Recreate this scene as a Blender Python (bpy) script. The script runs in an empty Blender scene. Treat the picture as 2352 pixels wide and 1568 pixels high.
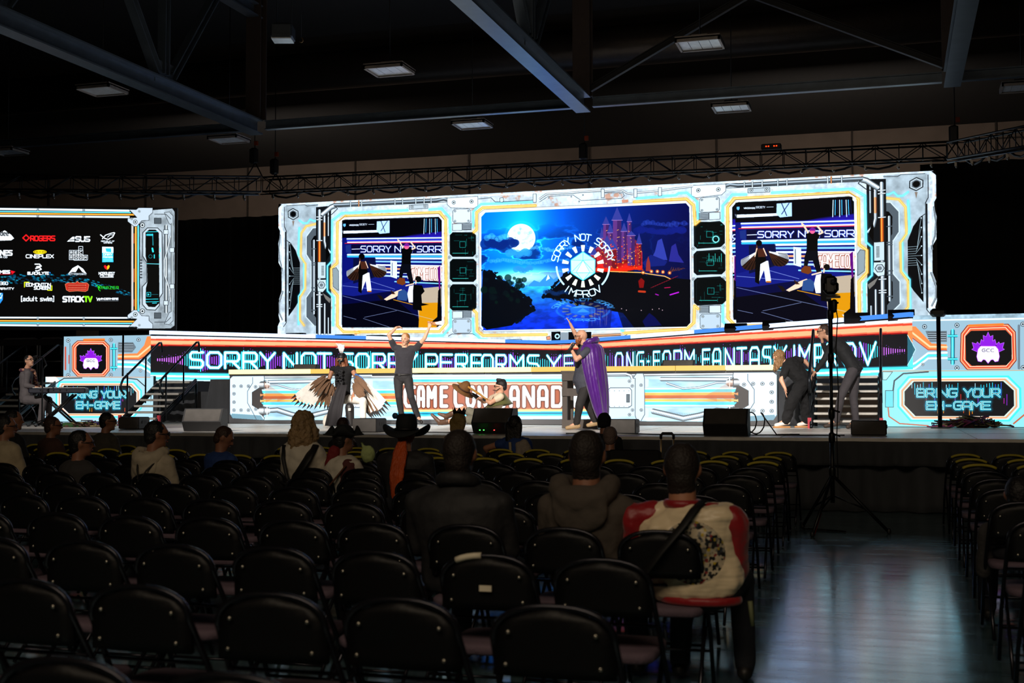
import bpy, math, random
import numpy as np
from mathutils import Vector, Matrix
rnd = random.Random(7)
SC = bpy.context.scene
COL = SC.collection

# ------------------------------------------------------------------ camera
F, YAW, PIT, ROL, H = 2895.0, 0.29378, 0.04446, -0.00172, 1.48
_fw = np.array([-math.sin(YAW)*math.cos(PIT), math.cos(YAW)*math.cos(PIT), math.sin(PIT)])
_r = np.array([math.cos(YAW), math.sin(YAW), 0.0]); _u = np.cross(_r, _fw)
CR = _r*math.cos(ROL)+_u*math.sin(ROL); CU = -_r*math.sin(ROL)+_u*math.cos(ROL); CF = _fw
CC = np.array([0, 0, H])
cam = bpy.data.cameras.new('camera'); camo = bpy.data.objects.new('camera', cam); COL.objects.link(camo)
cam.sensor_width = 36.0; cam.lens = F*36.0/2352.0
camo.matrix_world = Matrix(((CR[0], CU[0], -CF[0], 0), (CR[1], CU[1], -CF[1], 0), (CR[2], CU[2], -CF[2], H), (0, 0, 0, 1)))
cam.clip_start = 0.1; cam.clip_end = 300
cam.dof.use_dof = True; cam.dof.focus_distance = 22.0; cam.dof.aperture_fstop = 3.6
SC.camera = camo
SC.view_settings.view_transform = 'Standard'; SC.view_settings.look = 'None'
SC.view_settings.exposure = 0.0; SC.view_settings.gamma = 1.0; SC.view_settings.use_curve_mapping = False
W = bpy.data.worlds.new('hall_air'); SC.world = W; W.use_nodes = True
W.node_tree.nodes['Background'].inputs[0].default_value = (0.30, 0.28, 0.26, 1)
W.node_tree.nodes['Background'].inputs[1].default_value = 0.004

def aim(o, frm, to):
    o.location = frm
    o.rotation_euler = (Vector(to)-Vector(frm)).to_track_quat('-Z', 'Y').to_euler()
def spot(name, frm, to, power, col, deg, blend=.5, size=.15):
    l = bpy.data.lights.new(name, 'SPOT'); l.energy = power; l.color = col
    l.spot_size = math.radians(deg); l.spot_blend = blend; l.shadow_soft_size = size
    o = bpy.data.objects.new(name, l); COL.objects.link(o); aim(o, frm, to); return o
def area(name, frm, to, power, col, sx, sy):
    l = bpy.data.lights.new(name, 'AREA'); l.energy = power; l.color = col; l.shape = 'RECTANGLE'
    l.size = sx; l.size_y = sy
    o = bpy.data.objects.new(name, l); COL.objects.link(o); aim(o, frm, to); return o
# stage lamps hang on the front-of-house bar above the first rows, out of the frame
for sx, tx, p, d in [(-14, -14.5, 900, 16), (-11, -10, 2000, 22), (-7, -7, 1900, 22), (-3.5, -4.2, 2000, 20), (0, -1.6, 1500, 18)]:
    spot('stage_spotlight', (sx, 6.5, 9.0), (tx, 21.5, 1.6), p*6.5, (1, .93, .86), d)
# dim house lights far behind the audience
area('house_light', (-1, -4, 8.5), (-2.5, 8, 0.5), 360, (1, .80, .58), 8, 3)
# two unseen area lights added to brighten the rear wall above the rig
for wx in (-22, -2): area('wall_fill_light', (wx, 40, 8.5), (wx, 50, 9.5), 170, (1, .86, .74), 6, .5)

# ------------------------------------------------------------------ pixel helpers
def ray(x, y): return CF+((x-1176)/F)*CR-((y-784)/F)*CU
def PY(x, y, Y):
    d = ray(x, y); return CC+d*(Y/d[1])
def PZ(x, y, z):
    d = ray(x, y); return CC+d*((z-H)/d[2])
def PL(x, y, a, b):
    d = ray(x, y); n = np.array([b[1]-a[1], -(b[0]-a[0]), 0.0])
    return CC+d*(((np.array([a[0], a[1], 0])-CC)@n)/(d@n))
def lin(c): 
    return tuple(((v/12.92) if v <= .04045 else ((v+.055)/1.055)**2.4) for v in c)

# ------------------------------------------------------------------ materials
MATS = {}
def mat(name, rgb, rough=.6, metal=0.0, var=.12, scale=8.0, bump=0.0, bscale=40.0, stretch=(1, 1, 1), spec=.5, sheen=0.0, col2=None, mix=(.45, .6), emit=0.0):
    if name in MATS: return MATS[name]
    m = bpy.data.materials.new(name); m.use_nodes = True; nt = m.node_tree; N = nt.nodes; Lk = nt.links
    b = N['Principled BSDF']; c = lin([v/255 for v in rgb])
    tc = N.new('ShaderNodeTexCoord'); mp = N.new('ShaderNodeMapping'); mp.inputs['Scale'].default_value = stretch
    Lk.new(tc.outputs['Object'], mp.inputs[0])
    ns = N.new('ShaderNodeTexNoise'); ns.inputs['Scale'].default_value = scale; ns.inputs['Detail'].default_value = 4
    Lk.new(mp.outputs[0], ns.inputs['Vector'])
    rp = N.new('ShaderNodeValToRGB'); Lk.new(ns.outputs[0], rp.inputs[0])
    if col2 is None:
        lo = tuple(v*(1-var) for v in c); hi = tuple(min(1, v*(1+var)) for v in c)
        rp.color_ramp.elements[0].position = .3; rp.color_ramp.elements[1].position = .7
    else:
        lo = c; hi = lin([v/255 for v in col2])
        rp.color_ramp.elements[0].position, rp.color_ramp.elements[1].position = mix
    rp.color_ramp.elements[0].color = (*lo, 1); rp.color_ramp.elements[1].color = (*hi, 1)
    Lk.new(rp.outputs[0], b.inputs['Base Color'])
    b.inputs['Roughness'].default_value = rough; b.inputs['Metallic'].default_value = metal
    b.inputs['Specular IOR Level'].default_value = spec
    if sheen: b.inputs['Sheen Weight'].default_value = sheen
    if bump:
        n2 = N.new('ShaderNodeTexNoise'); n2.inputs['Scale'].default_value = bscale; n2.inputs['Detail'].default_value = 3
        Lk.new(mp.outputs[0], n2.inputs['Vector'])
        bp = N.new('ShaderNodeBump'); bp.inputs['Strength'].default_value = bump; bp.inputs['Distance'].default_value = .02
        Lk.new(n2.outputs[0], bp.inputs['Height']); Lk.new(bp.outputs[0], b.inputs['Normal'])
    MATS[name] = m; return m
def glow(name, rgb, strength):
    if name in MATS: return MATS[name]
    m = bpy.data.materials.new(name); m.use_nodes = True; nt = m.node_tree
    b = nt.nodes['Principled BSDF']; b.inputs['Base Color'].default_value = (0.02, .02, .02, 1)
    b.inputs['Emission Color'].default_value = (*lin([v/255 for v in rgb]), 1); b.inputs['Emission Strength'].default_value = strength
    MATS[name] = m; return m

# ------------------------------------------------------------------ mesh builder
def unit(v):
    n = np.linalg.norm(v); return v/n if n > 1e-9 else v
def A(*v): return np.array(v, float)
class MB:
    def __init__(s): s.v = []; s.f = []; s.m = []; s.sm = []; s.mi = 0; s.smooth = True
    def add(s, vs, fs, smooth=None):
        o = len(s.v); s.v += [tuple(map(float, q)) for q in vs]
        for f in fs:
            s.f.append([o+i for i in f]); s.m.append(s.mi); s.sm.append(s.smooth if smooth is None else smooth)
        return s
    def box(s, c, size, R=None, bev=0):
        c = A(*c); hx, hy, hz = [q/2 for q in size]; R = np.eye(3) if R is None else R
        if bev <= 0:
            vs = [(x, y, z) for x in (-hx, hx) for y in (-hy, hy) for z in (-hz, hz)]
            vs = [c+R@A(*q) for q in vs]
            return s.add(vs, [(0, 1, 3, 2), (4, 6, 7, 5), (0, 4, 5, 1), (2, 3, 7, 6), (0, 2, 6, 4), (1, 5, 7, 3)], False)
        b = min(bev, hx*.9, hy*.9, hz*.9); rings = []
        prof = [(-hz, b), (-hz+b, 0), (hz-b, 0), (hz, b)]
        for z, ins in prof:
            x, y = hx-ins, hy-ins; k = b
            rings.append([c+R@A(px, py, z) for px, py in [(-x+k, -y), (x-k, -y), (x, -y+k), (x, y-k), (x-k, y), (-x+k, y), (-x, y-k), (-x, -y+k)]])
        return s.loft(rings, closed=True, smooth=False)
    def loft(s, rings, closed=True, caps=True, smooth=None):
        n = len(rings[0]); vs = [p for r in rings for p in r]; fs = []
        for i in range(len(rings)-1):
            for j in range(n if closed else n-1):
                k = (j+1) % n; fs.append((i*n+j, i*n+k, (i+1)*n+k, (i+1)*n+j))
        if caps and closed:
            fs.append(tuple(range(n-1, -1, -1))); fs.append(tuple((len(rings)-1)*n+j for j in range(n)))
        return s.add(vs, fs, smooth)
    def tube(s, pts, r, seg=8, flat=1.0):
        pts = [A(*p) for p in pts]; n = len(pts); rr = r if hasattr(r, '__len__') else [r]*n
        rings = []; up = None
        for i in range(n):
            t = unit(pts[min(i+1, n-1)]-pts[max(i-1, 0)])
            if up is None:
                up = A(0, 0, 1) if abs(t[2]) < .9 else A(0, 1, 0)
            a = unit(np.cross(t, up)); b = np.cross(a, t); up = b
            rings.append([pts[i]+rr[i]*(a*math.cos(q)+b*flat*math.sin(q)) for q in [2*math.pi*k/seg for k in range(seg)]])
        return s.loft(rings)
    def cap(s, a, b, ra, rb, seg=12):  # capsule with tapered radius
        a = A(*a); b = A(*b); t = unit(b-a) if np.linalg.norm(b-a) > 1e-6 else A(0, 0, 1)
        up = A(0, 0, 1) if abs(t[2]) < .9 else A(0, 1, 0)
        x = unit(np.cross(t, up)); y = np.cross(x, t); st = []
        for q in (-1.45, -1.0, -.5): st.append((a+t*ra*math.sin(q), ra*math.cos(q)))
        st += [(a, ra), (b, rb)]
        for q in (.5, 1.0, 1.45): st.append((b+t*rb*math.sin(q), rb*math.cos(q)))
        return s.loft([[p+r*(x*math.cos(k*2*math.pi/seg)+y*math.sin(k*2*math.pi/seg)) for k in range(seg)] for p, r in st])
    def ell(s, c, rad, R=None, seg=14, rg=9):
        c = A(*c); R = np.eye(3) if R is None else R; rings = []
        for i in range(1, rg):
            q = math.pi*i/rg-math.pi/2
            rings.append([c+R@A(rad[0]*math.cos(q)*math.cos(t), rad[1]*math.cos(q)*math.sin(t), rad[2]*math.sin(q)) for t in [2*math.pi*k/seg for k in range(seg)]])
        return s.loft(rings)
    def prism(s, pts, d, smooth=False):  # polygon (3d pts) extruded by vector d
        n = len(pts); pts = [A(*p) for p in pts]; d = A(*d)
        vs = pts+[p+d for p in pts]; fs = [tuple(range(n-1, -1, -1)), tuple(range(n, 2*n))]
        fs += [(i, (i+1) % n, n+(i+1) % n, n+i) for i in range(n)]
        return s.add(vs, fs, smooth)
    def grid(s, P, thick=None):  # P[i][j] points, open sheet; thick: vector field or float along normal
        P = np.array(P, float); n, m = P.shape[:2]
        vs = [P[i, j] for i in range(n) for j in range(m)]
        fs = [(i*m+j, i*m+j+1, (i+1)*m+j+1, (i+1)*m+j) for i in range(n-1) for j in range(m-1)]
        if thick:
            du = np.gradient(P, axis=0); dv = np.gradient(P, axis=1); nn = np.cross(du, dv)
            nn /= (np.linalg.norm(nn, axis=2, keepdims=True)+1e-9); Q = P+nn*thick; o = n*m
            vs += [Q[i, j] for i in range(n) for j in range(m)]
            fs += [(o+i*m+j, o+(i+1)*m+j, o+(i+1)*m+j+1, o+i*m+j+1) for i in range(n-1) for j in range(m-1)]
            fs += [(i*m, (i+1)*m, o+(i+1)*m, o+i*m) for i in range(n-1)]+[(i*m+m-1, o+i*m+m-1, o+(i+1)*m+m-1, (i+1)*m+m-1) for i in range(n-1)]
            fs += [(j, o+j, o+j+1, j+1) for j in range(m-1)]+[((n-1)*m+j, (n-1)*m+j+1, o+(n-1)*m+j+1, o+(n-1)*m+j) for j in range(m-1)]
        return s.add(vs, fs)
    def mesh(s, name, mats):
        me = bpy.data.meshes.new(name); me.from_pydata(s.v, [], s.f)
        me.polygons.foreach_set('material_index', s.m); me.polygons.foreach_set('use_smooth', s.sm)
        for q in (mats if isinstance(mats, (list, tuple)) else [mats]): me.materials.append(q)
        me.update(); return me
    def build(s, name, mats, parent=None, origin=None):
        me = s.mesh(name, mats)
        o = bpy.data.objects.new(name, me); COL.objects.link(o)
        if parent is not None:
            o.parent = parent
            if not getattr(s, 'local', False): me.transform(Matrix.Translation(-Vector(parent_world(parent))))
        elif origin is not None:
            me.transform(Matrix.Translation(-Vector(origin))); o.location = origin
        else:
            a = np.array(s.v); lo = a.min(0); hi = a.max(0); c = ((lo[0]+hi[0])/2, (lo[1]+hi[1])/2, lo[2])
            me.transform(Matrix.Translation(-Vector(c))); o.location = c
        return o
def parent_world(p):
    v = np.zeros(3)
    while p is not None: v = v+np.array(p.location); p = p.parent
    return v
def tag(o, label=None, cat=None, group=None, kind=None):
    if label: o['label'] = label
    if cat: o['category'] = cat
    if group: o['group'] = group
    if kind: o['kind'] = kind
    return o
def thing(name, label, cat, loc=(0, 0, 0), group=None):
    o = bpy.data.objects.new(name, None); COL.objects.link(o); o.location = tuple(map(float, loc)); o.empty_display_size = .1
    return tag(o, label, cat, group)
def rotz(a): c, s = math.cos(a), math.sin(a); return np.array([[c, -s, 0], [s, c, 0], [0, 0, 1.0]])
def frame(f, up=(0, 0, 1)):  # columns right, forward, up
    f = unit(A(*f)); r = unit(np.cross(f, A(*up))); u = np.cross(r, f); return np.column_stack([r, f, u])
BLK = mat('matte_black', (14, 14, 15), .6)
# ------------------------------------------------------------------ LED screen content, drawn procedurally into generated textures
def fbm(h, w, cell, octv=4, seed=0, sx=1.0):
    rs = np.random.RandomState(seed); out = np.zeros((h, w), np.float32); amp = 1; tot = 0
    for o in range(octv):
        ch = max(2, int(h/cell)+2); cw = max(2, int(w/(cell*sx))+2); g = rs.rand(ch+1, cw+1).astype(np.float32)
        y = np.linspace(0, ch-1.001, h); x = np.linspace(0, cw-1.001, w)
        yi = y.astype(int); xi = x.astype(int); fy = (y-yi)[:, None]; fx = (x-xi)[None, :]
        fy = fy*fy*(3-2*fy); fx = fx*fx*(3-2*fx)
        g00 = g[yi][:, xi]; g01 = g[yi][:, xi+1]; g10 = g[yi+1][:, xi]; g11 = g[yi+1][:, xi+1]
        out += amp*((g00*(1-fx)+g01*fx)*(1-fy)+(g10*(1-fx)+g11*fx)*fy); tot += amp; amp *= .5; cell = max(1.5, cell/2)
    return out/tot
_g = {
'A': "0,1 0,.2 .2,0 .8,0 1,.2 1,1;0,.62 1,.62", 'B': "0,.48 .82,.48 .95,.38 .95,.12 .8,0 0,0 0,1 .85,1 1,.88 1,.6 .82,.48",
'C': "1,0 .2,0 0,.2 0,.8 .2,1 1,1", 'D': "0,0 .75,0 1,.2 1,.8 .75,1 0,1 0,0", 'E': "1,0 0,0 0,1 1,1;0,.48 .9,.48",
'F': "1,0 0,0 0,1;0,.5 .9,.5", 'G': "1,0 .2,0 0,.2 0,.8 .2,1 .8,1 1,.85 1,.5 .5,.5", 'H': "0,0 0,1;1,0 1,1;0,.5 1,.5",
'I': ".5,0 .5,1", 'J': "1,0 1,.8 .8,1 .2,1 0,.8", 'K': "0,0 0,1;1,0 0,.55;.3,.42 1,1", 'L': "0,0 0,1 1,1",
'M': "0,1 0,0 .5,.55 1,0 1,1", 'N': "0,1 0,0 1,1 1,0", 'O': "0,.2 .2,0 .8,0 1,.2 1,.8 .8,1 .2,1 0,.8 0,.2",
'P': "0,1 0,0 .85,0 1,.15 1,.45 .85,.6 0,.6", 'Q': "0,.2 .2,0 .8,0 1,.2 1,.8 .8,1 .2,1 0,.8 0,.2;.6,.7 1,1",
'R': "0,1 0,0 .85,0 1,.15 1,.42 .85,.57 0,.57;.5,.57 1,1", 'S': "1,0 .15,0 0,.15 0,.35 .15,.48 .85,.52 1,.65 1,.85 .85,1 0,1",
'T': "0,0 1,0;.5,0 .5,1", 'U': "0,0 0,.8 .2,1 .8,1 1,.8 1,0", 'V': "0,0 .5,1 1,0", 'W': "0,0 .2,1 .5,.4 .8,1 1,0",
'X': "0,0 1,1;1,0 0,1", 'Y': "0,0 .5,.55 1,0;.5,.55 .5,1", 'Z': "0,0 1,0 0,1 1,1", '-': ".22,.52 .78,.52",
'3': "0,0 .85,0 1,.15 1,.4 .85,.5 .2,.5;.85,.5 1,.6 1,.85 .85,1 0,1", '6': "1,0 .2,0 0,.2 0,.8 .2,1 .8,1 1,.8 1,.5 0,.5",
'0': "0,.2 .2,0 .8,0 1,.2 1,.8 .8,1 .2,1 0,.8 0,.2", '[': "1,-.15 .3,-.15 .3,1.15 1,1.15", ']': "0,-.15 .7,-.15 .7,1.15 0,1.15",
'.': ".4,.9 .4,1", '&': "1,1 .1,.25 .3,0 .6,.15 .1,.65 .2,1 .6,1 1,.6",
'a': ".1,.35 .8,.35 .9,.5 .9,1 .2,1 .1,.8 .2,.68 .9,.68", 'd': ".9,0 .9,1 .2,1 .1,.85 .1,.5 .2,.35 .9,.35", 'u': ".1,.35 .1,.85 .2,1 .9,1 .9,.35",
'l': ".5,0 .5,1", 't': ".5,.1 .5,.9 .6,1 .9,1;.2,.35 .9,.35", 's': ".9,.35 .2,.35 .1,.5 .2,.65 .8,.68 .9,.85 .8,1 .1,1", 'w': ".0,.35 .2,1 .5,.5 .8,1 1,.35",
'i': ".5,.35 .5,1;.5,.05 .5,.12", 'm': ".05,1 .05,.35 .4,.35 .5,.5 .5,1;.5,.5 .6,.35 .85,.35 .95,.5 .95,1", 'e': ".1,.66 .9,.66 .9,.45 .8,.35 .2,.35 .1,.5 .1,.85 .2,1 .85,1",
}
GL = {k: [[tuple(map(float, p.split(','))) for p in st.split()] for st in v.split(';')] for k, v in _g.items()}
def C8(c): return np.array(c, np.float32)/255
class Cv:
    def __init__(s, w, h, T, k): s.w, s.h, s.T, s.k = w, h, T, k; s.a = np.zeros((h, w, 3), np.float32)
    def pt(s, pts): return np.array([s.T(x, y) for x, y in pts])
    def bb(s, P, m):
        x0 = max(0, int(P[:, 0].min()-m)); x1 = min(s.w, int(P[:, 0].max()+m)+2)
        y0 = max(0, int(P[:, 1].min()-m)); y1 = min(s.h, int(P[:, 1].max()+m)+2)
        return x0, x1, y0, y1
    def mask(s, P, ss=2):
        x0, x1, y0, y1 = s.bb(P, 1)
        if x1 <= x0 or y1 <= y0: return None
        m = np.zeros((y1-y0, x1-x0), np.float32); n = len(P)
        for a in range(ss):
            for b in range(ss):
                ys = np.arange(y0, y1)+(a+.5)/ss; xs = np.arange(x0, x1)+(b+.5)/ss
                ins = np.zeros(m.shape, bool)
                for i in range(n):
                    xa, ya = P[i]; xb, yb = P[(i+1) % n]
                    if ya == yb: continue
                    r = (ya > ys) != (yb > ys)
                    xc = (xb-xa)*(ys-ya)/(yb-ya)+xa
                    ins ^= r[:, None] & (xs[None, :] < xc[:, None])
                m += ins
        return m/(ss*ss), x0, x1, y0, y1
    def poly(s, pts, col, al=1.0, raw=False):
        P = np.array(pts, float) if raw else s.pt(pts); q = s.mask(P)
        if q is None: return
        m, x0, x1, y0, y1 = q; m = (m*al)[..., None]; R = s.a[y0:y1, x0:x1]
        if callable(col):
            yy, xx = np.mgrid[y0:y1, x0:x1]; c = col(xx.astype(np.float32), yy.astype(np.float32))
        else: c = C8(col)
        R[:] = R*(1-m)+c*m
    def line(s, pts, w, col, al=1.0, soft=.6, raw=False, pipe=False, closed=False):
        P = np.array(pts, float) if raw else s.pt(pts)
        if closed: P = np.vstack([P, P[:1]])
        hw = w*s.k/2; m = hw+soft*s.k+2; x0, x1, y0, y1 = s.bb(P, m)
        if x1 <= x0 or y1 <= y0: return
        D = np.full((y1-y0, x1-x0), 1e9, np.float32); SG = np.zeros_like(D) if pipe else None
        for i in range(len(P)-1):
            a, b = P[i], P[i+1]; q = np.array([a, b]); u0, u1, v0, v1 = s.bb(q, m)
            if u1 <= u0 or v1 <= v0: continue
            yy, xx = np.mgrid[v0:v1, u0:u1]; xx = xx+.5; yy = yy+.5; d = b-a; L = d@d+1e-9
            t = np.clip(((xx-a[0])*d[0]+(yy-a[1])*d[1])/L, 0, 1)
            ex = xx-a[0]-t*d[0]; ey = yy-a[1]-t*d[1]; dd = np.sqrt(ex*ex+ey*ey).astype(np.float32)
            sub = D[v0-y0:v1-y0, u0-x0:u1-x0]; better = dd < sub
            if pipe:
                sg = (ex*d[1]-ey*d[0])/math.sqrt(L); S2 = SG[v0-y0:v1-y0, u0-x0:u1-x0]
                if d[0] < 0 or (abs(d[0]) < 1e-3 and d[1] < 0): sg = -sg
                S2[better] = sg[better]
            sub[better] = dd[better]
        sf = max(.6, soft*s.k); m = np.clip((hw+sf/2-D)/sf, 0, 1)*al; m = m[..., None]
        R = s.a[y0:y1, x0:x1]; c = C8(col)
        if pipe:
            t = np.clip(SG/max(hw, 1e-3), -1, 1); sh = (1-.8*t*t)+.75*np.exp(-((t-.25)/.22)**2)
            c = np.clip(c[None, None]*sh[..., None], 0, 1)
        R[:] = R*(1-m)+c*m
    def neon(s, pts, w, col, g=2.5):
        s.line(pts, w*g, col, .25, w*g*.8); s.line(pts, w*1.5, col, .8, w*.5); s.line(pts, w*.45, tuple(255-(255-v)*.45 for v in col), .9, w*.4)
    def circ(s, c, r, col, al=1, n=20):
        s.poly([(c[0]+r*math.cos(t), c[1]+r*math.sin(t)) for t in [2*math.pi*i/n for i in range(n)]], col, al)
    def ring(s, c, r, w, col, al=1, n=20, a0=0, a1=2*math.pi, soft=.6):
        s.line([(c[0]+r*math.cos(a0+(a1-a0)*i/n), c[1]+r*math.sin(a0+(a1-a0)*i/n)) for i in range(n+1)], w, col, al, soft)
    def screw(s, c, r=3, col=(225, 230, 232)):
        s.circ(c, r, (40, 42, 46)); s.circ(c, r*.78, col); s.circ(c, r*.4, (50, 52, 56))
    def plate(s, pts, col, w=.9, dark=(35, 38, 42)):
        s.poly(pts, col); s.line(pts, w, dark, .9, .4, closed=True)
    def text(s, txt, x0, y0, x1, y1, w, col, gap=.28, al=1, soft=.5, glowc=None, mapf=None, inner=None):
        n = len(txt); cw = []
        for ch in txt: cw.append(.25 if ch in 'Il.i' else (.5 if ch == ' ' else (.45 if ch in '[]' else (1.2 if ch in 'MWmw' else 1.0))))
        tot = sum(cw)+gap*(n-1); u = (x1-x0)/tot; x = x0
        for ch, c in zip(txt, cw):
            for st in GL.get(ch, []):
                q = [(x+px*u*c, y0+py*(y1-y0)) for px, py in st]
                if mapf: q = [mapf(*p) for p in q]
                if glowc is not None: s.line(q, w*2.2, glowc, .5, w*1.4)
                s.line(q, w, col, al, soft)
                if inner: s.line(q, w*.45, inner, 1, soft*.7)
            x += (c+gap)*u
    def grunge(s, seed=1, amp=.3, box=None):
        n = fbm(s.h, s.w, 60, 5, seed)*.6+fbm(s.h, s.w, 9, 3, seed+5)*.4
        s.a *= (1-amp+amp*2*np.clip((n-.25)*1.5, 0, 1))[..., None]
    def image(s, name):
        im = bpy.data.images.new(name, s.w, s.h, alpha=False)
        buf = np.ones((s.h, s.w, 4), np.float32); buf[..., :3] = np.clip(s.a[::-1], 0, 1)
        im.pixels.foreach_set(buf.ravel()); im.update(); im.pack(); return im

def led_mat(name, im, strength):
    m = bpy.data.materials.new(name); m.use_nodes = True; nt = m.node_tree; N = nt.nodes
    b = N['Principled BSDF']; b.inputs['Base Color'].default_value = (.01, .01, .01, 1); b.inputs['Roughness'].default_value = .5
    t = N.new('ShaderNodeTexImage'); t.image = im; t.extension = 'EXTEND'
    g = N.new('ShaderNodeMix'); g.data_type = 'RGBA'; g.blend_type = 'MULTIPLY'; g.inputs[0].default_value = 1; g.inputs[7].default_value = (.86, .98, 1.05, 1)
    gm = N.new('ShaderNodeGamma'); gm.inputs[1].default_value = 1.28; nt.links.new(t.outputs[0], gm.inputs[0]); nt.links.new(gm.outputs[0], g.inputs[6]); nt.links.new(g.outputs[2], b.inputs['Emission Color']); b.inputs['Emission Strength'].default_value = strength
    return m
class Panel:  # vertical LED wall between plan points a and b, z0..z1
    def __init__(s, a, b, z0, z1, ppm):
        s.a = A(a[0], a[1], 0); s.b = A(b[0], b[1], 0); s.z0, s.z1 = z0, z1; s.L = float(np.linalg.norm(s.b-s.a))
        s.w = int(s.L*ppm); s.h = int((z1-z0)*ppm); s.ppm = ppm
        d = (s.b-s.a)/s.L; s.d = d
        def T(x, y):
            p = PL(x, y, a, b); return ((p-s.a)@d*ppm, (z1-p[2])*ppm)
        mx = (a[0]+b[0])/2, (a[1]+b[1])/2; Zm = (A(*mx, H)-CC)@CF
        s.cv = Cv(s.w, s.h, T, ppm*Zm/F)
    def build(s, name, strength, parent, depth=.12):
        im = s.cv.image(name); m = led_mat(name+'_glow', im, strength); n = A(s.d[1], -s.d[0], 0)  # towards audience
        e = A(0, 0, 1); P = [s.a+e*s.z0, s.b+e*s.z0, s.b+e*s.z1, s.a+e*s.z1]
        if n[1] > 0: n = -n
        mb = MB(); mb.add(P, [(0, 1, 2, 3)], False); mb.mi = 1
        Q = [p-n*depth for p in P]; mb.add(P+Q, [(4, 7, 6, 5), (0, 4, 5, 1), (1, 5, 6, 2), (2, 6, 7, 3), (3, 7, 4, 0)], False)
        o = mb.build('led_panel', [m, BLK], parent); me = o.data
        uv = me.uv_layers.new(name='UVMap'); co = [(0, 0), (1, 0), (1, 1), (0, 1)]
        for i, li in enumerate(me.polygons[0].loop_indices): uv.data[li].uv = co[i]
        return o
def zz(ox, oy, k):
    return lambda *p: [(ox+x/k, oy+y/k) for x, y in p]
# ------------------------------------------------------------------ plan of the stage
STG = 0.95
def planpt(px, s): # plan point seen at column px with scale s px/m
    Z = F/s; d = ray(px, 911); p = CC+d*Z; return (float(p[0]), float(p[1]))
WL0 = planpt(145, 103.5); WL1 = planpt(345, 103.8); VC = planpt(1290, 86.5); WR1 = planpt(2098, 130); 
WR2 = (float(PY(2420, 900, WR1[1])[0]), WR1[1])
WL0 = (float(PY(145, 900, WL1[1])[0]), WL1[1])
YS = 33.4
LY = 23.6
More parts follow.
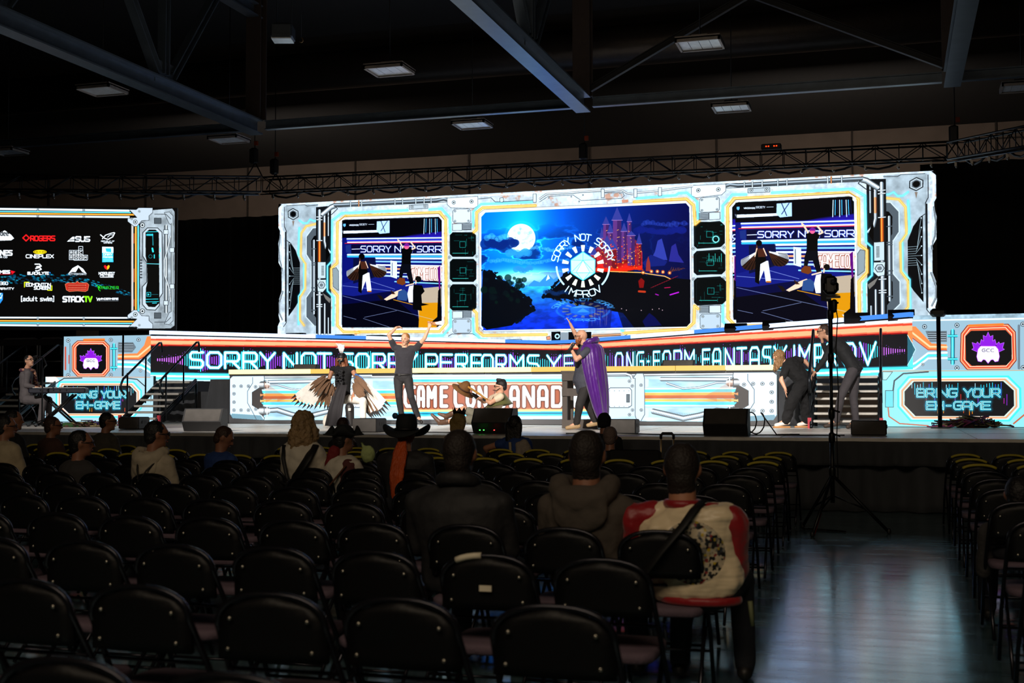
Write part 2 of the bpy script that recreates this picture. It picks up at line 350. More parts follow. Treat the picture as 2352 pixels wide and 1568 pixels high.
# ---- shared art pieces (photo pixel coordinates)
WH = (226, 232, 238); GY = (160, 168, 176); CY = (95, 225, 250); OR = (250, 176, 60); DK = (22, 24, 28)
def live(cv, f, seed=0):
    z = lambda *p: [f(x, y) for x, y in p]
    cv.poly(z((520, 395), (540, 390), (1215, 370), (1237, 395), (1237, 1135), (1207, 1162), (540, 1165), (518, 1145)), (4, 5, 16))
    cv.poly(z((520, 520), (1235, 505), (1235, 830), (520, 860)), (20, 30, 120))
    for i in range(6): cv.poly(z((960+i*14, 520-i*5), (1235, 480-i*2), (1235, 520), (900, 525)), (60, 40, 190), .22)
    cv.poly(z((520, 850), (760, 800), (1235, 860), (1235, 1150), (520, 1165)), (12, 16, 70))
    cv.poly(z((520, 850), (760, 790), (1235, 870), (1235, 960), (900, 900), (600, 940), (520, 930)), (30, 40, 130))
    cv.poly(z((520, 1000), (900, 960), (1150, 1165), (520, 1165)), (4, 4, 18), .8)
    cv.poly(z((1070, 885), (1235, 870), (1235, 1010), (1180, 1165), (1080, 1165), (1060, 1000)), (190, 170, 150))
    cv.poly(z((1080, 990), (1235, 985), (1200, 1165), (1070, 1165), (1075, 1060)), (214, 150, 20))
    for a in range(520, 620, 9): cv.line(z((a, 470+(a % 4)), (a+10, 488)), 2, (255, 255, 255), .5)
    cv.poly(z((530, 470), (860, 462), (860, 478), (530, 490)), (232, 240, 255))
    cv.poly(z((770, 402), (862, 396), (862, 485), (790, 492), (768, 470)), (190, 215, 245)); cv.line(z((800, 400), (830, 480)), 1.5, (30, 50, 90)); cv.line(z((845, 400), (800, 470)), 1.5, (40, 60, 110))
    for i in range(9): cv.line(z((1112+i*13, 384), (1108+i*14, 492-(i % 3)*12)), 1.6, [(220, 240, 255), (90, 190, 235), (30, 40, 80)][i % 3])
    cv.text('SOCIETY', *z((645, 418))[0], *z((700, 430))[0], .8, (235, 240, 250)); cv.text('WINDERMERE', *z((572, 424))[0], *z((640, 434))[0], .8, (235, 240, 250)); cv.line(z((710, 424), (750, 423)), 1, (220, 230, 240))
    cv.poly(z((528, 420), (546, 418), (546, 434), (537, 443), (528, 434)), (120, 190, 240))
    cv.line(z((556, 528), (1236, 520)), 3.4, (215, 225, 255)); cv.line(z((556, 541), (1236, 534)), 2.2, (70, 90, 250))
    cv.line(z((560, 553), (1236, 545)), 3.5, (255, 215, 215)); cv.line(z((540, 560), (1236, 553)), 1.6, (225, 50, 60))
    cv.poly(z((586, 568), (1237, 560), (1237, 632), (586, 634)), (18, 16, 60)); cv.poly(z((545, 575), (583, 568), (583, 634), (548, 625)), (40, 60, 130))
    cv.line(z((590, 602), (650, 600)), 1.4, (235, 240, 255)); 
    for t, a, b in [('SORRY', 655, 870), ('NOT', 900, 1045), ('SOR', 1060, 1180), ('R', 1192, 1236)]:
        p = z((a, 580))[0]; q = z((b, 622))[0]; cv.text(t, p[0], p[1], q[0], q[1], 2.0, (238, 245, 255), glowc=(60, 90, 240))
    for y, c in [(642, (225, 245, 255)), (655, (70, 190, 235)), (668, (235, 245, 255)), (690, (150, 200, 240)), (715, (235, 240, 250)), (740, (240, 170, 120)), (765, (235, 245, 255)), (790, (190, 215, 240))]:
        cv.line(z((560 if y < 660 else 760, y), (1236, y-3+(y-640)*.16)), 4.2, c, .95)
    cv.poly(z((600, 668), (760, 664), (770, 800), (600, 850)), (16, 22, 60), .85)
    cv.poly(z((868, 682), (915, 690), (915, 815), (868, 800)), (220, 228, 240)); cv.line(z((880, 700), (880, 790)), 1.4, (60, 70, 100))
    cv.poly(z((990, 720), (1237, 722), (1237, 835), (990, 815)), (226, 205, 200))
    p = z((1012, 735))[0]; q = z((1205, 815))[0]; cv.text('GAMECO', p[0], p[1]+.5, q[0], q[1]+3, 4.2, (150, 60, 30)); cv.text('GAMECO', p[0], p[1], q[0], q[1]+3, 2.4, (255, 252, 250))
    cv.line(z((900, 835), (1236, 850)), 3, (150, 210, 255))
    for a, b in [((525, 865), (900, 905)), ((525, 938), (1190, 1112)), ((530, 1083), (620, 1106)), ((672, 1100), (860, 1162)), ((680, 1092), (912, 1044)), ((620, 800), (900, 890))]:
        cv.line(z(a, b), .9, (190, 200, 235), .75)
    K = (8, 8, 12); SK = (240, 205, 180)
    rs = random.Random(3+seed)
    for sgn, cx in ((-1, 660), (1, 712)):
        for i in range(22):
            t = i/21; ang = math.radians(100+sgn*(10+t*62)); L = 95+35*math.sin(t*3); x0 = cx+sgn*(4+t*12); y0 = 705+t*10
            x1 = x0+math.cos(ang)*L*-1*-1 if False else x0+sgn*abs(math.cos(ang))*L; y1 = y0+abs(math.sin(ang))*L
            c = (96, 58, 40) if i % 3 else (38, 24, 20)
            if i > 15: c = (225, 225, 230)
            cv.line(z((x0, y0), (x1, y1)), 2.6, c, .95); cv.line(z(((x0+x1)/2, (y0+y1)/2), (x1, y1)), 1.2, (20, 14, 14), .7)
    cv.poly(z((672, 770), (716, 770), (732, 900), (700, 905), (690, 830), (660, 905), (650, 905)), (240, 240, 245)); cv.poly(z((640, 700), (690, 690), (705, 770), (668, 790), (660, 920), (636, 905)), K)
    cv.poly(z((650, 690), (690, 690), (700, 745), (655, 745)), (90, 50, 36)); cv.circ(z((661, 655))[0], 7, K); cv.poly(z((648, 660), (640, 700), (655, 690)), (110, 60, 40)); cv.line(z((648, 690), (636, 740)), 2.2, SK); cv.line(z((688, 690), (706, 736)), 2.2, SK)
    cv.line(z((706, 905), (728, 906)), 3, (200, 120, 30))
    for a, b in [((962, 600), (932, 545)), ((932, 545), (922, 535)), ((1012, 610), (1046, 592)), ((1046, 592), (1014, 550))]: cv.line(z(a, b), 3.6, SK)
    cv.poly(z((945, 600), (975, 590), (1010, 595), (1030, 612), (1015, 640), (1014, 712), (948, 710), (950, 640)), K)
    cv.poly(z((948, 708), (1014, 710), (1018, 760), (1036, 850), (1008, 855), (985, 775), (960, 775), (952, 810), (930, 806), (935, 750)), (16, 18, 30))
    cv.circ(z((984, 583))[0], 6.2, (235, 110, 150)); cv.poly(z((966, 570), (984, 556), (1006, 570), (1003, 580), (968, 580)), (130, 40, 150))
    cv.poly(z((820, 962), (905, 905), (945, 890), (970, 905), (900, 950), (840, 972)), SK); cv.poly(z((925, 905), (965, 890), (1000, 920), (985, 975), (915, 965)), (60, 90, 140))
    cv.poly(z((1003, 868), (1045, 858), (1050, 985), (1000, 985), (990, 925)), (245, 240, 240)); cv.poly(z((1035, 858), (1095, 862), (1114, 905), (1090, 930), (1095, 990), (1146, 1000), (1090, 1010), (1095, 1045), (1030, 1035), (1030, 900)), K)
    cv.circ(z((1068, 818))[0], 7.2, (26, 20, 20)); cv.line(z((1052, 830), (1050, 850)), 3, SK); cv.poly(z((768, 928), (800, 935), (822, 962), (800, 970)), (40, 28, 24)); cv.poly(z((868, 893), (905, 925), (880, 925)), (70, 40, 30))
    cv.poly(z((912, 830), (935, 806), (970, 812), (978, 850), (955, 862), (915, 848)), (130, 70, 34)); cv.line(z((980, 865), (1035, 850)), 3, SK); cv.line(z((890, 965), (1026, 1000)), 1.6, (225, 160, 30))
    cv.poly(z((1208, 735), (1226, 720), (1228, 900), (1218, 910)), (110, 20, 130)); cv.poly(z((1212, 900), (1230, 880), (1234, 1150), (1170, 1120), (1205, 1090)), (6, 4, 14))
    cv.poly(z((1156, 1128), (1190, 1132), (1205, 1148), (1165, 1142)), (215, 215, 235))
    for y in range(400, 1165, 9): cv.line(z((520, y), (1236, y-3)), .35, (0, 0, 0), .12)

def minidisp(cv, z, c, seed, ring=False, bars=False):
    rs = random.Random(seed); (x0, y0, x1, y1) = c; k = 20; T = (56, 200, 190)
    cv.poly(z((x0, y0+k), (x0+k, y0), (x1-k, y0), (x1, y0+k), (x1, y1-k), (x1-k, y1), (x0+k, y1), (x0, y1-k)), (4, 16, 18)); cv.line(z((x0, y0+k), (x0+k, y0), (x1-k, y0), (x1, y0+k), (x1, y1-k), (x1-k, y1), (x0+k, y1), (x0, y1-k)), 1.3, (30, 38, 42), closed=True)
    w, h = x1-x0, y1-y0
    for i in range(13):
        a = x0+w*(.1+.8*rs.random()); b = y0+h*(.1+.8*rs.random()); d = w*(.05+.25*rs.random())
        if rs.random() < .5: cv.line(z((a, b), (min(a+d, x1-12), b)), .7, T, .35+.4*rs.random())
        else: cv.line(z((a, b), (a, min(b+d, y1-12))), .7, T, .35+.4*rs.random())
    q = z((x0+w*.38, y0+h*.38))[0]; r = z((x0+w*.6, y0+h*.62))[0]
    cv.line([q, (r[0], q[1]), r, (q[0], r[1])], .9, T, .85, closed=True)
    cv.line(z((x0+w*.1, y0+h*.86), (x0+w*.7, y0+h*.86)), 1, (90, 235, 220), .9)
    if ring:
        cc = z((x0+w*.7, y0+h*.7))[0]; cv.ring(cc, 7, 2.4, (150, 240, 240)); cv.ring(cc, 10, .6, T, .6)
    if bars:
        for i in range(7): cv.line(z((x0+w*(.45+i*.07), y0+h*.45), (x0+w*(.45+i*.07), y0+h*(.1+.12*(i*5 % 3)))), 1.2, (80, 220, 205), .9)

# ================= main screen
PA = (float(PY(637, 900, YS)[0]), YS); PB = (float(PY(2158, 900, YS)[0]), YS)
ZT = float(PY(1390, 432, YS)[2])+.02; ZB = float(PY(1290, 815, YS)[2])
def draw_main():
    pan = Panel(PA, PB, ZB, ZT, 150); cv = pan.cv
    z = zz(620, 380, 3.136)
    full = [(0, 0), (cv.w, 0), (cv.w, cv.h), (0, cv.h)]
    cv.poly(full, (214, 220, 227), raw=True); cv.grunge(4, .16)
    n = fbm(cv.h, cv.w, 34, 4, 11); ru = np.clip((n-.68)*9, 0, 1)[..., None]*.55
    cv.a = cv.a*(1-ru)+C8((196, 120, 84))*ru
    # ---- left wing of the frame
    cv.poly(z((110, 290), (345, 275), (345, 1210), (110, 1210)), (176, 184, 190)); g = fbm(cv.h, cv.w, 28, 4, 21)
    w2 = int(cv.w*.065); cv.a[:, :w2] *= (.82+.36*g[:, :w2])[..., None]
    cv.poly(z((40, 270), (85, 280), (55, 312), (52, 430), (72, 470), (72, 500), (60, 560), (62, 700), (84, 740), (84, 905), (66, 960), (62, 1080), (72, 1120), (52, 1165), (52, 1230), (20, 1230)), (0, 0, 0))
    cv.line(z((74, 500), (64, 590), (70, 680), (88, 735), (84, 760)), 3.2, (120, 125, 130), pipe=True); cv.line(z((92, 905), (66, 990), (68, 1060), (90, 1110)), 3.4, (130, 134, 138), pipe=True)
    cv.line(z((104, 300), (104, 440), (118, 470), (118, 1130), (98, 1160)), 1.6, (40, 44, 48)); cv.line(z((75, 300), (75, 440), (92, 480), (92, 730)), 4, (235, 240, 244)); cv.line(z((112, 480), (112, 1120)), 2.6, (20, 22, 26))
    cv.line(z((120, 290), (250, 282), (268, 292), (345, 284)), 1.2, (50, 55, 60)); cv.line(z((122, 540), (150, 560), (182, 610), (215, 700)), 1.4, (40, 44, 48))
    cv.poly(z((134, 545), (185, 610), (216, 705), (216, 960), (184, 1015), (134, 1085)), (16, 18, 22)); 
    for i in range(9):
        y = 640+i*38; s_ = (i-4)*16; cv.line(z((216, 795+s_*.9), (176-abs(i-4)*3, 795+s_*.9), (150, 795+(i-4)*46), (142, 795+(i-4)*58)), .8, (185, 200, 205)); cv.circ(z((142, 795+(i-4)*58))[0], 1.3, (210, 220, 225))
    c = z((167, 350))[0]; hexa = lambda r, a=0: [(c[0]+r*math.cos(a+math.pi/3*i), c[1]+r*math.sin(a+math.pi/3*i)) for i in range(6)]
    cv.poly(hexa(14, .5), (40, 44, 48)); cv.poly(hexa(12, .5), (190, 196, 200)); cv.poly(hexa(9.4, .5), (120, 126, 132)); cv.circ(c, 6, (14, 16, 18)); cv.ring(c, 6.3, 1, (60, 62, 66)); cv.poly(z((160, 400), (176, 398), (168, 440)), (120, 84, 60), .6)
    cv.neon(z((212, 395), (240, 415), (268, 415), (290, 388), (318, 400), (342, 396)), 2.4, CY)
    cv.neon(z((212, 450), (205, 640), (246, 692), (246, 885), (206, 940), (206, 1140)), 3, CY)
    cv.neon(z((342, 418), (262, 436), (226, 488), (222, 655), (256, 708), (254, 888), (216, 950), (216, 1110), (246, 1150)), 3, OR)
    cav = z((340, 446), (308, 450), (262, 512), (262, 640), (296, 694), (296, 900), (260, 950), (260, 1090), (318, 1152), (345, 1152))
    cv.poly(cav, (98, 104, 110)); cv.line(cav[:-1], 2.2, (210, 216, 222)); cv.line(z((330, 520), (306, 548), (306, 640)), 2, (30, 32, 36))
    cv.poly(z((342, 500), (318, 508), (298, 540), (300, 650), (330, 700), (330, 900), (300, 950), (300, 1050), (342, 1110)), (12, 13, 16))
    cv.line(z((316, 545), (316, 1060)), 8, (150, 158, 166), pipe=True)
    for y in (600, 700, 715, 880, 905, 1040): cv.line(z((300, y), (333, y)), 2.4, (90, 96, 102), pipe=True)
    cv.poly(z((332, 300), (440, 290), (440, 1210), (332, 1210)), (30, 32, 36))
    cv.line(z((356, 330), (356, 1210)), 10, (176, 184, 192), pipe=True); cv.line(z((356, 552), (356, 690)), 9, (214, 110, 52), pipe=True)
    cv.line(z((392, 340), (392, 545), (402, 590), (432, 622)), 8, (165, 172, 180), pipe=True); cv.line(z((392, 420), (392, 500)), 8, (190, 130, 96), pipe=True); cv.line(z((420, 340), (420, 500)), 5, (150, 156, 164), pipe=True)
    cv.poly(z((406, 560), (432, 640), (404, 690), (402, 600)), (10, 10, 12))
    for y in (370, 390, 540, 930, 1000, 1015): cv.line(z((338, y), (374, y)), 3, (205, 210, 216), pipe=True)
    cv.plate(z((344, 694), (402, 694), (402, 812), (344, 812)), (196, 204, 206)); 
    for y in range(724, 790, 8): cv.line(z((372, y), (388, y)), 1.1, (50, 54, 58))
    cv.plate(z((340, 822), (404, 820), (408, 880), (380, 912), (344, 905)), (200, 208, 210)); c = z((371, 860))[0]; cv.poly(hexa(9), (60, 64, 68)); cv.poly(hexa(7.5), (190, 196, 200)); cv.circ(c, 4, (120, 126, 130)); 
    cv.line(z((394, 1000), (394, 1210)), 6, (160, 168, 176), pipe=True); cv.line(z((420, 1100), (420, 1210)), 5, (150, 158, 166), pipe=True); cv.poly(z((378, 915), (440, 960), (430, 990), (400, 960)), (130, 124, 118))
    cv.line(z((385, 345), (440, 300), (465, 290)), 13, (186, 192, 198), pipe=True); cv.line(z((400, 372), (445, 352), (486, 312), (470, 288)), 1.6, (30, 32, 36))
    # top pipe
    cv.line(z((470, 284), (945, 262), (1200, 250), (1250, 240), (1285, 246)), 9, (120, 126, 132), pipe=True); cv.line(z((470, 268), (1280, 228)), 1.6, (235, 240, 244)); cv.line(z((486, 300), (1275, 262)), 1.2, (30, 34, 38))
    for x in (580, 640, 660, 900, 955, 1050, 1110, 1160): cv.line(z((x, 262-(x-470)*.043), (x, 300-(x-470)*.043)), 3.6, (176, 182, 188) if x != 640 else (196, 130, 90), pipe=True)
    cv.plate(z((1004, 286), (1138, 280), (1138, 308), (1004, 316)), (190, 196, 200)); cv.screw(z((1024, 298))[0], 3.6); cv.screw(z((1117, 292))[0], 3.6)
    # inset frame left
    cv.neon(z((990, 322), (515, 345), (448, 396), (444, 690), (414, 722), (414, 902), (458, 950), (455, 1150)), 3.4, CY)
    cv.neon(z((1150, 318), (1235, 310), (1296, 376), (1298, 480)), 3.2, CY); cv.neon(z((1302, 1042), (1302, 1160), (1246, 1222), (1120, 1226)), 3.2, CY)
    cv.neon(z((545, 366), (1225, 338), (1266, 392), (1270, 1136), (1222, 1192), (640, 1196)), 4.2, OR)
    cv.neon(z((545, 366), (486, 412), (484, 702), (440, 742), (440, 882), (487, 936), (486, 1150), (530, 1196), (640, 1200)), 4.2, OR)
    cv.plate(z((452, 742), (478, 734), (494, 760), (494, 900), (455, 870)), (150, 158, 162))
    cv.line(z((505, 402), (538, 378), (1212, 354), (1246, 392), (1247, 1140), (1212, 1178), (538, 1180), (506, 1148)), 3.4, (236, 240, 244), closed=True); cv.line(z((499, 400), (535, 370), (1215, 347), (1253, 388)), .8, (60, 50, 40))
    live(cv, lambda x, y: (620+x/3.136, 380+y/3.136))
    # column with three little displays
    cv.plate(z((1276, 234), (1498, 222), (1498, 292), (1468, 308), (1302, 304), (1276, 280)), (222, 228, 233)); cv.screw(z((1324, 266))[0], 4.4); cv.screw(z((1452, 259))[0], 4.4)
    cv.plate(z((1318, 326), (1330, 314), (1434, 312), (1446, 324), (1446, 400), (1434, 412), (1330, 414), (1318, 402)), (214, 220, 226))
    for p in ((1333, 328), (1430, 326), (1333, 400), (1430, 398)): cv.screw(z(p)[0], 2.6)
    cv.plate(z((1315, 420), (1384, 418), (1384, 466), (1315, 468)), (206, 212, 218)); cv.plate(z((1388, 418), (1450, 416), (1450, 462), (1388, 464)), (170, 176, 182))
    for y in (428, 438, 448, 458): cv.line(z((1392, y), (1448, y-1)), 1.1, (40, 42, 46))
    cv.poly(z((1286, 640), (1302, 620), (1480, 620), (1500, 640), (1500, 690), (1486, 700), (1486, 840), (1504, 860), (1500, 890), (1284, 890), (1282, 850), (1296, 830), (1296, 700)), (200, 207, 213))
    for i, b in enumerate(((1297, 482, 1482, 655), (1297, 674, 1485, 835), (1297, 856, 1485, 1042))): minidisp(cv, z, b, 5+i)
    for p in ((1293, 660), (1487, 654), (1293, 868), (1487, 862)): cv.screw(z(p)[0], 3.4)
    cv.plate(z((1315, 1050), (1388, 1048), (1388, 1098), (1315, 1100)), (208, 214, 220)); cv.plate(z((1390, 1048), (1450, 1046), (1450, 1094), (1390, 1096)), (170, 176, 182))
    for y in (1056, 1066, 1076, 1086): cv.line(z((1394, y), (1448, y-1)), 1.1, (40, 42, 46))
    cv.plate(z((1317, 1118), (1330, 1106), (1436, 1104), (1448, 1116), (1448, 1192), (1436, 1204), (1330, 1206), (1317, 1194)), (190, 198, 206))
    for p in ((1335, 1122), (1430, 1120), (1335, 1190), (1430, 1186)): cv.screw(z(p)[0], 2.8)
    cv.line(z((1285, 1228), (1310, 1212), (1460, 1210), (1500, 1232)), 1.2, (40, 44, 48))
    # mirror to the right
    wm = int(cv.T(1101, 700)[0]); cv.a[:, cv.w-wm:] = cv.a[:, :wm][:, ::-1]
    # right live picture (not mirrored) and right mini displays
    Q = np.array([(1688, 466), (1961, 454), (1965, 733), (1690, 741)], float)
    def f(x, y):
        u = (x-518)/(1237-518); v = (y-(395-25*u))/((1165-3*u)-(395-25*u)); p = (Q[0]*(1-u)+Q[1]*u)*(1-v)+(Q[3]*(1-u)+Q[2]*u)*v; return (p[0], p[1])
    k0 = cv.k; cv.k *= 1.15; live(cv, f, 0); cv.k = k0
    zr = zz(1560, 380, 2.449)
    for i, b in enumerate(((92, 318, 255, 455), (94, 482, 258, 610), (97, 632, 262, 778))): minidisp(cv, zr, b, 15+i, i == 0, i == 1)
    # ---- centre
    z = zz(1080, 380, 3.136)
    cv.poly(z((62, 345), (100, 318), (1555, 252), (1592, 290), (1598, 1135), (1566, 1170), (100, 1196), (66, 1160)), (240, 243, 246)); cv.line(z((62, 345), (100, 318), (1555, 252), (1592, 290), (1598, 1135), (1566, 1170), (100, 1196), (66, 1160)), .8, (90, 90, 90), closed=True)
    pic = z((80, 370), (110, 338), (1553, 271), (1578, 300), (1586, 1130), (1560, 1158), (106, 1186), (80, 1152))
    ax, ay = cv.T(*z((80, 320))[0]); bx, by = cv.T(*z((1580, 1150))[0]); N1 = fbm(cv.h, cv.w, 46, 5, 31, 2.6); N2 = fbm(cv.h, cv.w, 14, 3, 32, 2.2)
    M = cv.T(*z((367, 522))[0])
    def sky(xx, yy):
        u = np.clip((xx-ax)/(bx-ax), 0, 1)[..., None]; v = np.clip((yy-ay)/(by-ay), 0, 1)[..., None]
        c = C8((0, 88, 200))*(1-u)+C8((8, 16, 84))*u; c = c*(1-.35*v)
        d = np.sqrt((xx-M[0])**2+(yy-M[1])**2)[..., None]/(bx-ax)
        c = c+C8((20, 150, 190))*np.exp(-d*5.5)+C8((30, 120, 140))*np.exp(-((u-.22)/.1)**2)*np.clip(.35-v, 0, 1)
        n = N1[yy.astype(int), xx.astype(int)][..., None]; m = np.clip((n-.50)*7, 0, 1)*np.clip(v*5-.6, 0, 1)*np.clip(1.15-u*.6, 0, 1)
        edge = np.exp(-((n-.535)/.022)**2)*np.clip(v*5-.6, 0, 1)
        c = c*(1-m*.62)+C8((6, 30, 96))*m*.5; c = c+edge*(C8((110, 190, 235))*np.exp(-d*3.6)*.7)
        h = np.exp(-((v-.58)/.07)**2)*np.exp(-((u-.22)/.22)**2); c = c+h*C8((200, 205, 250))*.9
        return np.clip(c, 0, 1)
    cv.poly(pic, sky)
    cv.circ(z((367, 522))[0], 40, (120, 220, 250), .18, 40); cv.circ(z((367, 522))[0], 32.6, (248, 252, 255), 1, 40)
    rs = random.Random(5)
    for x, y, r in ((340, 470, 22), (420, 500, 26), (390, 545, 18), (330, 530, 14), (440, 545, 14), (372, 450, 13)):
        for i in range(6): cv.circ(z((x+rs.uniform(-r, r), y+rs.uniform(-r, r)))[0], r/3.136*.5, (140, 205, 225), .35)
    def puff(x0, x1, y, n, r, c, al):
        for i in range(n):
            t = i/(n-1); cv.circ(z((x0+(x1-x0)*t, y-math.sin(t*9)*8+rs.uniform(-6, 6)))[0], r*rs.uniform(.5, 1.1), c, al)
    puff(110, 330, 560, 16, 12, (8, 52, 130), .8); puff(120, 260, 520, 9, 7, (90, 190, 235), .5); puff(270, 420, 630, 14, 9, (60, 160, 220), .6); puff(150, 700, 690, 34, 5, (90, 180, 230), .45); puff(440, 740, 600, 16, 5, (120, 200, 240), .5); puff(330, 440, 745, 12, 7, (60, 150, 225), .7)
    puff(1200, 1540, 470, 22, 9, (26, 42, 130), .7); puff(1240, 1560, 420, 18, 6, (60, 80, 170), .5)
    # mountains, water
    cv.poly(z((420, 860), (460, 825), (500, 840), (560, 780), (600, 820), (640, 790), (700, 870), (420, 880)), (70, 150, 220)); cv.poly(z((560, 780), (575, 812), (545, 830)), (220, 240, 255)); cv.poly(z((190, 860), (240, 815), (275, 850), (285, 815), (320, 870)), (60, 130, 205))
    def water(xx, yy):
        v = np.clip((yy-ay-(by-ay)*.62)/((by-ay)*.38), 0, 1)[..., None]; c = C8((70, 210, 240))*(1-v)**2+C8((20, 60, 190))*(1-(1-v)**2)
        n = N2[yy.astype(int), (xx.astype(int)//1)][..., None]; return np.clip(c*(.7+.6*n), 0, 1)
    cv.poly(z((200, 872), (1000, 865), (1100, 1165), (90, 1185)), water)
    hill = lambda pts, c=(5, 14, 26): cv.poly(z(*pts), c)
    hill([(90, 760), (150, 755), (190, 790), (180, 815), (250, 830), (300, 880), (370, 920), (380, 950), (425, 965), (430, 1010), (460, 1040), (420, 1075), (340, 1110), (300, 1150), (120, 1180), (82, 1150)])
    for i in range(26): cv.circ(z((rs.uniform(100, 400), rs.uniform(800, 1000)))[0], rs.uniform(3, 9), (8, 26+rs.randint(0, 20), 34), .7)
    hill([(520, 950), (580, 900), (640, 850), (690, 780), (740, 770), (900, 770), (1120, 755), (1250, 790), (1586, 820), (1586, 1130), (1560, 1158), (1180, 1165), (1100, 1060), (820, 1010), (700, 960), (600, 955)], (6, 10, 22))
    for x0_, y0_, x1_, y1_, n_ in ((90, 760, 190, 770, 16), (180, 800, 300, 880, 26), (300, 875, 430, 970, 34), (425, 970, 460, 1045, 18), (450, 1045, 330, 1130, 22), (520, 950, 690, 780, 40), (690, 775, 900, 768, 22), (1120, 756, 1320, 800, 20), (600, 955, 820, 1005, 26)):
        for i in range(n_):
            t = i/(n_-1); cv.circ(z((x0_+(x1_-x0_)*t+rs.uniform(-7, 7), y0_+(y1_-y0_)*t+rs.uniform(-9, 5)))[0], rs.uniform(1.0, 4.2), rs.choice([(5, 14, 26), (8, 24, 36), (6, 18, 30)]), .95, 10)
    puff(540, 700, 915, 18, 5, (18, 60, 110), .5); cv.poly(z((700, 960), (1000, 1000), (1020, 1050), (1010, 1168), (850, 1170), (860, 1010)), (16, 30, 110), .6)
    for i in range(60):
        x = rs.uniform(860, 1030); cv.line(z((x, rs.uniform(1010, 1060)), (x+rs.uniform(-4, 4), rs.uniform(1070, 1160))), .9, rs.choice([(120, 90, 160), (60, 80, 200), (180, 140, 150)]), .35)
    # castle (a generic spired castle), cliffs and bridge lamps
    def tower(x, w, y0, y1, sp, c1, c2):
        cv.poly(z((x-w, y0), (x+w, y0), (x+w*1.1, y1), (x-w*1.1, y1)), c1); cv.poly(z((x, y0), (x+w, y0), (x+w*1.1, y1), (x, y1)), c2, .6)
        cv.poly(z((x-w*1.35, y0+4), (x, y0-sp), (x+w*1.35, y0+4)), (70, 74, 150)); cv.line(z((x-w*1.3, y0+4), (x+w*1.3, y0+4)), 1, (190, 140, 190))
        for i in range(int((y1-y0)/26)):
            if rs.random() < .6: cv.line(z((x+rs.uniform(-w*.6, w*.6), y0+20+i*26), (x, y0+24+i*26)), 1.1, (255, 190, 90))
    def redfill(xx, yy):
        v = np.clip((yy-ay)/(by-ay), 0, 1)[..., None]; t = np.clip((v-.2)/.35, 0, 1); n = N2[yy.astype(int), xx.astype(int)][..., None]
        return np.clip((C8((92, 60, 130))*(1-t)+C8((214, 40, 24))*t)*(.6+.8*n), 0, 1)
    cv.poly(z((860, 770), (870, 640), (900, 600), (950, 560), (1010, 540), (1040, 500), (1090, 520), (1130, 500), (1200, 540), (1240, 620), (1240, 740), (1130, 760)), redfill)
    for a in ((948, 14, 520, 650, 80), (978, 20, 420, 620, 56), (1010, 18, 480, 640, 66), (1058, 30, 390, 700, 92), (1108, 18, 470, 680, 60), (1146, 14, 400, 600, 60), (1160, 24, 500, 720, 30), (1216, 16, 560, 720, 76), (985, 24, 570, 740, 70), (1020, 34, 600, 745, 80), (890, 22, 640, 760, 60)):
        tower(*a, (112, 66, 132) if a[2] < 520 else (150, 48, 70), (60, 36, 92) if a[2] < 520 else (110, 24, 34))
    for i in range(70):
        x = rs.uniform(900, 1235); y = rs.uniform(560, 745); cv.circ(z((x, y))[0], rs.uniform(.6, 1.7), rs.choice([(255, 200, 90), (255, 130, 50), (255, 80, 40)]), .9)
    puff(900, 1240, 748, 30, 4, (235, 60, 24), .7)
    cv.poly(z((1300, 680), (1330, 620), (1350, 540), (1380, 525), (1400, 600), (1420, 680)), (64, 74, 160)); cv.poly(z((1430, 690), (1450, 580), (1480, 560), (1500, 640), (1540, 700)), (56, 54, 140)); cv.poly(z((1240, 700), (1300, 640), (1420, 690), (1400, 720), (1260, 730)), (30, 44, 120))
    cv.poly(z((1268, 700), (1282, 650), (1296, 700), (1300, 760), (1264, 760)), (150, 60, 60)); cv.line(z((1010, 762), (1230, 770), (1300, 782), (1400, 796), (1440, 815)), 2, (255, 190, 110)); 
    for x, y in ((1245, 770), (1305, 762), (1348, 762), (1388, 766), (1436, 772)): cv.circ(z((x, y))[0], 4.4, (255, 120, 50), .7); cv.circ(z((x, y))[0], 2, (255, 220, 150))
    for i in range(16): cv.line(z((1430+i*7, 770-i*2), (1440+i*7+rs.uniform(-8, 8), 740+rs.uniform(-10, 14))), .9, (170, 90, 40), .8)
    for i in range(12): cv.line(z((1300+i*16, 880-i*7), (1320+i*16, 872-i*7)), 1.4, (200, 40, 60), .6)
    cv.poly(z((1210, 830), (1232, 808), (1256, 830), (1248, 880), (1218, 880)), (170, 26, 24), .8); cv.line(z((1215, 905), (1258, 908)), 5, (230, 80, 40), .8); cv.line(z((1440, 930), (1500, 912)), 3, (190, 40, 200)); cv.line(z((1335, 925), (1355, 932)), 2.4, (170, 30, 170)); cv.line(z((1400, 880), (1440, 876)), 2, (190, 30, 90))
    for x, y in ((1090, 1030), (1125, 1040), (1232, 1042), (1312, 1035), (1360, 1030), (1384, 1040)): cv.circ(z((x, y))[0], 1.3, (230, 190, 190), .8)
    cv.poly(z((1240, 1120), (1290, 1060), (1330, 1090), (1380, 1150), (1260, 1160)), (16, 24, 100), .8)
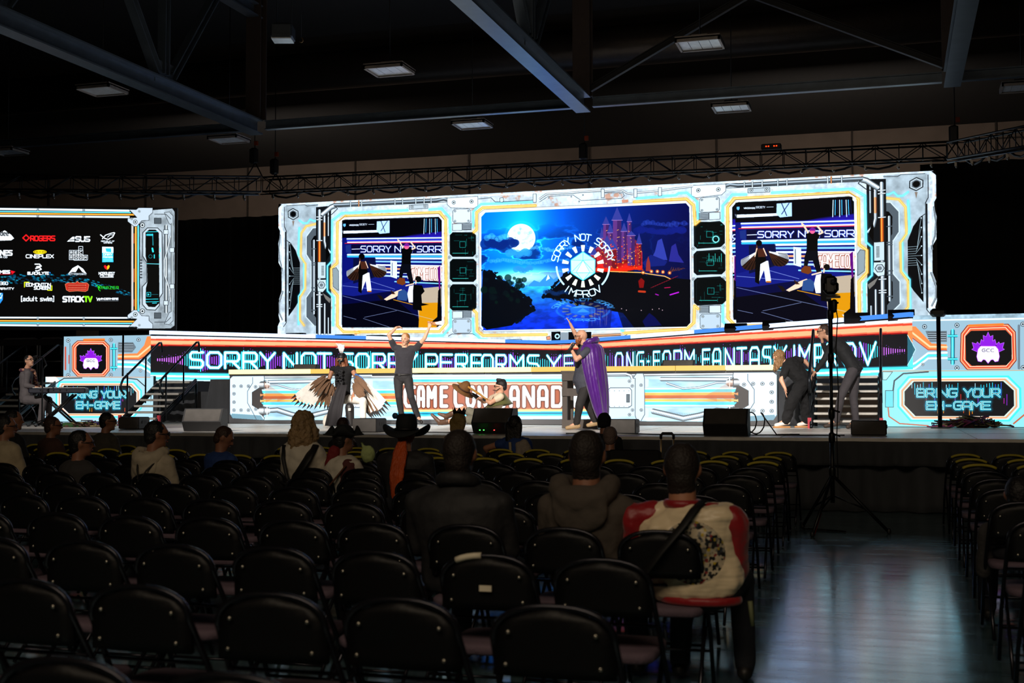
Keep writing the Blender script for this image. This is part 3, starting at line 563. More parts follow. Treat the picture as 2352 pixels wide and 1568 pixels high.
    # emblem
    def emblem(f, al, white=(250, 252, 255), ice=(205, 238, 250), cyan=(70, 215, 245)):
        zf = lambda pts: [z(f(*p))[0] for p in pts]; cx, cy = 812, 724
        for i in range(14):
            t = 2*math.pi*i/14+.0001-math.pi/2; c, s_ = math.cos(t), math.sin(t); r0, r1 = 106, 152
            q = [(cx+c*r0-s_*9, cy+s_*r0+c*9), (cx+c*r1-s_*15, cy+s_*r1+c*15), (cx+c*r1+s_*15, cy+s_*r1-c*15), (cx+c*r0+s_*9, cy+s_*r0-c*9)]
            cv.poly(zf(q), (255, 250, 224) if al == 1 else (214, 180, 110), al)
        hx = [(812, 620), (900, 678), (898, 772), (812, 828), (726, 772), (724, 680)]
        cv.poly(zf(hx), ice, al); cv.poly(zf([(812, 682), (860, 766), (766, 766)]), white, al); cv.poly(zf([(812, 620), (900, 678), (812, 682), (724, 680)]), (188, 226, 246), al*.8)
        for a, b in (((812, 620), (812, 682)), ((812, 682), (724, 680)), ((812, 682), (900, 678)), ((812, 682), (726, 772)), ((812, 682), (898, 772)), ((726, 772), (898, 772)), ((726, 772), (812, 828)), ((898, 772), (812, 828)), ((812, 682), (766, 766)), ((812, 682), (860, 766)), ((766, 770), (812, 828)), ((860, 770), (812, 828))):
            cv.line(zf([a, b]), .9, cyan, al)
        cv.line(zf(hx+hx[:1]), 1.5, cyan, al)
        for a0, a1 in ((178, 137), (2, 43)):
            cv.line(zf([(cx+190*math.cos(math.radians(a0+(a1-a0)*i/12)), cy+190*math.sin(math.radians(a0+(a1-a0)*i/12))) for i in range(13)]), 4.4, ice, al)
        def arc(txt, a0, a1, r, hgt, wd, up=1):
            n = len(txt)
            for i, ch in enumerate(txt):
                a = math.radians(a0+(a1-a0)*(i+.5)/n); 
                if ch not in GL: continue
                gw = wd*(.3 if ch == 'I' else 1)
                for st in GL[ch]:
                    q = []
                    for px, py in st:
                        lx = (px-.5)*gw; ly = (py-.5)*hgt; rr = r-ly*up
                        q.append((cx+rr*math.cos(a)-lx*math.sin(a)*up, cy+rr*math.sin(a)+lx*math.cos(a)*up))
                    cv.line(zf(q), 3.0, cyan, al*.6, 1.5); cv.line(zf(q), 2.1, white, al)
        arc('SORRY NOT SORRY', 190, 350, 208, 46, 36); arc('IMPROV', 132, 50, 200, 46, 42, -1)
    emblem(lambda x, y: (x, y), 1.0)
    emblem(lambda x, y: (x+math.sin(y*.2)*2, 1040+(y-724)*.36*1.0), .42, (120, 200, 240), (60, 150, 220), (40, 130, 220))
    # centre frame details
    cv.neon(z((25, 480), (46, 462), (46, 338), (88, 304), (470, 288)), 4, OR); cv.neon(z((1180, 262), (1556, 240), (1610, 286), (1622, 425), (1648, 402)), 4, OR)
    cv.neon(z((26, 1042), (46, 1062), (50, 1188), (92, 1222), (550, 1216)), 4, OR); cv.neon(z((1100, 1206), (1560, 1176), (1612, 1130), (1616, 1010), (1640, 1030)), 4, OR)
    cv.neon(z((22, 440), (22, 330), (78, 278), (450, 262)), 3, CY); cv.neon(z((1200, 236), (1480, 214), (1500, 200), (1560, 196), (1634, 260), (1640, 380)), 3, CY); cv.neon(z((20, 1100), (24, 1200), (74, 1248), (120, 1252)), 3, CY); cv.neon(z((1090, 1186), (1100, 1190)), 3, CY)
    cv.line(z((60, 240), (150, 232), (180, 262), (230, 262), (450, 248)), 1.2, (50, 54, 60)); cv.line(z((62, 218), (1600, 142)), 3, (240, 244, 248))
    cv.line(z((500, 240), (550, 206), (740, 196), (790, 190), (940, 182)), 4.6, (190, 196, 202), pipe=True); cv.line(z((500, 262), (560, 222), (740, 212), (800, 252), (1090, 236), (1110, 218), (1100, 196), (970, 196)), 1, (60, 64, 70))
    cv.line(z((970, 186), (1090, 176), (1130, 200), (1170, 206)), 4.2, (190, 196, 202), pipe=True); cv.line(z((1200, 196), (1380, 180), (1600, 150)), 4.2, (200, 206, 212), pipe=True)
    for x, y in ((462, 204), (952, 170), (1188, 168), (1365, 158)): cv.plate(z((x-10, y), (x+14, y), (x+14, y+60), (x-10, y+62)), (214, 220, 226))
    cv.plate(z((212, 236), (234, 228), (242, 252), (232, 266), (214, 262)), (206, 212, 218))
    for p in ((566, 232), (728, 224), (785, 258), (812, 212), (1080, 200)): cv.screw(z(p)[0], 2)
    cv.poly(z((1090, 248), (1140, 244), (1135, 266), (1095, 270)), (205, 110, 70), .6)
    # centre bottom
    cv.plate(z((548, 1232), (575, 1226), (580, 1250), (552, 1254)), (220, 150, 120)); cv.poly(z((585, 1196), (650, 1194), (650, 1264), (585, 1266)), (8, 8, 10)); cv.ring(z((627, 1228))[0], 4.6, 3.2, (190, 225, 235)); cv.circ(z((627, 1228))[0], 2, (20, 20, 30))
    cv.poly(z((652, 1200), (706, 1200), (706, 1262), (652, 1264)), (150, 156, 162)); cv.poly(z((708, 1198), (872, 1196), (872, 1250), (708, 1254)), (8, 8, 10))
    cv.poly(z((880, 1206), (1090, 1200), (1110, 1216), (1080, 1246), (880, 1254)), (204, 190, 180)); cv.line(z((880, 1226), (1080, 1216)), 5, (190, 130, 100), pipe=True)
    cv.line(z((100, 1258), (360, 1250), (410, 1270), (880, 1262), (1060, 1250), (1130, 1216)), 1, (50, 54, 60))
    # chamfered right / left outer corner black on mirrored side is inherited
    return pan
# ================= left sponsor screen
_hd = math.radians(23.6); _c = planpt(403, 99.5); SA = (_c[0]-5.2*math.cos(_hd), _c[1]-5.2*math.sin(_hd)); SB = _c
def draw_left():
    za = float(PL(200, 474, SA, SB)[2]); zb = float(PL(200, 758, SA, SB)[2])
    pan = Panel(SA, SB, zb, za, 150); cv = pan.cv; z = zz(0, 440, 2.703)
    cv.poly([(0, 0), (cv.w, 0), (cv.w, cv.h), (0, cv.h)], (7, 7, 9), raw=True)
    for y0, y1 in (((98), (112)), ((778), (776))): pass
    for a, b, w, c in (((-230, 104), (800, 118), 5, (225, 230, 235)), ((-230, 121), (810, 130), 3, (120, 220, 245)), ((-230, 133), (830, 143), 4, (245, 170, 70)), ((-230, 148), (800, 158), 5, (214, 218, 224)),
                       ((-230, 781), (800, 783), 4, (225, 230, 235)), ((-230, 800), (840, 806), 4, (245, 170, 70)), ((-230, 813), (820, 818), 3, (120, 220, 245)), ((-230, 826), (840, 834), 5, (214, 218, 224))): cv.line(z(a, b), w, c)
    for x in (235, 520): cv.screw(z((x, 112+x*.004))[0], 3); cv.screw(z((x, 149+x*.012))[0], 3); cv.screw(z((x, 788))[0], 3); cv.screw(z((x, 826))[0], 3)
    cv.line(z((822, 200), (822, 740)), 5, (200, 190, 184)); cv.line(z((843, 210), (843, 740)), 4.4, (246, 176, 84)); cv.line(z((858, 210), (858, 740)), 3.6, (120, 222, 245)); cv.line(z((832, 260), (832, 320)), 1.6, (200, 90, 50)); cv.line(z((832, 480), (832, 560)), 1.6, (210, 110, 70)); cv.line(z((832, 670), (832, 710)), 1.6, (190, 80, 50))
    cv.poly(z((868, 120), (1070, 105), (1084, 125), (1084, 830), (1060, 848), (850, 852), (868, 700)), (170, 174, 178))
    g = fbm(cv.h, cv.w, 26, 4, 9); x0 = int(cv.T(*z((866, 400))[0])[0]); cv.a[:, x0:] *= (.72+.5*g[:, x0:])[..., None]
    for sy, o in ((1, 0), (-1, 950)):
        q = lambda *p: z(*[(x, y if sy == 1 else o-y) for x, y in p])
        cv.plate(q((800, 110), (845, 112), (860, 100), (948, 100), (948, 130), (925, 150), (925, 178), (880, 180), (850, 216), (832, 216), (792, 185), (792, 165), (850, 160)), (196, 200, 206))
        cv.screw(q((840, 188))[0], 5); cv.screw(q((865, 122))[0], 2.6); cv.screw(q((884, 208))[0], 6); cv.screw(q((818, 168))[0], 3)
        cv.plate(q((958, 164), (1000, 164), (1000, 198), (958, 198)), (96, 100, 104)); cv.plate(q((1020, 130), (1050, 125), (1075, 150), (1075, 210), (1050, 200)), (182, 186, 190)); cv.screw(q((1058, 126))[0], 2.4)
        cv.line(q((960, 140), (1030, 140), (1060, 170)), 1.2, (60, 62, 66))
    P = [(886, 255), (915, 225), (978, 225), (1006, 252), (1010, 630), (990, 660), (990, 705), (965, 735), (912, 732), (884, 700), (884, 590), (912, 560), (912, 440), (886, 400)]
    cv.poly(z(*P), (196, 200, 204)); cv.line(z(*P), 1.6, (50, 52, 56), closed=True)
    cv.poly(z((904, 255), (925, 236), (966, 236), (986, 256), (990, 690), (962, 716), (922, 714), (904, 690), (906, 600), (916, 560), (914, 440), (904, 400)), (3, 8, 10))
    TQ = (70, 225, 235)
    cv.line(z((908, 250), (980, 248)), 1.4, TQ); cv.line(z((914, 268), (944, 268)), 5, TQ, .8); cv.line(z((948, 262), (950, 332)), 2, TQ, .7); cv.line(z((946, 352), (950, 372)), 4, TQ); cv.line(z((958, 392), (958, 412)), 2.4, TQ); cv.ring(z((934, 402))[0], 4, .9, TQ, .7); cv.line(z((988, 390), (990, 412)), 1.6, TQ); cv.line(z((912, 447), (992, 449)), 1.4, (140, 245, 250)); cv.line(z((992, 350), (994, 372)), 1.2, TQ)
    cv.line(z((912, 625), (936, 625), (936, 650), (912, 650)), 1, TQ, closed=True); cv.circ(z((922, 638))[0], 2, TQ); cv.line(z((940, 638), (982, 638)), .8, TQ, .7); cv.line(z((906, 668), (982, 666)), 1.4, TQ); cv.line(z((906, 684), (986, 682)), 1.4, TQ); cv.line(z((946, 692), (972, 691)), 1.6, TQ)
    for y in range(425, 545, 18): cv.circ(z((875, y))[0], 1.8, (40, 42, 46)); cv.line(z((872, y), (884, y)), 1, (60, 62, 66))
    cv.line(z((1030, 215), (1030, 745)), 8, (150, 154, 158), pipe=True); cv.line(z((1068, 200), (1068, 740)), 5, (150, 154, 158), pipe=True); cv.line(z((1058, 280), (1040, 360), (1020, 430), (1022, 520), (1050, 600), (1058, 680)), 3.6, (190, 194, 198), pipe=True)
    for x, y in ((1030, 250), (1030, 690), (1068, 362), (1068, 588)): cv.plate(z((x-14, y-14), (x+14, y-14), (x+14, y+14), (x-14, y+14)), (205, 208, 212))
    # cyan block ribbon
    rs = random.Random(2)
    for i in range(190):
        x = rs.uniform(0, 800); t = x/800; yc = 555-26*math.sin(t*3.6+.2)+max(0, t-.6)*150; wdt = 24+6*math.sin(x*.02); y = yc+rs.uniform(-wdt, wdt)*(.6 if t > .8 else 1)
        cv.poly(z((x, y), (x+16, y+3*t*2), (x+16, y+9), (x, y+7)), rs.choice([(18, 130, 160), (12, 90, 120), (30, 170, 195), (10, 60, 84)]), .75)
    WT = (245, 246, 250)
    def tx(t, x0, y0, x1, y1, w, c=WT, **k): a = z((x0, y0))[0]; b = z((x1, y1))[0]; cv.text(t, a[0], a[1], b[0], b[1], w, c, **k)
    cv.poly(z((-20, 262), (30, 240), (70, 268), (88, 290), (70, 302), (-20, 305)), WT); tx('dee', 2, 244, 54, 272, 1.7, (10, 10, 12))
    tx('NES', 4, 366, 74, 394, 3.4); tx('A CO', 2, 402, 44, 411, 1.3); tx('MES', 0, 490, 60, 508, 2.6); cv.poly(z((66, 488), (96, 496), (80, 510), (68, 506)), (230, 30, 50)); cv.line(z((-5, 512), (80, 512)), 1.2, (230, 30, 50)); tx('360', 0, 560, 48, 578, 1.8); tx('RAVITY', -4, 596, 86, 608, 1.7)
    cv.poly(z((-16, 628), (18, 628), (18, 670), (0, 696), (-16, 700)), (60, 150, 225)); cv.line(z((-10, 640), (6, 664), (14, 640)), 1.6, WT); tx('T', -2, 630, 8, 642, 1.2)
    cv.line(z((142, 287), (162, 268), (182, 287), (162, 306)), 3, (235, 40, 44), closed=True); tx('ROGERS', 190, 276, 340, 304, 3, (240, 44, 46), gap=.25)
    cv.poly(z((415, 310), (450, 279), (462, 279), (462, 310)), WT); cv.line(z((432, 300), (462, 298)), 1.2, (7, 7, 9)); tx('SUS', 470, 280, 556, 308, 3.4, gap=.2); cv.line(z((470, 294), (556, 293)), .8, (7, 7, 9))
    cv.line(z((636, 292), (655, 270), (690, 258), (708, 254)), 2.4, WT); cv.line(z((624, 268), (650, 290), (672, 296), (700, 280), (712, 256)), 2.6, WT); cv.line(z((668, 282), (684, 268), (700, 268)), 1.6, WT); tx('REPUBLIC OF', 628, 304, 710, 311, .9); tx('GAMERS', 644, 314, 696, 321, .9)
    for r in (40, 28, 14): cv.line(z(*[(248+r*math.cos(t*.33), 374+r*.28*math.sin(t*.33)) for t in range(20)]), 1.5, (250, 216, 30))
    cv.poly(z(*[(248+40*math.cos(t*.33), 374+12*math.sin(t*.33)) for t in range(20)]), (250, 216, 30), .45); tx('CINEPLEX', 162, 391, 332, 411, 2.1, gap=.24)
    for i in range(4):
        for j, rows_ in enumerate(('REC', 'ROOM')):
            if i < len(rows_):
                x = 430+i*29; y = 364+j*30; cv.line(z((x, y), (x+27, y), (x+27, y+28), (x, y+28)), 1.2, WT, closed=True); tx(rows_[i], x+8, y+7, x+19, y+21, 1.5)
    cv.line(z((488, 340), (514, 340), (514, 364), (488, 364)), 1.2, WT, closed=True); cv.line(z((496, 354), (506, 354)), 1.4, WT); cv.line(z((458, 426), (542, 426)), 1, WT)
    cv.poly(z((634, 342), (704, 342), (704, 438), (634, 438)), (60, 190, 225)); cv.poly(z((634, 342), (704, 342), (704, 380), (634, 380)), (240, 248, 252)); cv.poly(z((655, 352), (690, 352), (690, 376), (660, 372)), (60, 190, 225)); tx('DAIRY', 642, 384, 698, 396, 1.3); tx('FARMERS', 640, 402, 700, 411, 1); cv.line(z((640, 420), (698, 420)), 1, WT, .7); cv.line(z((640, 430), (698, 430)), 1, WT, .7)
    cv.line(z((218, 450), (245, 450), (256, 462), (228, 466)), 3, WT); cv.line(z((222, 476), (246, 470), (256, 482), (232, 492), (222, 490)), 3, WT); tx('BLACKLYTE', 172, 499, 302, 514, 2, gap=.22); cv.circ(z((310, 503))[0], 1.6, (60, 150, 235))
    cv.poly(z((424, 508), (450, 474), (484, 456), (516, 478), (540, 512), (510, 498), (488, 470), (470, 500), (450, 498)), WT); tx('PETTYMONTERATE', 424, 506, 536, 517, 1, (205, 208, 212))
    cv.poly(z((644, 462), (652, 454), (664, 464), (664, 486), (650, 476)), (225, 40, 50)); cv.poly(z((664, 464), (674, 454), (682, 462), (676, 478), (664, 486)), (250, 190, 40)); tx('NORQUEST', 614, 500, 712, 514, 1.7, gap=.24); tx('COLLEGE', 622, 518, 704, 531, 1.6, gap=.24)
    tx('EDMONTON', 162, 568, 314, 587, 1.9, gap=.24); tx('SCREEN', 212, 588, 312, 606, 2.2, gap=.22); cv.line(z((152, 592), (152, 562), (180, 562)), 2.2, (225, 230, 40)); cv.line(z((296, 612), (322, 612), (322, 584)), 2.2, (225, 230, 40))
    cv.poly(z((404, 575), (420, 566), (470, 566), (480, 555), (490, 566), (540, 566), (552, 578), (545, 612), (530, 620), (480, 616), (430, 620), (412, 610)), (190, 60, 46)); cv.line(z((404, 575), (420, 566), (470, 566), (480, 555), (490, 566), (540, 566), (552, 578), (545, 612), (530, 620), (480, 616), (430, 620), (412, 610)), 1, (235, 150, 110), closed=True)
    for y in (580, 596, 608): cv.line(z((424, y), (534, y)), 1.4, (240, 180, 140), .7)
    for i in range(12): cv.line(z((424+i*9, 574), (430+i*9, 612)), .8, (110, 20, 20), .7)
    tx('RAZER', 638, 588, 736, 604, 1.3, (60, 205, 50), gap=.5); cv.line(z((600, 580), (614, 590), (612, 606), (622, 616)), 1.8, (60, 205, 50)); cv.line(z((606, 596), (620, 584), (632, 590), (626, 604)), 1.6, (60, 205, 50)); cv.circ(z((616, 596))[0], 2.2, (60, 205, 50))
    tx('[adult swim]', 130, 652, 336, 678, 2.2, gap=.26); tx('STACK', 392, 652, 518, 682, 3.8, gap=.24); tx('TV', 524, 652, 570, 682, 3.8, (150, 230, 40), gap=.2)
    tx('WINDERMERE', 616, 660, 734, 670, 1.5, gap=.24); cv.line(z((600, 658), (606, 674), (612, 662), (618, 674)), 1.8, WT); cv.line(z((600, 677), (734, 677)), 1, WT, .7)
    return pan
# ================= banner (two wings of a shallow V) + flanks
def band(cv, lo, hi, cols):  # lo/hi: lists of photo points (top edge, bottom edge) ; cols: (t0,t1,colour)
    for t0, t1, c in cols:
        cv.poly([(a[0]*(1-t0)+b[0]*t0, a[1]*(1-t0)+b[1]*t0) for a, b in zip(lo, hi)]+[(a[0]*(1-t1)+b[0]*t1, a[1]*(1-t1)+b[1]*t1) for a, b in zip(lo, hi)][::-1], c)
def yl(x, what):  # banner lines across the V
    T = {'top': [(345, 771), (1290, 781), (2098, 727)], 'or0': [(345, 776), (1290, 789), (2098, 738)], 'or1': [(345, 794), (1290, 804), (2098, 765)], 'st1': [(345, 853), (1290, 866), (2098, 838)], 'bot': [(345, 873), (1290, 885), (2098, 862)],
         'tt': [(430, 808.5), (1290, 816.5), (2015, 786)], 'tb': [(430, 843), (1290, 854), (2015, 836)]}[what]
    return float(np.interp(x, [p[0] for p in T], [p[1] for p in T]))
LET = [('S', 435, 468), ('O', 474, 510), ('R', 515, 551), ('R', 557, 592), ('Y', 596, 633), ('N', 650, 684), ('O', 691, 727), ('T', 728, 762), ('S', 780, 812), ('O', 816, 849), ('R', 854, 886), ('R', 891, 923), ('Y', 926, 960), ('P', 976, 1006), ('E', 1010, 1040), ('R', 1045, 1075), ('F', 1081, 1106), ('O', 1105, 1134), ('R', 1138, 1164), ('M', 1170, 1204), ('S', 1210, 1239), ('Y', 1255, 1289), ('E', 1294, 1320), ('L', 1382, 1404), ('O', 1412, 1432), ('N', 1438, 1456), ('G', 1461, 1480), ('-', 1484, 1494), ('F', 1499, 1517), ('O', 1521, 1542), ('R', 1546, 1567), ('M', 1571, 1596), ('F', 1612, 1632), ('A', 1636, 1657), ('N', 1664, 1688), ('T', 1691, 1716), ('A', 1721, 1745), ('S', 1750, 1772), ('Y', 1776, 1808), ('I', 1820, 1828), ('M', 1834, 1862), ('P', 1869, 1892), ('R', 1898, 1924), ('O', 1934, 1966), ('V', 1973, 2013)]
def draw_banner(pan, xa, xb, s0, s1):
    cv = pan.cv; xs = list(np.linspace(xa, xb, 9)); L = lambda k, o=0: [(x, yl(x, k)+o) for x in xs]
    cv.poly([(0, 0), (cv.w, 0), (cv.w, cv.h), (0, cv.h)], (26, 27, 31), raw=True)
    band(cv, L('top'), L('or0'), [(0, 1.05, (236, 240, 250))])
    band(cv, L('or0'), L('or1'), [(0, .1, (240, 190, 176)), (.1, .28, (226, 84, 58)), (.28, .75, (252, 178, 134)), (.75, .88, (235, 110, 80)), (.88, 1.0, (170, 24, 26))])
    band(cv, L('or1'), L('st1'), [(0, 1, (34, 30, 34))])
    band(cv, L('st1'), L('bot'), [(0, .1, (60, 120, 130)), (.1, .35, (90, 222, 240)), (.35, .6, (225, 248, 252)), (.6, .85, (110, 226, 244)), (.85, 1, (206, 230, 236))])
    rs = random.Random(int(xa)); x = s0; 
    TQ = (84, 232, 240); PU = (186, 92, 250)
    while x < s1:
        tm = (yl(x, 'or1')+yl(x, 'st1'))/2+2; e = abs(math.sin(x*.031)+.6*math.sin(x*.083+1))*.5
        end = min((x-s0)/95, (s1-x)/95) if (s0 < 500 or s1 > 2000) else 1
        if s0 < 500 and (x-s0) < 95: a = 2+18*((x-s0)/95)**1.6
        elif s1 > 2000 and (s1-x) < 95: a = 2+18*((s1-x)/95)**1.6
        else: a = 6+20*e+rs.uniform(-3, 5)
        a = min(a, 26); c = PU if ((s0 < 500 and x-s0 < 62) or (s1 > 2000 and s1-x < 62)) else (TQ if math.sin(x*.047+.5) > -.25 else PU)
        if (s0 < 500 and x-s0 < 75) or (s1 > 2000 and s1-x < 75): c = (232, 130, 255) if c == PU else c
        cv.line([(x, tm-a*1.05), (x, tm+a)], 2.3, c, .92)
        if rs.random() < .5: cv.circ((x, tm-a*1.05-rs.uniform(3, 7)), .8, PU, .9, 8)
        if rs.random() < .4: cv.circ((x, tm+a+rs.uniform(3, 6)), .8, PU, .9, 8)
        x += 5.2
    for ch, a, b in LET:
        if b < xa-2 or a > xb+2: continue
        f = lambda px, py: (px, yl(px, 'tt')*(1-py)+yl(px, 'tb')*py)
        for st in GL[ch]:
            q = [(a+2+p[0]*(b-a-4), p[1]) for p in st]; q = [f(*p) for p in q]
            cv.line(q, 8.6, (44, 200, 226), .55, 3); cv.line(q, 6.4, (90, 222, 240), 1, 1)
        for st in GL[ch]:
            q = [f(a+2+p[0]*(b-a-4), p[1]) for p in st]; cv.line(q, 4.6, (238, 250, 252), 1, .9)
def gcc(cv, z, c, r):  # purple maple crest over a white pad shape, z-units
    cx, cy = c; f = lambda pts: z(*[(cx+x*r, cy+y*r) for x, y in pts])
    leaf = [(0, -1.0), (.12, -.72), (.3, -.8), (.28, -.45), (.42, -.55), (.5, -.25), (.66, -.4), (.72, -.28), (.98, -.36), (.88, -.02), (1.0, .06), (.7, .2), (.5, .25), (-.5, .25), (-.7, .2), (-1.0, .06), (-.88, -.02), (-.98, -.36), (-.72, -.28), (-.66, -.4), (-.5, -.25), (-.42, -.55), (-.28, -.45), (-.3, -.8), (-.12, -.72)]
    pad = [(-.46, -.14), (.46, -.14), (.62, .05), (.7, .5), (.62, .78), (.42, .82), (.3, .68), (.18, .7), (0, .92), (-.18, .7), (-.3, .68), (-.42, .82), (-.62, .78), (-.7, .5), (-.62, .05)]
    cv.poly(f(leaf), (148, 40, 196)); cv.line(f(leaf), .9, (206, 130, 240), closed=True); cv.line(f([(-.5, -.2), (-.25, .1)]), 1, (24, 20, 26)); cv.line(f([(.5, -.2), (.25, .1)]), 1, (24, 20, 26))
    cv.poly(f(pad), (250, 240, 255)); cv.line(f(pad), 1.1, (186, 80, 230), closed=True)
    a = f([(-.36, .03)])[0]; b = f([(.36, .2)])[0]; cv.text('GCC', a[0], a[1], b[0], b[1], 1.1, (70, 60, 76), gap=.4)
def draw_flank(pan, mir):
    cv = pan.cv
    if mir: z = zz(1560, 380, 2.449)
    else: z = zz(0, 740, 4.356)
    cv.poly([(0, 0), (cv.w, 0), (cv.w, cv.h), (0, cv.h)], (168, 186, 196), raw=True); cv.grunge(3+mir, .22)
    if not mir:
        q = z; sc = 1.0
        cv.poly(q((630, 110), (1580, 110), (1580, 545), (630, 545)), (158, 178, 188)); cv.line(q((630, 124), (1480, 120), (1580, 130)), 3.4, (236, 246, 250))
        cv.poly(q((1470, 140), (1580, 140), (1580, 250), (1500, 310), (1400, 370), (1180, 366), (1180, 318), (1370, 310), (1440, 230)), (244, 140, 84)); cv.line(q((1180, 342), (1380, 340), (1500, 240), (1580, 190)), 4, (255, 200, 160)); cv.line(q((1180, 368), (1390, 370), (1500, 312)), 1.4, (180, 40, 30))
        for y, c in ((395, (225, 250, 252)), (420, (90, 224, 242)), (442, (225, 250, 252))): cv.line(q((1180, y), (1410, y+6), (1490, y+50), (1580, y+110)), 4, c)
        cv.poly(q((1465, 380), (1566, 260), (1566, 480)), (60, 110, 122)); cv.line(q((1465, 380), (1566, 260)), 1.2, (210, 236, 240)); cv.line(q((1465, 380), (1566, 480)), 1.2, (210, 236, 240))
        cv.poly(q((1180, 200), (1330, 200), (1360, 250), (1320, 300), (1180, 300)), (120, 128, 134))
        for y in (212, 230, 248, 266): cv.line(q((1190, y), (1330, y)), 1.3, (30, 32, 36)); cv.line(q((1190, y+6), (1330, y+6)), .8, (225, 230, 234))
        O = [(740, 215), (775, 185), (1045, 185), (1095, 235), (1095, 480), (1045, 540), (775, 540), (720, 480), (720, 240)]
        cv.poly(q(*O), (226, 112, 76)); cv.line(q(*O), 1.4, (120, 40, 30), closed=True)
        for k, c in ((.96, (255, 196, 160)), (.9, (200, 70, 50)), (.86, (255, 220, 196))): cv.line(q(*[(910+(x-910)*k, 362+(y-362)*k) for x, y in O]), 1.6, c, closed=True)
        cv.poly(q((765, 245), (790, 222), (1030, 222), (1058, 250), (1058, 460), (1015, 510), (800, 510), (765, 470)), (30, 28, 30)); gcc(cv, z, (908, 372), 112)
        cv.line(q((1138, 225), (1138, 470)), 8, (90, 210, 232), pipe=True); cv.line(q((1110, 262), (1166, 262)), 5, (80, 220, 240), pipe=True); cv.line(q((1110, 450), (1166, 450)), 5, (80, 220, 240), pipe=True)
        for p in ((682, 182), (1108, 176), (1384, 174), (682, 528), (1108, 526)): cv.screw(z(p)[0], 4.4, (206, 216, 222))
        cv.screw(z((1404, 484))[0], 3.4); cv.line(q((655, 250), (655, 470)), 4, (196, 90, 70)); cv.line(q((690, 330), (690, 410)), 2, (214, 70, 50)); cv.line(q((700, 210), (700, 500)), 1.4, (70, 80, 86)); cv.line(q((840, 175), (1040, 172)), 5, (240, 130, 60))
        # lower "bring your" panel
        cv.poly(q((455, 540), (1600, 545), (1600, 1010), (455, 1010)), (176, 200, 206)); cv.line(q((460, 545), (1500, 550)), 1.6, (206, 150, 120)); cv.poly(q((455, 540), (560, 545), (600, 590), (470, 620)), (226, 214, 206))
        for k, w, c in ((1.13, 3.4, (84, 220, 238)), (1.085, 2.2, (226, 250, 252)), (1.05, 3, (246, 158, 116)), (1.015, 1.6, (255, 214, 190))):
            cv.line(q(*[(985+(x-985)*k, 770+(y-770)*(k+(k-1)*.9)) for x, y in ((640, 632), (1295, 632), (1362, 700), (1362, 840), (1295, 910), (690, 910), (612, 835), (612, 700))]), w, c, closed=True)
        cv.poly(q((640, 632), (1295, 632), (1362, 700), (1362, 840), (1295, 910), (690, 910), (612, 835), (612, 700)), (34, 33, 35))
        cv.line(q((560, 610), (640, 560), (820, 556)), 2, (50, 56, 60)); cv.line(q((1250, 556), (1370, 570), (1450, 640)), 2, (50, 56, 60))
        sx = lambda x: x
        words = (('BRING YOUR', 700, 690, 1255, 752), ('EH-GAME', 765, 795, 1195, 860)); bx0, by0, bx1 = 640, 636, 1340; dk = 905
    else:
        q = z
        cv.poly(q((1280, 865), (2200, 850), (2200, 1150), (1280, 1150)), (158, 178, 188)); cv.line(q((1280, 872), (2200, 856)), 3.4, (236, 246, 250))
        cv.poly(q((1280, 905), (1330, 905), (1420, 1000), (1505, 1006), (1505, 1036), (1400, 1034), (1280, 940)), (244, 140, 84)); cv.line(q((1280, 915), (1410, 1018), (1505, 1020)), 4, (255, 200, 160)); cv.line(q((1280, 945), (1400, 1036), (1505, 1038)), 1.4, (180, 40, 30))
        for y, c in ((1052, (225, 250, 252)), (1066, (90, 224, 242)), (1082, (225, 250, 252))): cv.line(q((1505, y), (1400, y+2), (1330, y+56), (1270, y+84)), 4, c)
        cv.poly(q((1330, 1035), (1285, 955), (1285, 1120)), (60, 110, 122)); cv.line(q((1330, 1035), (1285, 955)), 1.2, (210, 236, 240)); cv.line(q((1330, 1035), (1285, 1120)), 1.2, (210, 236, 240))
        cv.poly(q((1385, 930), (1505, 930), (1505, 992), (1410, 992)), (120, 128, 134))
        for y in (938, 950, 962, 974): cv.line(q((1400, y), (1500, y)), 1.3, (30, 32, 36)); cv.line(q((1400, y+4), (1500, y+4)), .8, (225, 230, 234))
        O = [(1585, 945), (1620, 900), (1850, 892), (1890, 935), (1895, 1095), (1855, 1145), (1620, 1148), (1580, 1100)]
        cv.poly(q(*O), (226, 112, 76)); cv.line(q(*O), 1.4, (120, 40, 30), closed=True)
        for k, c in ((.96, (255, 196, 160)), (.9, (200, 70, 50)), (.86, (255, 220, 196))): cv.line(q(*[(1737+(x-1737)*k, 1022+(y-1022)*k) for x, y in O]), 1.6, c, closed=True)
        cv.poly(q((1610, 960), (1640, 930), (1835, 925), (1868, 960), (1870, 1090), (1840, 1122), (1645, 1125), (1612, 1095)), (30, 28, 30)); gcc(cv, z, (1737, 1028), 92)
        cv.line(q((1538, 930), (1538, 1110)), 9, (90, 210, 232), pipe=True); cv.line(q((1516, 958), (1560, 958)), 6, (80, 220, 240), pipe=True); cv.line(q((1516, 1088), (1560, 1088)), 6, (80, 220, 240), pipe=True)
        for p in ((1380, 906), (1562, 898), (1562, 1138), (1932, 892), (1934, 1136)): cv.screw(z(p)[0], 5.4, (206, 216, 222))
        cv.screw(z((1370, 1118))[0], 3.4); cv.line(q((1910, 900), (1910, 1140)), 5, (120, 130, 138)); cv.line(q((1630, 900), (1820, 893)), 5, (240, 130, 60))
        cv.poly(q((1135, 1150), (2200, 1146), (2200, 1480), (1135, 1480)), (150, 206, 208)); cv.line(q((1140, 1156), (2200, 1150)), 1.6, (206, 150, 120)); 
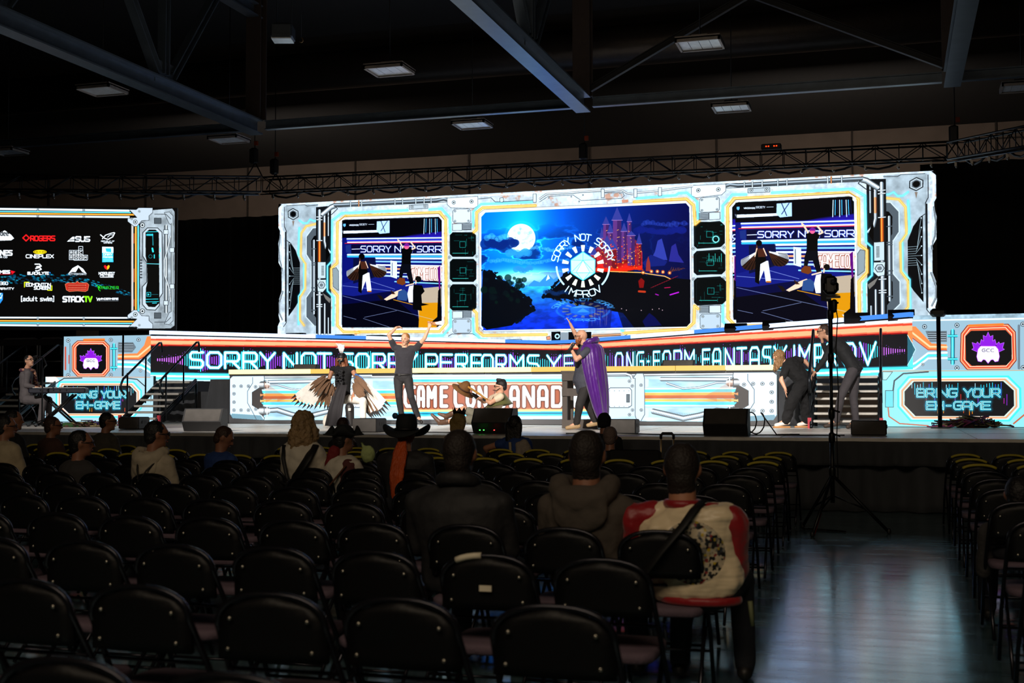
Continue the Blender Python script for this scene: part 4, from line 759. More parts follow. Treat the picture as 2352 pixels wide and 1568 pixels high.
        for k, w, c in ((1.12, 3.8, (84, 220, 238)), (1.08, 2.2, (226, 250, 252)), (1.045, 3.4, (246, 158, 116)), (1.012, 1.6, (255, 214, 190))):
            cv.line(q(*[(1572+(x-1572)*k, 1312+(y-1312)*(k+(k-1)*1.2)) for x, y in ((1320, 1215), (1820, 1212), (1880, 1265), (1882, 1350), (1825, 1408), (1330, 1408), (1268, 1345), (1268, 1270))]), w, c, closed=True)
        cv.poly(q((1320, 1215), (1820, 1212), (1880, 1265), (1882, 1350), (1825, 1408), (1330, 1408), (1268, 1345), (1268, 1270)), (34, 33, 35))
        cv.line(q((1200, 1290), (1210, 1210), (1260, 1170), (1400, 1160)), 3, (70, 80, 86)); cv.plate(q((1160, 1265), (1205, 1265), (1205, 1358), (1160, 1358)), (120, 200, 204)); cv.line(q((1175, 1360), (1180, 1410), (1240, 1450), (1400, 1462)), 2.4, (196, 100, 70)); cv.plate(q((1145, 1160), (1200, 1160), (1165, 1205), (1145, 1205)), (176, 214, 214)); cv.line(q((1880, 1450), (1940, 1400)), 3, (196, 100, 70))
        words = (('BRING YOUR', 1338, 1256, 1802, 1300), ('EH-GAME', 1392, 1328, 1748, 1370)); bx0, by0, bx1 = 1300, 1216, 1850; dk = 1404
    rs = random.Random(8+mir); hh = dk-by0
    for i in range(34):
        x = bx0+(bx1-bx0)*(i+.5)/34; t = rs.random()
        if t < .5: a, b, c = by0+hh*rs.uniform(0, .1), by0+hh*rs.uniform(.15, .4), rs.choice([(60, 220, 240), (70, 110, 240), (200, 240, 250)])
        elif t < .8: a, b, c = by0+hh*rs.uniform(.35, .5), by0+hh*rs.uniform(.55, .72), rs.choice([(220, 50, 190), (170, 60, 220), (220, 60, 60)])
        else: a, b, c = by0+hh*.82, by0+hh*rs.uniform(.92, .99), rs.choice([(250, 150, 40), (250, 200, 60), (240, 90, 40)])
        cv.line(z((x, a), (x, b)), 1.5, c, .9)
    for t, x0, y0, x1, y1 in words:
        a = z((x0, y0))[0]; b = z((x1, y1))[0]; cv.text(t, a[0], a[1], b[0], b[1], 4.3, (70, 214, 234), gap=.22, glowc=(40, 150, 180)); cv.text(t, a[0], a[1], b[0], b[1], 2.6, (222, 248, 250), gap=.22); cv.text(t, a[0], a[1], b[0], b[1], 1.1, (40, 60, 66), gap=.22)
# ================= lower tier face
def draw_face(pan):
    cv = pan.cv; z = zz(500, 740, 3.794); m = lambda x: 2*1156.5-x
    cv.poly([(0, 0), (cv.w, 0), (cv.w, cv.h), (0, cv.h)], (84, 78, 76), raw=True)
    wm = int(cv.T(1156, 910)[0])
    cv.poly(z((400, 500), (2600, 490), (2600, 850), (400, 850)), (176, 206, 220))
    for y, w, c in ((476, 3, (236, 240, 244)), (500, 7, (206, 226, 236)), (606, 6, (96, 222, 242)), (590, 3, (230, 250, 252)), (632, 6, (240, 170, 90)), (655, 7, (200, 110, 60)), (682, 5, (246, 190, 100)), (708, 6, (96, 222, 242)), (724, 3, (230, 250, 252)), (760, 10, (190, 214, 224)), (834, 8, (200, 226, 236))):
        cv.line(z((360, y), (2700, y-4)), w, c, 1, 1.5)
    g = fbm(cv.h, cv.w, 20, 4, 77, 3); cv.a *= (.8+.4*g)[..., None]
    cv.line(z((420, 520), (920, 512)), 9, (206, 212, 220), pipe=True); cv.line(z((420, 548), (520, 545), (640, 580), (760, 590), (880, 545)), 4.4, (190, 200, 210), pipe=True)
    cv.line(z((400, 770), (520, 762), (640, 800), (760, 826), (900, 790), (980, 770)), 12, (196, 204, 210), pipe=True)
    for i in range(46): t = i/45; x = 420+t*550; y = 768+38*math.sin(max(0, t-.12)*3.5); cv.line(z((x, y-20), (x+14, y+18)), .6, (90, 96, 104), .7)
    # end cap
    cv.poly(z((106, 490), (130, 468), (404, 466), (410, 520), (378, 530), (378, 560), (300, 610), (300, 720), (378, 770), (378, 800), (408, 830), (402, 850), (130, 832), (106, 800)), (214, 222, 228)); cv.line(z((106, 490), (130, 468), (404, 466), (410, 520), (378, 530), (378, 560), (300, 610), (300, 720), (378, 770), (378, 800), (408, 830), (402, 850), (130, 832), (106, 800)), 1.2, (50, 56, 62), closed=True)
    cv.poly(z((104, 792), (375, 810), (402, 850), (130, 834)), (130, 160, 170)); cv.line(z((304, 480), (304, 530), (260, 600), (260, 700), (304, 780), (340, 850)), 1.4, (90, 100, 108)); cv.line(z((118, 500), (118, 800)), 2.2, (240, 244, 248))
    for p in ((142, 556), (204, 556), (268, 556), (330, 562), (142, 622), (142, 695), (142, 764), (204, 764), (268, 764), (332, 754)): cv.screw(z(p)[0], 3.7, (220, 226, 230))
    cv.poly(z((300, 608), (380, 570), (398, 640), (380, 700), (398, 720), (376, 770), (300, 720)), (70, 62, 60)); cv.poly(z((370, 620), (404, 632), (370, 645)), (220, 150, 100)); cv.poly(z((370, 672), (404, 684), (370, 696)), (230, 190, 130))
    cv.line(z((384, 545), (428, 545)), 17, (190, 188, 188), pipe=True); cv.line(z((384, 770), (428, 770)), 19, (206, 204, 202), pipe=True); cv.line(z((404, 506), (404, 582)), 2, (90, 90, 94)); cv.line(z((404, 732), (404, 808)), 2, (90, 90, 94)); cv.line(z((430, 500), (430, 585)), 2.4, (235, 238, 240)); cv.line(z((430, 728), (430, 812)), 2.4, (235, 238, 240))
    cv.poly(z((405, 520), (420, 700), (520, 640), (520, 690), (620, 660)), (200, 90, 40), .28)
    # big flange (drawn at the right in the photograph, mirrored to the left)
    wm = cv.w//2; cv.a[:, cv.w-wm:] = cv.a[:, :wm][:, ::-1]
    q = lambda *p: [(980+x/4.356, 740+y/4.356) for x, y in p]
    cv.poly(q((1780, 560), (2060, 560), (2100, 510), (2165, 510), (2178, 560), (2220, 570), (2220, 640), (2180, 660), (2180, 850), (2220, 870), (2220, 940), (2165, 960), (2140, 990), (2100, 975), (2080, 940), (1780, 950)), (208, 216, 222)); cv.line(q((2060, 560), (2100, 510), (2165, 510), (2178, 560), (2180, 920), (2140, 990), (2100, 975), (2085, 930), (2085, 560)), 1.3, (80, 88, 94), closed=True)
    cv.line(q((1800, 516), (1990, 514), (2040, 530), (2052, 560)), 6, (222, 228, 232), pipe=True); cv.poly(q((1810, 570), (1835, 655), (2040, 655), (2050, 680), (2050, 830), (2020, 852), (1830, 852), (1812, 830)), (226, 232, 236)); cv.line(q((1812, 680), (1835, 655), (2030, 655), (2050, 680), (2050, 830), (2020, 852), (1835, 852), (1812, 830)), 1.4, (80, 86, 92), closed=True)
    cv.plate(q((1998, 720), (2030, 720), (2030, 798), (1998, 798)), (110, 116, 120))
    for p in ((2028, 588), (2056, 636), (2144, 628), (2058, 876), (2146, 876), (2028, 922)): cv.screw(q(p)[0], 3.6)
    for i in range(5): cv.circ(q((1830+i*48, 684))[0], 1, (110, 116, 120)); cv.circ(q((1830+i*48, 840))[0], 1, (110, 116, 120))
    ia = int(cv.T(1340, 900)[0]); ib = int(cv.T(1500, 900)[0]); cv.a[:, cv.w-ib:cv.w-ia] = cv.a[:, ia:ib][:, ::-1]
    # centre sign
    q = lambda *p: [(980+x/4.356, 740+y/4.356) for x, y in p]; xa, xb = -290, 1690
    for y0, y1, c in ((524, 548, (222, 244, 250)), (548, 600, (150, 222, 240)), (600, 630, (238, 200, 176)), (630, 860, (196, 128, 100)), (860, 895, (244, 200, 150)), (895, 935, (70, 200, 226)), (935, 972, (196, 222, 236)), (972, 1040, (96, 90, 88))):
        cv.poly(q((xa, y0), (xb, y0-6), (xb, y1-6), (xa, y1)), c)
    cv.line(q((xa, 560), (xb, 554)), 3, (236, 250, 252)); cv.line(q((xa, 584), (xb, 578)), 2.4, (70, 196, 222)); cv.line(q((xa, 606), (xb, 600)), 2, (206, 110, 70)); cv.line(q((xa, 912), (xb, 906)), 2.4, (10, 120, 150)); cv.line(q((xa, 884), (xb, 878)), 2.4, (255, 224, 150)); cv.line(q((xa, 955), (xb, 950)), 3, (240, 244, 246))
    cv.poly(q((-290, 626), (1690, 620), (1690, 864), (-290, 872)), (178, 92, 58), .6)
    LT = [('G', 927, 955), ('A', 958, 976), ('M', 980, 1003), ('E', 1010, 1029), ('C', 1042, 1064), ('O', 1070, 1092), ('N', 1097, 1119), ('C', 1138, 1160), ('A', 1170, 1193), ('N', 1200, 1228), ('A', 1234, 1259), ('D', 1266, 1294), ('A', 1301, 1325)]
    for w, c in ((12.5, (96, 46, 30)), (8.4, (252, 250, 248))):
        for ch, a, b in LT:
            for st in GL[ch]: cv.line([(a+3.4+p[0]*(b-a-6.8), 889+p[1]*43) for p in st], w, c, 1 if w < 9 else .8, 1 if w < 9 else 3)
    cv.poly(q((-2100, 470), (3600, 462), (3600, 520), (-2100, 528)), (82, 76, 74)) if False else None
# ------------------------------------------------------------------ LED walls
LEDS = 1.75
def led_thing(name, label, a, group=None): return thing(name, label, 'LED screen', (a[0], a[1], STG), group)
t = led_thing('led_screen', 'huge LED wall with metal sci-fi frame, castle picture and two live camera pictures', PA)
draw_main().build('main_wall_picture', LEDS, t)
sf = MB()
for x in np.linspace(PA[0]+.5, PB[0]-.5, 7): sf.tube([(x, YS+.2, STG+.002), (x, YS+.2, ZT-.3)], .04, 6)
for z in (1.6, 3.4, 5.2): sf.tube([(PA[0]+.3, YS+.2, z), (PB[0]-.3, YS+.2, z)], .03, 6)
sf.build('support_frame', BLK, t)
t = led_thing('led_screen', 'smaller LED screen at left listing sponsor logos inside a white metal frame', SA)
draw_left().build('sponsor_picture', LEDS, t)
zb0 = 1.60; zb1 = 2.88
t = led_thing('led_banner', 'left half of the folded LED banner reading SORRY NOT SORRY PERFORMS', WL1)
pan = Panel(WL1, VC, zb0, zb1, 150); draw_banner(pan, 330, 1290, 362, 1290); pan.build('banner_left_picture', LEDS, t)
t = led_thing('led_banner', 'right half of the folded LED banner reading LONG-FORM FANTASY IMPROV', VC)
pan = Panel(VC, WR1, zb0, zb1, 150); draw_banner(pan, 1290, 2120, 1292, 2078)
_c2 = pan.cv; _q = zz(1560, 380, 2.449)
_c2.poly(_q((1285, 930), (1420, 930), (1420, 1130), (1285, 1130)), (244, 140, 84)); _c2.poly(_q((1285, 1040), (1420, 1040), (1420, 1130), (1285, 1130)), (110, 226, 244)); _c2.poly(_q((1283, 952), (1332, 1035), (1283, 1122)), (60, 110, 122)); _c2.line(_q((1283, 952), (1332, 1035), (1283, 1122)), 1.2, (210, 236, 240))
pan.build('banner_right_picture', LEDS, t)
t = led_thing('led_banner', 'left flank LED panel with a purple leaf crest in an orange octagon', WL0)
pan = Panel(WL0, WL1, STG+.02, zb1, 170); draw_flank(pan, 0); pan.build('flank_left_picture', LEDS, t)
t = led_thing('led_banner', 'right flank LED panel with a purple leaf crest in an orange octagon', WR1)
pan = Panel(WR1, WR2, STG+.02, zb1+.04, 170); draw_flank(pan, 1); pan.build('flank_right_picture', LEDS, t)
# the two BRING YOUR EH-GAME signs stand on the deck in front of the flank panels
LYL = WL1[1]-.14; LYR = WR1[1]-.16
SA_ = (float(PY(104, 900, LYL)[0]), LYL); SB_ = (float(PY(352, 900, LYL)[0]), LYL); RA_ = (float(PY(2024, 900, LYR)[0]), LYR); RB_ = (float(PY(2420, 900, LYR)[0]), LYR)
t = led_thing('led_sign', 'left LED sign reading BRING YOUR EH-GAME in cyan neon letters', SA_)
pan = Panel(SA_, SB_, STG+.01, float(PY(240, 864, LYL)[2]), 170); draw_flank(pan, 0); pan.build('sign_left_picture', LEDS, t, .1)
t = led_thing('led_sign', 'right LED sign reading BRING YOUR EH-GAME in cyan neon letters', RA_)
pan = Panel(RA_, RB_, STG+.01, float(PY(2200, 848, LYR)[2]), 170); draw_flank(pan, 1); pan.build('sign_right_picture', LEDS, t, .1)
FA = (float(PY(527, 900, LY)[0]), LY); FB = (float(PY(1786, 900, LY)[0]), LY); LZ = float(PY(1156, 853, LY)[2])
t = led_thing('led_riser_front', 'LED face of the middle stage step reading GAME CON CANADA between pipes', FA)
pan = Panel(FA, FB, STG+.01, LZ-.02, 150); draw_face(pan); pan.build('riser_face_picture', LEDS, t)
# ------------------------------------------------------------------ hall
CEIL = float(PY(1476, 330, 50)[2])
def floor_material():
    m = bpy.data.materials.new('polished_concrete'); m.use_nodes = True; nt = m.node_tree; N = nt.nodes; Lk = nt.links; b = N['Principled BSDF']
    tc = N.new('ShaderNodeTexCoord'); mp = N.new('ShaderNodeMapping'); Lk.new(tc.outputs['Object'], mp.inputs[0]); mp.inputs['Scale'].default_value = (1, 3.5, 1)
    n1 = N.new('ShaderNodeTexNoise'); n1.inputs['Scale'].default_value = 1.6; n1.inputs['Detail'].default_value = 8; n1.inputs['Roughness'].default_value = .65; Lk.new(mp.outputs[0], n1.inputs['Vector'])
    r1 = N.new('ShaderNodeValToRGB'); r1.color_ramp.elements[0].position = .3; r1.color_ramp.elements[1].position = .72
    r1.color_ramp.elements[0].color = (.075, .10, .11, 1); r1.color_ramp.elements[1].color = (.17, .22, .235, 1); b.inputs['Specular Tint'].default_value = (.7, .95, 1, 1); b.inputs['Coat Tint'].default_value = (.7, .95, 1, 1); Lk.new(n1.outputs[0], r1.inputs[0])
    # saw-cut joints
    br = N.new('ShaderNodeTexBrick'); br.offset = 0; br.inputs['Scale'].default_value = 1; br.inputs['Mortar Size'].default_value = .012; br.inputs['Brick Width'].default_value = 6.0; br.inputs['Row Height'].default_value = 3.1
    br.inputs['Color1'].default_value = br.inputs['Color2'].default_value = (1, 1, 1, 1); br.inputs['Mortar'].default_value = (.15, .15, .15, 1); Lk.new(tc.outputs['Object'], br.inputs['Vector'])
    mx = N.new('ShaderNodeMix'); mx.data_type = 'RGBA'; mx.blend_type = 'MULTIPLY'; mx.inputs[0].default_value = 1; Lk.new(r1.outputs[0], mx.inputs[6]); Lk.new(br.outputs['Color'], mx.inputs[7])
    Lk.new(mx.outputs[2], b.inputs['Base Color'])
    n2 = N.new('ShaderNodeTexNoise'); n2.inputs['Scale'].default_value = 2.2; n2.inputs['Detail'].default_value = 6; Lk.new(mp.outputs[0], n2.inputs['Vector'])
    mr = N.new('ShaderNodeMapRange'); mr.inputs[1].default_value = .3; mr.inputs[2].default_value = .7; mr.inputs[3].default_value = .10; mr.inputs[4].default_value = .33; Lk.new(n2.outputs[0], mr.inputs[0]); Lk.new(mr.outputs[0], b.inputs['Roughness'])
    n3 = N.new('ShaderNodeTexNoise'); n3.inputs['Scale'].default_value = 9; n3.inputs['Detail'].default_value = 4; Lk.new(mp.outputs[0], n3.inputs['Vector'])
    bp = N.new('ShaderNodeBump'); bp.inputs['Strength'].default_value = .10; bp.inputs['Distance'].default_value = .01; Lk.new(n3.outputs[0], bp.inputs['Height']); Lk.new(bp.outputs[0], b.inputs['Normal'])
    b.inputs['Specular IOR Level'].default_value = 1.0; b.inputs['Coat Weight'].default_value = .9; b.inputs['Coat Roughness'].default_value = .16
    return m
X0, X1, Y0, Y1 = -46.0, 24.0, -9.0, 50.0
def slab(name, c, s, m):
    o = MB().box(c, s).build(name, m); o['kind'] = 'structure'; return o
slab('floor', ((X0+X1)/2, (Y0+Y1)/2, -.1), (X1-X0, Y1-Y0, .2), floor_material())
MC = mat('ceiling_deck', (30, 29, 29), .95, bump=.3, bscale=3, stretch=(1, .1, 1)); MW = mat('wall_block', (136, 120, 108), .9, var=.1, scale=1.2)
slab('ceiling', ((X0+X1)/2, (Y0+Y1)/2, CEIL+.1), (X1-X0, Y1-Y0, .2), MC)
slab('wall_back', ((X0+X1)/2, Y1+.1, CEIL/2), (X1-X0, .2, CEIL), MW)
slab('wall_left', (X0-.1, (Y0+Y1)/2, CEIL/2), (.2, Y1-Y0, CEIL), MC)
slab('wall_right', (X1+.1, (Y0+Y1)/2, CEIL/2), (.2, Y1-Y0, CEIL), MC)
slab('wall_front', ((X0+X1)/2, Y0-.1, CEIL/2), (X1-X0, .2, CEIL), MC)
w = MB()
for x in np.arange(-43, 23, 5.2): w.box((x, Y1-.03, CEIL/2), (.07, .06, CEIL))
w.box((-11, Y1-.04, CEIL-.62), (69, .05, .05)); o = w.build('trim_1', mat('wall_joint', (70, 62, 56), .9)); o['kind'] = 'structure'

# ------------------------------------------------------------------ ceiling steel
STEEL = mat('painted_steel', (88, 100, 112), .34, .35, var=.15, scale=3); DKS = mat('dark_steel', (30, 32, 35), .5, .3)
BY = 28.0
BZ = float(PY(1340, 240, BY)[2]); TOPZ = BZ+2.9
ends = [float(PY(590, 275, BY)[0]), float(PY(1340, 245, BY)[0]), float(PY(2187, 195, BY)[0])]
def ibeam(mb, a, b, w, h, t=.035):
    a = A(*a); b = A(*b); d = unit(b-a); up = A(0, 0, 1) if abs(d[2]) < .9 else A(0, 1, 0); s = unit(np.cross(d, up)); n = np.cross(s, d); L = np.linalg.norm(b-a); R = np.column_stack([s, d, n]); c = (a+b)/2
    mb.box(c+n*h/2, (w, L, t), R); mb.box(c-n*h/2, (w, L, t), R); mb.box(c, (t, L, h), R)
names = ['left', 'middle', 'right']
for k, x in enumerate(ends):
    t = thing('roof_truss', '%s steel roof truss running out from the back over the seats' % ['leftmost', 'middle blue-lit', 'rightmost'][k], 'roof truss', (x, 10, BZ))
    mb = MB(); ibeam(mb, (x, 2, BZ), (x, BY, BZ), .34, .34); mb.build('bottom_chord', STEEL, t)
    mb = MB(); ibeam(mb, (x, 2, TOPZ), (x, BY, TOPZ), .3, .3); mb.build('top_chord', STEEL, t)
    for y in (BY-4.2-.3*k, BY-9.6, BY-15):
        g = MB(); g.box((x, y, BZ+.32), (.06, .75, .5)); 
        for i in range(3):
            for j in range(2): g.cap((x-.05, y-.25+i*.25, BZ+.25+j*.18), (x+.05, y-.25+i*.25, BZ+.25+j*.18), .02, .02, 6)
        g.build('gusset_plate', STEEL, t)
        for dy in (-2.3, 0, 2.3):
            s = MB(); ibeam(s, (x, y+dy*.12, BZ+.3), (x, y+dy, TOPZ), .2, .16, .03); s.build('web_strut', STEEL, t)
    s = MB(); ibeam(s, (x, BY-.05, BZ+.2), (x, BY-.05, TOPZ+.6), .4, .3); s.build('end_post', mat('brown_steel', (60, 50, 46), .6), t)
for k, (xa, xb) in enumerate([(-32, ends[0]-.2), (ends[0]+.2, ends[1]-.2), (ends[1]+.2, ends[2]-.2), (ends[2]+.2, 16)]):
    mb = MB(); ibeam(mb, (xa, BY+.1, BZ+.06), (xb, BY+.1, BZ+.06), .16, .2, .025)
    o = mb.build('cross_beam', STEEL); tag(o, ['thin cross beam running left from the leftmost roof truss', 'thin cross beam between the leftmost and middle roof trusses', 'thin cross beam between the middle and rightmost roof trusses', 'thin cross beam running right from the rightmost roof truss'][k], 'beam')
pk = PY(1722, -14, BY)
for k, (a, b) in enumerate([((ends[1]+.15, BY, BZ+.35), pk), (pk, (ends[2]-.15, BY, BZ+.3))]):
    mb = MB(); ibeam(mb, a, b, .13, .13, .02); tag(mb.build('diagonal_brace', DKS), 'slanting steel brace %s the roof trusses' % ['rising right from the middle of', 'falling right to the last of'][k], 'brace')
mb = MB(); mb.tube([(-30, 33, CEIL-.8), (16, 33, CEIL-.8)], .55, 24); tag(mb.build('air_duct', mat('duct_metal', (58, 52, 48), .4, .5, bump=.2)), 'large round air duct crossing the dark ceiling', 'duct')
# high-bay lamps, switched off, mirroring the screens
PANE = mat('lamp_diffuser', (232, 238, 244), .3, .25, spec=.8); FRM = mat('lamp_frame', (150, 142, 136), .5)
LP = [(235, 209), (895, 163), (1608, 103), (526, 322), (1085, 288), (1680, 249), (18, 350), (2346, 202)]
WH_ = ['upper left, beside the leftmost roof truss', 'between the leftmost and middle trusses', 'between middle and rightmost trusses', 'above the end of the left screen gap', 'above the castle picture', 'above the right live picture', 'at the far left edge', 'at the far right edge']
for i, (x, y) in enumerate(LP):
    p = PZ(x, y, 8.1); t = thing('ceiling_lamp', 'unlit square high-bay lamp hanging '+WH_[i], 'ceiling light', p)
    w, d = .84, .76
    f = MB(); f.box(p+A(0, 0, .06), (w, d, .05))
    for s_ in (-1, 1): f.box(p+A(s_*(w/2-.02), 0, .02), (.04, d, .08)); f.box(p+A(0, s_*(d/2-.02), .02), (w, .04, .08))
    hs_ = f.build('housing', FRM, t)
    for k in range(4): MB().box(p+A((k-1.5)*.198, 0, .02), (.188, d-.1, .02)).build('diffuser', PANE, hs_)
    MB().box(p+A(0, 0, .13), (.3, .2, .1)).build('driver_box', FRM, t)
    MB().tube([p+A(0, 0, .15), (p[0], p[1], CEIL)], .012, 6).build('hanging_rod', DKS, t)
p = PY(650, 76, 24); t = thing('hanging_unit', 'dark boxy unit hanging on two wires under the ceiling, upper left', 'ceiling unit', p)
R = rotz(.3)
MB().box(p, (.46, .5, .32), R, .04).build('casing', mat('unit_grey', (60, 68, 76), .45), t); MB().box(p+A(.02, -.05, -.17), (.42, .4, .03), R).build('louvre', PANE, t)
for s_ in (-.15, .2): MB().tube([p+A(s_, 0, .15), (p[0]+s_, p[1], CEIL)], .008, 5).build('wire', DKS, t)
p = PY(692, 92, 24); t = thing('chain_hook', 'small hook hanging on a chain beside the boxy ceiling unit', 'hook', p)
MB().tube([p+A(.04*math.cos(a), 0, .05*math.sin(a)) for a in np.linspace(-2.6, 1.6, 9)], .012, 6).build('hook', mat('brass', (150, 120, 80), .4, .8), t); MB().tube([p+A(0, 0, .05), (p[0], p[1], CEIL)], .006, 5).build('chain', DKS, t)

# ------------------------------------------------------------------ stage
DECK = mat('deck_panel', (206, 202, 196), .3, var=.12, scale=30, bump=.25, bscale=60); ALU = mat('aluminium', (214, 210, 202), .45, .35); DRK = mat('black_cloth', (66, 68, 72), .95, bump=.5, bscale=9, stretch=(1, 1, .25), sheen=.1)
FY = 16.95
def deckplate(name, label, poly, z, th, m):
    t = thing(name, label, 'stage', (poly[0][0], poly[0][1], z-th))
    MB().prism([(x, y, z-th) for x, y in poly], (0, 0, th-.012)).build('frame', mat('deck_frame', (40, 40, 42), .5), t)
    MB().prism([(x, y, z-.012) for x, y in poly], (0, 0, .012)).build('deck_surface', m, t)
    return t
SL, SR = -24.0, 6.0
t = deckplate('stage_deck', 'long low main stage deck with grey panels and metal lip', [(SL, FY), (SR, FY), (SR, 34.4), (SL, 34.4)], STG, STG-.62, DECK)
MB().box(((SL+SR)/2, FY-.02, STG-.03), (SR-SL, .04, .06)).build('edge_lip', ALU, t)
seam = MB()
for x in np.arange(SL+.6, SR, 2.44): seam.box((x, (FY+23)/2, STG+.001), (.012, 6, .003))
for y in (19.4, 21.8): seam.box(((SL+SR)/2, y, STG+.001), (SR-SL, .012, .003))
seam.build('panel_seam', mat('seam', (190, 186, 180), .5), t)
legs = MB()
for x in np.arange(SL+1, SR, 2.44):
    for y in (19, 25, 31): MB().tube([(x, y, 0), (x, y, .62)], .03, 6).build('leg', ALU, t)
def V_at(x):  # Y of banner V at world X
    pts = [WL1, VC, WR1]; return float(np.interp(x, [p[0] for p in pts], [p[1] for p in pts]))
rp = [(FA[0], LY+.13), (FB[0], LY+.13)]+[(x, V_at(x)-.04) for x in np.linspace(FB[0], FA[0], 12)]
rp = [rp[0], rp[1]]+[(x, max(y, LY+.3)) for x, y in rp[2:]]
t = thing('stage_riser', 'raised middle step of the stage behind the GAME CON front', 'stage', (FA[0], LY+.2, STG))
MB().prism([(x, y, STG+.004) for x, y in rp], (0, 0, LZ-STG-.03)).build('frame', mat('deck_frame', (40, 40, 42), .5), t)
MB().prism([(x, y, LZ-.025) for x, y in rp], (0, 0, .025)).build('deck_surface', DECK, t)
UD = mat('upper_deck', (30, 30, 32), .6)
for nm, pl_ in (('left', [(-24, WL1[1]+.16), (WL1[0], WL1[1]+.16), (VC[0]-.01, VC[1]+.16), (VC[0]-.01, 33.25), (-24, 33.25)]), ('right', [(VC[0]+.01, VC[1]+.16), (WR1[0], WR1[1]+.2), (5.6, WR1[1]+.2), (5.6, 33.25), (VC[0]+.01, 33.25)])):
    t = thing('stage_riser', 'top tier of the stage behind the %s half of the folded LED banner' % nm, 'stage', (pl_[2][0], pl_[2][1], STG))
    MB().prism([(x, y, 2.70) for x, y in pl_], (0, 0, .14)).build('deck_surface', UD, t)
    for x, y in pl_: MB().tube([(x*.98+VC[0]*.02, y+(.2 if y < 33 else -.2), STG+.002), (x*.98+VC[0]*.02, y+(.2 if y < 33 else -.2), 2.7)], .04, 6).build('leg', DKS, t)
# skirting: valance over a long pleated skirt
def pleat(name, label, x0, x1, y, z0, z1, amp, per, m, n=None, cat='curtain', seed=1, wob=.3, th=.012, hd=0.0, tilt=0.0):
    rs = np.random.RandomState(seed); n = n or int(abs(x1-x0)/per*8); P = []
    ph = np.cumsum(rs.uniform(.6, 1.4, n)); ph = ph/ph[-1]*abs(x1-x0)/per*2*math.pi
    for i in range(9):
        v = i/8; z = z1+(z0-z1)*v; row = []
        for j in range(n):
            x = x0+(x1-x0)*j/(n-1); a = amp*(.35+.65*v)*math.sin(ph[j]+v*wob*math.sin(ph[j]*.3))+amp*.4*math.sin(ph[j]*.37+v)
            row.append((x, y+a+(x-x0)*math.tan(hd)-tilt*v, z))
        P.append(row)
    mb = MB(); mb.grid(P, th); o = mb.build(name, m)
    if label: tag(o, label, cat)
    return o
pleat('stage_skirt', 'black pleated cloth skirt hanging below the stage front to the floor', SL, SR, FY+.02, .01, .86, .085, .42, DRK, seed=3, cat='stage skirt')
pleat('stage_valance', 'short black gathered valance along the stage edge above the skirt', SL, SR, FY-.13, .60, .91, .075, .36, DRK, seed=4, cat='stage skirt')
# black drapes
CURT = mat('black_velour', (13, 13, 15), .95, bump=.2, bscale=5, stretch=(1, 1, .1), sheen=.15)
pleat('backdrop_curtain', 'tall black curtain hanging between the sponsor screen and the main wall', float(PY(380, 800, 34.9)[0])-2.5, float(PY(700, 800, 34.9)[0]), 34.9, 0.005, 7.1, .12, .5, CURT, seed=5)
pleat('backdrop_curtain', 'tall black curtain right of the main LED wall', float(PY(2120, 800, 34.7)[0]), 8.5, 34.7, 0.005, 7.6, .12, .5, CURT, seed=6)
pleat('backdrop_curtain', 'tall black curtain behind the sponsor screen at the far left', -34, float(PY(395, 800, 34.9)[0])-2.6, 33, 0, 6.9, .12, .5, CURT, seed=7, hd=.05)
pleat('masking_drape', 'black drape filling the gap between the pipe front and the right stairs', FB[0]+.02, float(PY(1868, 900, 23.2)[0]), 23.5, STG+.01, 1.96, .05, .22, DRK, seed=8)
pleat('masking_drape', 'black drape behind the left stairs below the banner', WL1[0]+.1, FA[0]-.05, WL1[1]-.15, STG+.01, 1.62, .04, .25, DRK, seed=9)
# cloth covered case beside the left stairs
p = PZ(492, 972, STG); mb = MB(); rings = []
for i in range(9):
    v = i/8; z = STG+.01+.93*(1-v)**.9 if i < 8 else STG+.01
    r = []
    for j in range(48):
        a = 2*math.pi*j/48; q = abs(math.cos(a))**3+abs(math.sin(a))**3; rr = (.30+.14*v+.03*v*math.sin(a*11))/q**(1/3)
        r.append((p[0]+rr*math.cos(a), p[1]+.45+rr*math.sin(a)*.8, STG+.01+.92*(1-v)))
    rings.append(r)
mb.loft(rings[::-1]); tag(mb.build('cloth_covered_case', DRK), 'flight case draped in wrinkled black cloth beside the left stairs', 'covered case')

# LED tape bars on the two riser edges
def bars(pts, zt, n, col_fn, name, lab, grp, sz=.085):
    for i in range(n):
        a = pts(i/n); b = pts((i+1)/n); a = A(*a); b = A(*b); d = unit(b-a); c = (a+b)/2; L = np.linalg.norm(b-a)-.02
        nrm, strg = col_fn(i/n); R = np.column_stack([d, np.cross(A(0, 0, 1), d), A(0, 0, 1)])
        t = thing(name, lab(i), 'light bar', c, grp)
        MB().box(c, (L, .09, sz), R).build('light_strip', glow('bar_%d_%d_%d' % nrm, nrm, strg), t)
        MB().box(c+A(0, .03, -sz/2-.012), (L, .13, .024), R).build('rail', DKS, t)
ORD = ['first', 'second', 'third', 'fourth', 'fifth', 'sixth', 'seventh', 'eighth', 'ninth', 'tenth', 'eleventh', 'twelfth', 'thirteenth', 'fourteenth', 'fifteenth', 'sixteenth', 'seventeenth', 'eighteenth', 'nineteenth', 'twentieth']
def yb(t):
    x = FA[0]+(FB[0]-FA[0])*t; return (x, LY-.01, LZ+.035)
bars(yb, 0, 12, lambda t: ((255, 236, 150), 2.2) if (t < .12 or .3 < t < .55 or t > .85) else ((250, 200, 90), 1.1), 'yellow_light_bar', lambda i: 'yellow light bar on the middle riser edge, %s from the left' % ORD[i], 'yellow light bars on the middle riser', .095)
